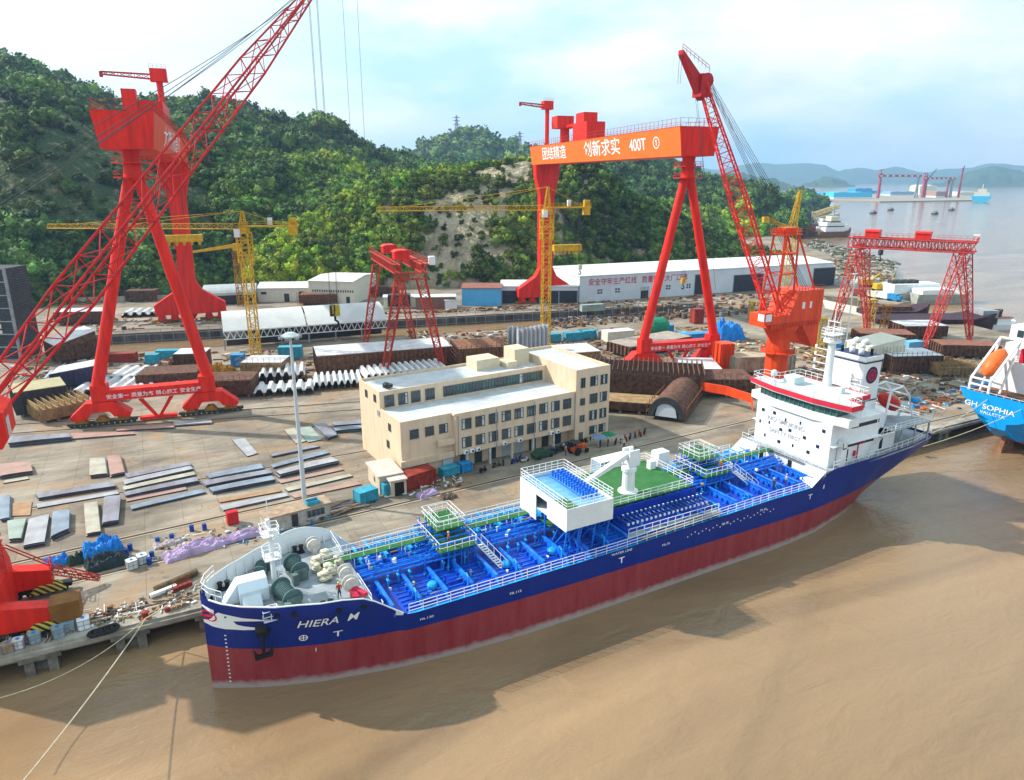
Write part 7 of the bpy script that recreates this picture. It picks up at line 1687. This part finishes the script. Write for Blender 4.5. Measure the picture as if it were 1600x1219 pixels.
# scaffolding lines in the dock
dd_ = (dk[1]-dk[0]).normalized()
t = thing('dock_scaffold','long dark scaffold railing along the far wall of the dry dock','scaffold',dk[3]); mb = MB()
L_ = (dk[2]-dk[3]).length
for k in range(60): p = dk[3]+dd_*(k*L_/60); mb.bar((p.x,p.y-1.2,-2),(p.x,p.y-1.2,4.2),.16)
for z in (0.5,2.6,4.1): a = dk[3]; b_ = dk[3]+dd_*L_; mb.bar((a.x,a.y-1.2,z),(b_.x,b_.y-1.2,z),.14)
mb.build('railing', grey, t, world=True, split=False)

# ------------------------------------------------------------ scooters, car, tractor, people, parasols
def make_scooter(m, label, p, rz, grp):
    t = thing('motor_scooter', label, 'scooter', p, rz, grp)
    for x in (-.62,.62): mb = MB(); mb.lathe((x,0,.27),[(.15,-.06),(.27,-.05),(.27,.05),(.15,.06)],12,ax='y'); mb.build('wheel', rubber, t)
    mb = MB(); mb.prism([(-.75,.3),(-.2,.3),(.25,.28),(.45,.5),(.5,.95),(.4,.95),(.25,.45),(-.1,.42),(-.2,.75),(-.8,.72)],'y',-.16,.16); mb.build('body', m, t)
    mb = MB(); mb.box(-.78,-.12,-.15,.15,.76,.86); mb.build('seat', black, t)
    mb = MB(); mb.tube((.46,0,.9),(.42,0,1.08),.04,6); mb.tube((.42,-.32,1.08),(.42,.32,1.08),.03,6); mb.build('handlebar', darkgrey, t)
    return t
scm = [mat('scooter_black',(.03,.03,.035),.3), mat('scooter_red',(.5,.02,.02),.3), mat('scooter_blue',(.03,.06,.35),.3), mat('scooter_green',(.05,.12,.06),.4), mat('scooter_white',(.6,.6,.6),.3)]
protos = {}
cnames = ['black','red','blue','green','white']
def scooter(i, p, rz, lab, grp):
    if i not in protos: protos[i] = make_scooter(scm[i], lab, p, rz, grp); return protos[i]
    return dup(protos[i], p, rz, lab, grp)
for px,py,i,rz,lab in ((755,738,0,.4,'black scooter parked alone beyond the waste bins'),(776,730,3,.2,'green scooter standing alone before the office arcade'),(786,726,3,1.2,'green scooter next to the lone green one'),(804,724,2,.3,'blue and white scooter left of the green car, nearer one'),(813,719,2,.9,'blue scooter left of the green car, farther one'),(820,722,4,.1,'white scooter touching the blue pair')):
    scooter(i, G(px,py), rz, lab, 'scooters parked on the office road')
k = 0
for j in range(13):
    p = G(812,702).lerp(G(762,715),0).copy(); p = G(758+j*6.2, 716-j*1.45); i = [0,4,0,3,1,0,0,1,1,4,0,3,0][j]
    scooter(i, p, 1.35+.1*(j%3), '%s scooter in the row under the office arcade' % cnames[i], '%s scooters under the arcade' % cnames[i])
for j in range(18):
    p = G(858+j*3.9, 711-j*1.5); i = [0,0,2,0,3,0,4,2,0,0,0,3,2,0,0,4,0,3][j]
    scooter(i, p, 1.2+.12*(j%3), '%s scooter in the dense row between the green car and the parasols' % cnames[i], '%s scooters in the dense row' % cnames[i])
for j in range(7):
    p = G(962+j*7.5, 694-j*2.6); i = [0,4,1,0,3,1,0][j]
    scooter(i, p, .8+.2*(j%3), '%s scooter parked beyond the parasols at the office end' % cnames[i], '%s scooters beyond the parasols' % cnames[i])
def car(p, rz, m, label):
    t = thing('parked_car', label, 'car', p, rz)
    mb = MB(); mb.prism([(-2.1,.35),(2.1,.35),(2.15,.75),(1.2,.9),(.6,1.35),(-1.3,1.38),(-1.9,.95),(-2.15,.85)],'y',-.85,.85); mb.build('body', m, t)
    mb = MB(); mb.prism([(1.05,.93),(.6,1.3),(-1.25,1.33),(-1.75,.97)],'y',-.87,.87); mb.build('window', glass, t)
    for x in (-1.3,1.3):
        for y in (-.8,.8): mb = MB(); mb.lathe((x,y,.33),[(.33,-.1),(.33,.1)],14,ax='y'); mb.build('wheel', rubber, t)
    return t
car(G(848,714), radians(10), mat('car_green',(.03,.08,.05),.25,var=.1), 'dark green car parked left of the orange tractor')
t = thing('tractor','orange tractor with dark canopy parked on the office road','tractor',G(903,708),radians(15))
mb = MB(); mb.box(-.2,1.8,-.4,.4,.7,1.5); mb.box(-1.4,-.2,-.6,.6,.6,1.2); mb.build('body', mat('tractor_orange',(.62,.10,.02),.5,var=.2), t)
mb = MB(); mb.box(-1.4,.2,-.7,.7,2.2,2.3); 
for x in (-1.3,.1):
    for y in (-.6,.6): mb.bar((x,y,1.1),(x,y,2.2),.06)
mb.build('canopy', darkgrey, t, split=False)
for x,r in ((-.9,.75),(1.4,.45)):
    for y in (-.85,.85): mb = MB(); mb.lathe((x,y,r),[(r*.4,-.16),(r,-.14),(r,.14),(r*.4,.16)],14,ax='y'); mb.build('wheel', rubber, t)
for px,py,m,lab in ((935,692,mat('parasol_blue',(.20,.30,.45),.7),'pale blue parasol by the office right wing, nearer the wall'),(950,688,greentank,'green parasol at the office right wing, rightmost'),(893,676,greendeck,'green bush like awning plant before the arcade'),(830,672,mat('parasol_red',(.5,.04,.04),.7),'red parasol under the office arcade')):
    t = thing('parasol',lab,'parasol',G(px,py+6)); mb = MB(); mb.tube((0,0,0),(0,0,2.2),.04,6); mb.build('pole', white, t); mb = MB(); mb.lathe((0,0,1.9),[(1.4,0),(.9,.28),(.05,.6)],10); mb.build('canopy', m, t)
def person(p, rz, shirt, trousers, label, helmet=None):
    """standing figure grown from one skinned skeleton"""
    J = {'pel':(0,0,.95,.15),'che':(0,0,1.32,.17),'nec':(0,0,1.52,.07),'hea':(0,.02,1.66,.11),'top':(0,.02,1.74,.09),
         'ls':(-.2,0,1.44,.07),'le':(-.26,.02,1.16,.05),'lh':(-.27,.1,.9,.04),'rs':(.2,0,1.44,.07),'re':(.27,.03,1.17,.05),'rh':(.24,.16,.95,.04),
         'lk':(-.11,.03,.5,.075),'la':(-.12,-.02,.08,.05),'lt':(-.12,.14,.04,.045),'rk':(.12,.07,.5,.075),'ra':(.14,.06,.08,.05),'rt':(.14,.22,.04,.045)}
    E_ = [('pel','che'),('che','nec'),('nec','hea'),('hea','top'),('che','ls'),('ls','le'),('le','lh'),('che','rs'),('rs','re'),('re','rh'),('pel','lk'),('lk','la'),('la','lt'),('pel','rk'),('rk','ra'),('ra','rt')]
    ks = list(J); me = bpy.data.meshes.new('person'); me.from_pydata([J[k][:3] for k in ks],[(ks.index(a),ks.index(b)) for a,b in E_],[])
    o = bpy.data.objects.new('person', me); sc.collection.objects.link(o); o.location = p; o.rotation_euler.z = rz
    md = o.modifiers.new('s','SKIN'); sk = me.skin_vertices[0].data
    for i,k in enumerate(ks): sk[i].radius = (J[k][3],)*2
    sk[0].use_root = True; sb = o.modifiers.new('d','SUBSURF'); sb.levels = 1; sb.render_levels = 1
    bpy.context.view_layer.update(); m2 = bpy.data.meshes.new_from_object(o.evaluated_get(bpy.context.evaluated_depsgraph_get())); o.modifiers.clear(); o.data = m2
    for m in (skin, shirt, trousers, black): m2.materials.append(m)
    for f in m2.polygons:
        z = f.center.z; x = abs(f.center.x); f.material_index = 3 if z < .1 else 2 if z < .98 and x < .22 else (0 if (z > 1.5 or (x > .2 and z < 1.0)) else 1)
    mb = MB(); mb.lathe((0,.02,1.70),[(.15,0),(.125,.05),(.09,.12),(.02,.14)],12); h_ = mb.build('helmet' if helmet else 'hair', helmet or black, o, smooth=True)
    return tag(o, label, 'person')
bc = mat('overall_blue',(.03,.07,.25),.8); oc = mat('overall_orange',(.7,.18,.03),.8); gc = mat('trousers_grey',(.06,.06,.08),.8); yh = mat('helmet_yellow',(.8,.6,.05),.4); wsm = mat('shirt_white',(.65,.65,.65),.8); rsm = mat('shirt_red',(.5,.03,.03),.8)
person(G(938,700),.3,bc,gc,'person in dark blue clothes walking by the parasols, left of the pair'); person(G(950,698),1.2,bc,gc,'person in dark blue clothes by the green parasol, right of the pair',yh)
person(G(975,700),2.0,wsm,gc,'person in a white shirt near the scooters at the office end',yh); person(G(884,712),.5,oc,bc,'person in orange beside the tractor',yh)
for lx,ly,lz,c_,l in ((26.2,-1.0,9.6,oc,'person in orange on the green stair platform of the tanker'),(76.5,-5.8,8.0,mat('overall_pale',(.5,.45,.4),.8),'person in pale overalls on the blue deck near the white bridge house'),(73.8,-5.9,8.0,gc,'person in dark clothes on the blue deck near the white bridge house'),(20.2,-5.4,7.3,bc,'person in blue on the deck just behind the forecastle'),(68.6,-.8,9.9,oc,'person in orange on the aft stair platform of the tanker'),(12.4,-4.9,9.3,rsm,'person in red on the forecastle beside the white reel')):
    w_ = T.matrix_basis @ Vector((lx,ly,lz)); person(w_, lx, c_, gc, l, yh)
# ------------------------------------------------------------ second tanker at the right edge
S = thing('tanker_ship','bright blue ship with white deckhouse, its stern cut by the right picture edge','ship',(137.5,70.4,0),0)
cyanhull = hull_mat('cyan_hull', (.0,.27,.72), (.42,.06,.05), 2.6, 0., off=0)
def sy(x,z):      # half breadth
    zl = prof([(0,6.6),(3,3.4),(8,1.6),(16,-1),(60,-1)],x); t = max(0,min(1,(z-zl)/(11.2-zl))); return prof([(0,1.5),(8,3.0),(20,6.5),(30,8.2),(60,8.2)],x)*(1-t**.5)+prof([(0,8.0),(6,8.7),(60,8.7)],x)*t**.5
xs2 = [0,.8,2,4,6,8,11,14,18,24,30,45,60]; vs = []
for x in xs2:
    zl = prof([(0,5.2),(3,2.9),(8,1.0),(16,-1),(60,-1)],x); r_ = [(x-(.9*(1-0) if x == 0 and False else 0),-sy(x,zl+(11.2-zl)*k/10),zl+(11.2-zl)*k/10) for k in range(10,-1,-1)]; r_ += [(p[0],-p[1],p[2]) for p in r_[::-1]]; vs += r_
mb = MB(); mb.add(vs,[(i*22+j,(i+1)*22+j,(i+1)*22+j+1,i*22+j+1) for i in range(len(xs2)-1) for j in range(21)]+[tuple(range(22)),tuple((len(xs2)-1)*22+j for j in range(22))]); o = mb.build('hull', cyanhull, S)
mb = MB(); mb.box(.3,60,-8.4,8.4,10.1,10.3); mb.build('deck', mat('deck_redbrown',(.22,.08,.05),.8,var=.4), S)
text('GH', 1.35, facing((-.06,5.3,8.7),(-1,0,0)), S, letter, 'ship_name', sx=1.25); text('SOPHIA', 1.35, facing((-.06,.3,8.7),(-1,0,0)), S, letter, 'ship_name', sx=1.25)
text('VALLETTA', .75, facing((-.06,1.2,7.6),(-1,0,0)), S, letter, 'port_lettering', sx=1.3)
mb = MB(); mb.box(9,26,-7.6,7.6,10.3,16.2); mb.box(11,26,-7,7,16.2,19.2); mb.box(14,26,-8.2,8.2,19.2,22.2); mb.build('deckhouse', white, S)
mb = MB(); mb.box(8.9,13,-7.65,3.0,16.25,18.9); mb.box(10.5,14.5,-2.8,2.8,19.2,25); mb.build('red_casing', mat('funnel_red',(.60,.015,.03),.45), S)
mb = MB(); mb.box(10.4,14.6,-2.9,2.9,22,24.4); mb.box(8.98,9.0,0,6.5,11,16); mb.build('funnel_white', white, S)
mb = MB(); mb.lathe((12.4,.6,25),[(.8,0),(.8,1.4),(1.2,1.6),(1.0,2.4)],12); mb.build('exhaust_pipe', MATS['navy'], S)
mb = MB()
for yy in (3.2,6.8):
    mb.path([(1.0,yy,10.3),(1.2,yy,13.4),(8.6,yy,20.5)],.24); mb.path([(4.8,yy,10.3),(8.6,yy,20.5)],.2); mb.path([(1.2,yy,13.4),(5,yy,12.2)],.18)
for x_,z_ in ((1.2,13.4),(8.6,20.5),(1.1,12.2)): mb.tube((x_,3.2,z_),(x_,6.8,z_),.2,6)
mb.rail([(.4,8,10.3),(.4,-8,10.3)],1.1,1.3,.05); mb.rail([(9,-7.6,16.2),(9,7.6,16.2)],1.1,1.3,.05)
mb.build('davit', white, S, split=False)
mb = MB(); mb.lathe((0,0,0),[(.15,-3.4),(1.1,-2.6),(1.5,-1),(1.5,1.2),(1.1,2.6),(.3,3.4)],14,ax='x'); M_ = Matrix.Translation((4.6,5.0,16.2)) @ Matrix.Rotation(radians(-43),4,'Y'); mb.v = [tuple(M_ @ Vector(v)) for v in mb.v]; mb.build('lifeboat', orange, S, smooth=True)
mb = MB()
for k in range(9): mb.cb((1.2+.9*(k%3),-6.5+k*1.35,10.8),(1.0,.9,1.0),k)
mb.build('deck_winch', darkgrey, S)
mb = MB()
for k in range(7): mb.box(13.9,14.0,-7+k*2.1,-5.8+k*2.1,20,21.4)
for k in range(5): mb.box(8.94,8.98,-7+k*1.6,-6.4+k*1.6,13,13.7)
mb.build('window', glass, S)
mb = MB(); mb.prism([(2,-1),(6,-1),(6,3),(3.2,3)],'y',-.4,.4); mb.build('rudder', rust, S)
rope(sagl(tuple(S.location+Vector((-.1,2.5,10.2))), tuple(G(1405,700)), .8), .06, 'thin mooring rope from the second ship stern to the quay'); rope(sagl(tuple(S.location+Vector((-.1,-3.5,10.0))), tuple(G(1385,712)), .9), .06, 'lower thin mooring rope from the second ship stern')

# ------------------------------------------------------------ boats
def boat(px, py, L, B, h, az, hullm_, label, houses=(), scale_z=1., z=0.0, name='cargo_boat', cat='boat'):
    c = G(px,py,z); t = thing(name,label,cat,c,radians(az)); n = 10; vs = []
    for i in range(n+1):
        u = i/n; x = (u-.5)*L; b = B/2*(1-max(0,(u-.72)/.28)**2*.9)*(1-.25*max(0,(.12-u)/.12)); sh = h*(1+.5*max(0,u-.7)/.3)
        vs += [(x,-b,sh),(x*(1 if u<.9 else .97),-b*.8,-.6),(x*(1 if u<.9 else .97),b*.8,-.6),(x,b,sh)]
    mb = MB(); mb.add(vs,[(i*4+j,(i+1)*4+j,(i+1)*4+(j+1)%4,i*4+(j+1)%4) for i in range(n) for j in range(4)]+[(0,1,2,3),(n*4+3,n*4+2,n*4+1,n*4)]); mb.build('hull', hullm_, t)
    for (x0,x1,w_,z0,z1,m) in houses: mb = MB(); mb.box(x0*L,x1*L,-w_*B/2,w_*B/2,h+z0,h+z1); mb.build('deckhouse', m, t)
    return t
redhull = mat('red_hull',(.50,.05,.06),.5,var=.3); darkhull = mat('dark_hull',(.06,.03,.045),.7,var=.5,scale=.5)
boat(1265,368,46,22,8,-10,redhull,'red hulled work ship moored at the far pier',[(-.4,.3,.7,0,3,mat('dull_purple',(.22,.16,.2),.7)),(-.35,-.2,.5,3,9,grey),(-.18,-.08,.3,3,12,darkgrey),(.2,.28,.4,3,7,white),(0,.02,.05,3,14,grey)])
boat(1299,370,36,18,5,-10,rust,'white superstructure work boat right of the red hulled ship',[(-.35,.35,.7,0,4,white),(-.3,.2,.72,4.01,4.8,darkgrey),(-.3,.25,.6,4.81,8,white),(-.2,.1,.62,8.01,8.9,darkgrey),(-.15,.1,.4,8.91,13,cream),(-.02,0,.05,13,20,grey)])
boat(1318,366,14,9,4,-10,darkgrey,'small grey boat at the right end of the far pier',[(-.3,.2,.6,0,5,white)])
boat(1425,468,30,12,3.6,-20,mat('pale_hull',(.46,.48,.46),.6,var=.25),'pale work barge with four round vents lying beyond the short pier',[(-.40,.30,.7,0,3.6,white)]+[(-.38+.11*k,-.31+.11*k,.3,3.61,5.0,darkgrey) for k in range(4)])
for k in range(4):
    pass
boat(1468,472,26,11,4,-20,mat('pale_hull2',(.40,.42,.38),.6,var=.3),'pale barge with a dark stern right of the vented work barge',[(-.45,.1,.8,0,1.8,white),(.3,.34,.1,0,3,grey)])
boat(1395,505,24,10,5,-28,darkhull,'dark hull section lying at the slipway left of the lattice gantry leg',[(-.3,.2,.5,0,1.4,rustdark)])
boat(1460,515,46,12,4.6,-24,darkhull,'long black barge moored behind the lattice gantry at the water edge',[(.3,.42,.6,0,2.4,grey)])
boat(1562,514,11,5,2,-15,white,'small white boat right of the long black barge',[(-.3,.2,.7,0,2,white),(-.35,.25,.8,2.01,2.4,mat('boat_roof',(.5,.2,.16),.6))])
for px,py,l in ((1365,334,'tiny boat on the bay, leftmost of the four'),(1392,329,'tiny boat on the bay, second from left'),(1461,335,'tiny boat on the bay, third from left'),(1487,329,'tiny boat on the bay, rightmost of the four'),(1270,322,'small white boat off the headland')):
    boat(px,py,16,6,2,10,darkgrey if px>1300 else white,l,[(-.3,.1,.6,0,3,grey)],name='small_boat')
# far pier with conveyor
a = G(1220,356,4); b_ = G(1312,336,4); t = thing('far_pier','long yellowish conveyor pier reaching into the bay behind the moored ships','pier',a); mb = MB(); mb.prism([(a.x,a.y),(b_.x,b_.y),(b_.x+6,b_.y+8),(a.x+6,a.y+8)],'z',4,6); mb.build('deck', mat('pier_tan',(.48,.42,.30),.7,var=.2), t, world=True)
for k in range(14): p = a.lerp(b_,k/13)+Vector((3,4,0)); mb = MB(); mb.tube((p.x,p.y,-1),(p.x,p.y,4),1.2,6); mb.build('pile', concrete, t, world=True)
mb = MB(); q0 = a.lerp(b_,.3); mb.lattice((q0.x,q0.y+4,8),(b_.x,b_.y+4,15),4,4,14,.6,.4); mb.build('conveyor', mat('pier_yellow',(.65,.48,.2),.6), t, world=True, split=False)
# short pier with truck in the inlet
a = G(1290,458); b_ = G(1408,474); d_ = b_-a; t = thing('short_pier','short concrete pier on piles with trucks beyond the far lattice gantry','pier',a,atan2(d_.y,d_.x)); LL_ = hypot(d_.x,d_.y)
mb = MB(); mb.box(0,LL_,-2,7,-.9,.1); mb.build('deck', concrete, t)
for k in range(8): mb = MB(); mb.box(LL_*(.4+.6*k/8),LL_*(.4+.6*k/8)+.7,-1.9,-1.2,-4,-.9); mb.build('pile', concrete, t)
for k,(u,m,l) in enumerate([(.96,bluecont,'small blue lorry at the end of the short pier'),(.84,white,'white van on the short pier left of the blue lorry'),(.70,cream,'cream lorry on the short pier'),(.5,redcont,'red lorry near the root of the short pier')]):
    p = t.matrix_basis @ Vector((LL_*u-3,2.5,.1)); tr = thing('parked_lorry',l,'lorry',p,t.rotation_euler.z); mb = MB(); mb.box(-2.2,1.4,-1.1,1.1,.7,2.9); mb.build('box_body', m, tr); mb = MB(); mb.box(1.5,2.8,-1.05,1.05,.6,2.3); mb.build('cab', m, tr)
    for x in (-1.4,2.1):
        for y in (-1,1): mb = MB(); mb.lathe((x,y,.45),[(.45,-.15),(.45,.15)],10,ax='y'); mb.build('wheel', rubber, tr)
for px,py,l in ((1352,448,'yellow excavator on the pier road, left one'),(1374,455,'yellow excavator on the pier road, right one')):
    t = thing('excavator',l,'excavator',G(px,py),radians(-20),'yellow excavators by the pier'); mb = MB(); mb.box(-2.5,2.5,-1.6,1.6,1,3.4); mb.build('body', yellow, t); mb = MB(); mb.box(-2.6,2.6,-1.8,-1,0,1); mb.box(-2.6,2.6,1,1.8,0,1); mb.build('track', black, t); mb = MB(); mb.path([(2,0,2.5),(6,0,5.5),(9,0,1.5)],.4); mb.build('boom', yellow, t)
# sloping pale ramp
a,b_,c_,d_ = G(1285,468,3.4),G(1400,492,3.4),G(1405,505,3.2),G(1290,482,3.2)
mb = MB(); mb.prism([(a.x,a.y),(b_.x,b_.y),(c_.x,c_.y),(d_.x,d_.y)],'z',3.05,3.4); tag(mb.build('slipway', mat('slip_pale',(.60,.55,.46),.8,var=.2), loc=(0,0,0), split=False),'pale concrete slipway along the inlet',kind='structure')

# ------------------------------------------------------------ far shipyard on the other shore
def Gf(px, py): return G(px, py, 2)
base = Gf(1410,312); mb = MB()
pp = [Gf(1180,308),Gf(1290,313),Gf(1375,315),Gf(1520,313),Gf(1530,307),Gf(1400,303),Gf(1290,303)]
mb.add([(p.x,p.y,2.5) for p in pp]+[(p.x,p.y,-1) for p in pp],[tuple(range(7))]+[(i,(i+1)%7,7+(i+1)%7,7+i) for i in range(7)]); tag(mb.build('far_shore', concrete, loc=(0,0,0), split=False),'low ground of the far shipyard',kind='structure')
cb_ = mat('far_cyan',(.05,.50,.80),.5,var=.1); cb2 = mat('far_blue',(.03,.28,.62),.5,var=.1)
def fbox(px0,px1,pyb,pyt,m,label,depth=60,cat='shed',name='far_shed'):
    a = Gf(px0,pyb); f = a.x*sin(A)+a.y*cos(A); b_ = W(px1,pyb,f); top = W(px0,pyt,f).z; w_ = (Vector((b_.x,b_.y))-Vector((a.x,a.y))).length
    t = thing(name,label,cat,(a.x,a.y,2),-A,'sheds of the far shipyard'); h_ = top-2
    mb = MB(); mb.box(0,w_,0,depth,0,h_*.25); mb.build('lower_wall', white, t); mb = MB(); mb.prism([(0,h_*.25),(w_,h_*.25),(w_,h_*.9),(w_*.75,h_),(w_*.5,h_*.92),(w_*.25,h_),(0,h_*.9)],'y',0,depth); mb.build('roof', m, t)
fbox(1302,1362,311,300,cb_,'wide cyan shed at the left of the far shipyard'); fbox(1336,1362,304,294,cb2,'taller blue shed behind the wide cyan one'); fbox(1363,1380,304,298,cb2,'dark blue shed right of the cyan sheds'); fbox(1391,1430,306,299,mat('far_steel',(.25,.42,.60),.5),'long steel blue shed between the far cranes')
fbox(1286,1294,307,301,cb2,'small dark blue hut at the left tip of the far shipyard'); fbox(1436,1462,305,289,cream,'tall cream silo block between the far cranes'); fbox(1462,1478,309,299,mat('far_rust',(.4,.25,.2),.8),'rusty block pile right of the cream silos'); fbox(1500,1532,306,300,cream,'cream shed behind the far blue ship')
def fgantry(px0,px1,pyt,pyb,m,label):
    a = Gf(px0,pyb); f = a.x*sin(A)+a.y*cos(A); b_ = W(px1,pyb,f); top = W(px0,pyt,f).z-2; w_ = (Vector((b_.x,b_.y))-Vector((a.x,a.y))).length
    t = thing('far_gantry_crane',label,'gantry crane',(a.x,a.y,2),-A,'cranes of the far shipyard')
    mb = MB(); mb.box(0,w_,-3,3,top*.90,top); mb.build('girder', m, t)
    for k in range(7): mb = MB(); mb.box(w_*(k+.2)/7,w_*(k+.2)/7+w_*.05,-3.4,-3.02,top*.92,top*.98); mb.build('girder_stripe', white, t)
    mb = MB(); mb.box(w_*.03,w_*.07,-4,4,0,top*.9); mb.build('leg', m, t)
    for q in (.93,): mb = MB(); mb.tube((w_*.95,-2,top*.9),(w_*.9,-2,0),3,6); mb.tube((w_*.95,2,top*.9),(w_*.99,2,0),2,6); mb.build('leg', grey, t)
    mb = MB(); mb.box(0.01*w_,w_*.08,-5,5,top,top*1.06); mb.build('crane_house', m, t)
    mb = MB(); mb.tube((w_*.05,0,top*1.06),(w_*.05,0,top*1.2),1.2,6); mb.tube((w_*.0,0,top*1.19),(w_*.12,0,top*1.21),1.0,6); mb.build('service_crane', m, t)
fr_ = mat('far_red',(.40,.05,.08),.6,var=.2)
fgantry(1368,1434,273,310,fr_,'crimson gantry crane of the far shipyard, left and taller one'); fgantry(1438,1487,277,309,fr_,'crimson gantry crane of the far shipyard, right one')
def fmast(px,pyb,pyt,lx,ly,label):
    a = Gf(px,pyb); f = a.x*sin(A)+a.y*cos(A); h_ = W(px,pyt,f).z-2; t = thing('far_jib_crane',label,'crane',(a.x,a.y,2),-A,'cranes of the far shipyard'); mb = MB(); mb.tube((0,0,0),(0,0,h_),3.4,6,1.6); mb.build('mast', fr_, t); mb = MB(); mb.tube((0,0,h_*.7),(lx,0,h_+ly),2.2,6,1); mb.build('jib', darkgrey, t)
fmast(1444,309,272,22,14,'dark jib crane between the two far gantry cranes'); fmast(1497,309,262,3,6,'tall slim crimson mast at the right of the far shipyard'); fmast(1478,309,281,6,2,'short mast behind the right far gantry crane')
a = Gf(1532,315); t = thing('far_ship','bright blue ship stern at the right end of the far shipyard','ship',(a.x,a.y,0),-A-.58)
mb = MB(); mb.prism([(-32,22),(32,22),(26,6),(8,0),(-8,0),(-26,6)],'y',0,60); mb.build('hull', cb_, t); mb = MB(); mb.box(-24,24,10,50,22,34); mb.box(-14,14,14,40,34,46); mb.tube((0,30,46),(0,30,64),1.5,6); mb.build('deckhouse', cream, t)
mb = MB(); mb.box(-20,20,52,60,22.1,30); mb.build('cargo', mat('far_cargo',(.5,.45,.35),.7), t); t.scale = (.62,.62,.62)
# ------------------------------------------------------------ air
mb = MB(); mb.box(-3000, 10800, -3000, 10800, -6, 560)
hz = mb.build('haze', [])
hm = bpy.data.materials.new('haze_air'); hm.use_nodes = True; t = hm.node_tree
for n in list(t.nodes): t.nodes.remove(n)
o_ = t.nodes.new('ShaderNodeOutputMaterial'); v_ = t.nodes.new('ShaderNodeVolumePrincipled')
v_.inputs['Color'].default_value = (.42,.68,1.0,1); v_.inputs['Density'].default_value = 1.3e-4; v_.inputs['Anisotropy'].default_value = .2
t.links.new(v_.outputs[0], o_.inputs['Volume']); hz.data.materials.append(hm)
tag(hz, 'thin bluish haze over the bay', kind='stuff')
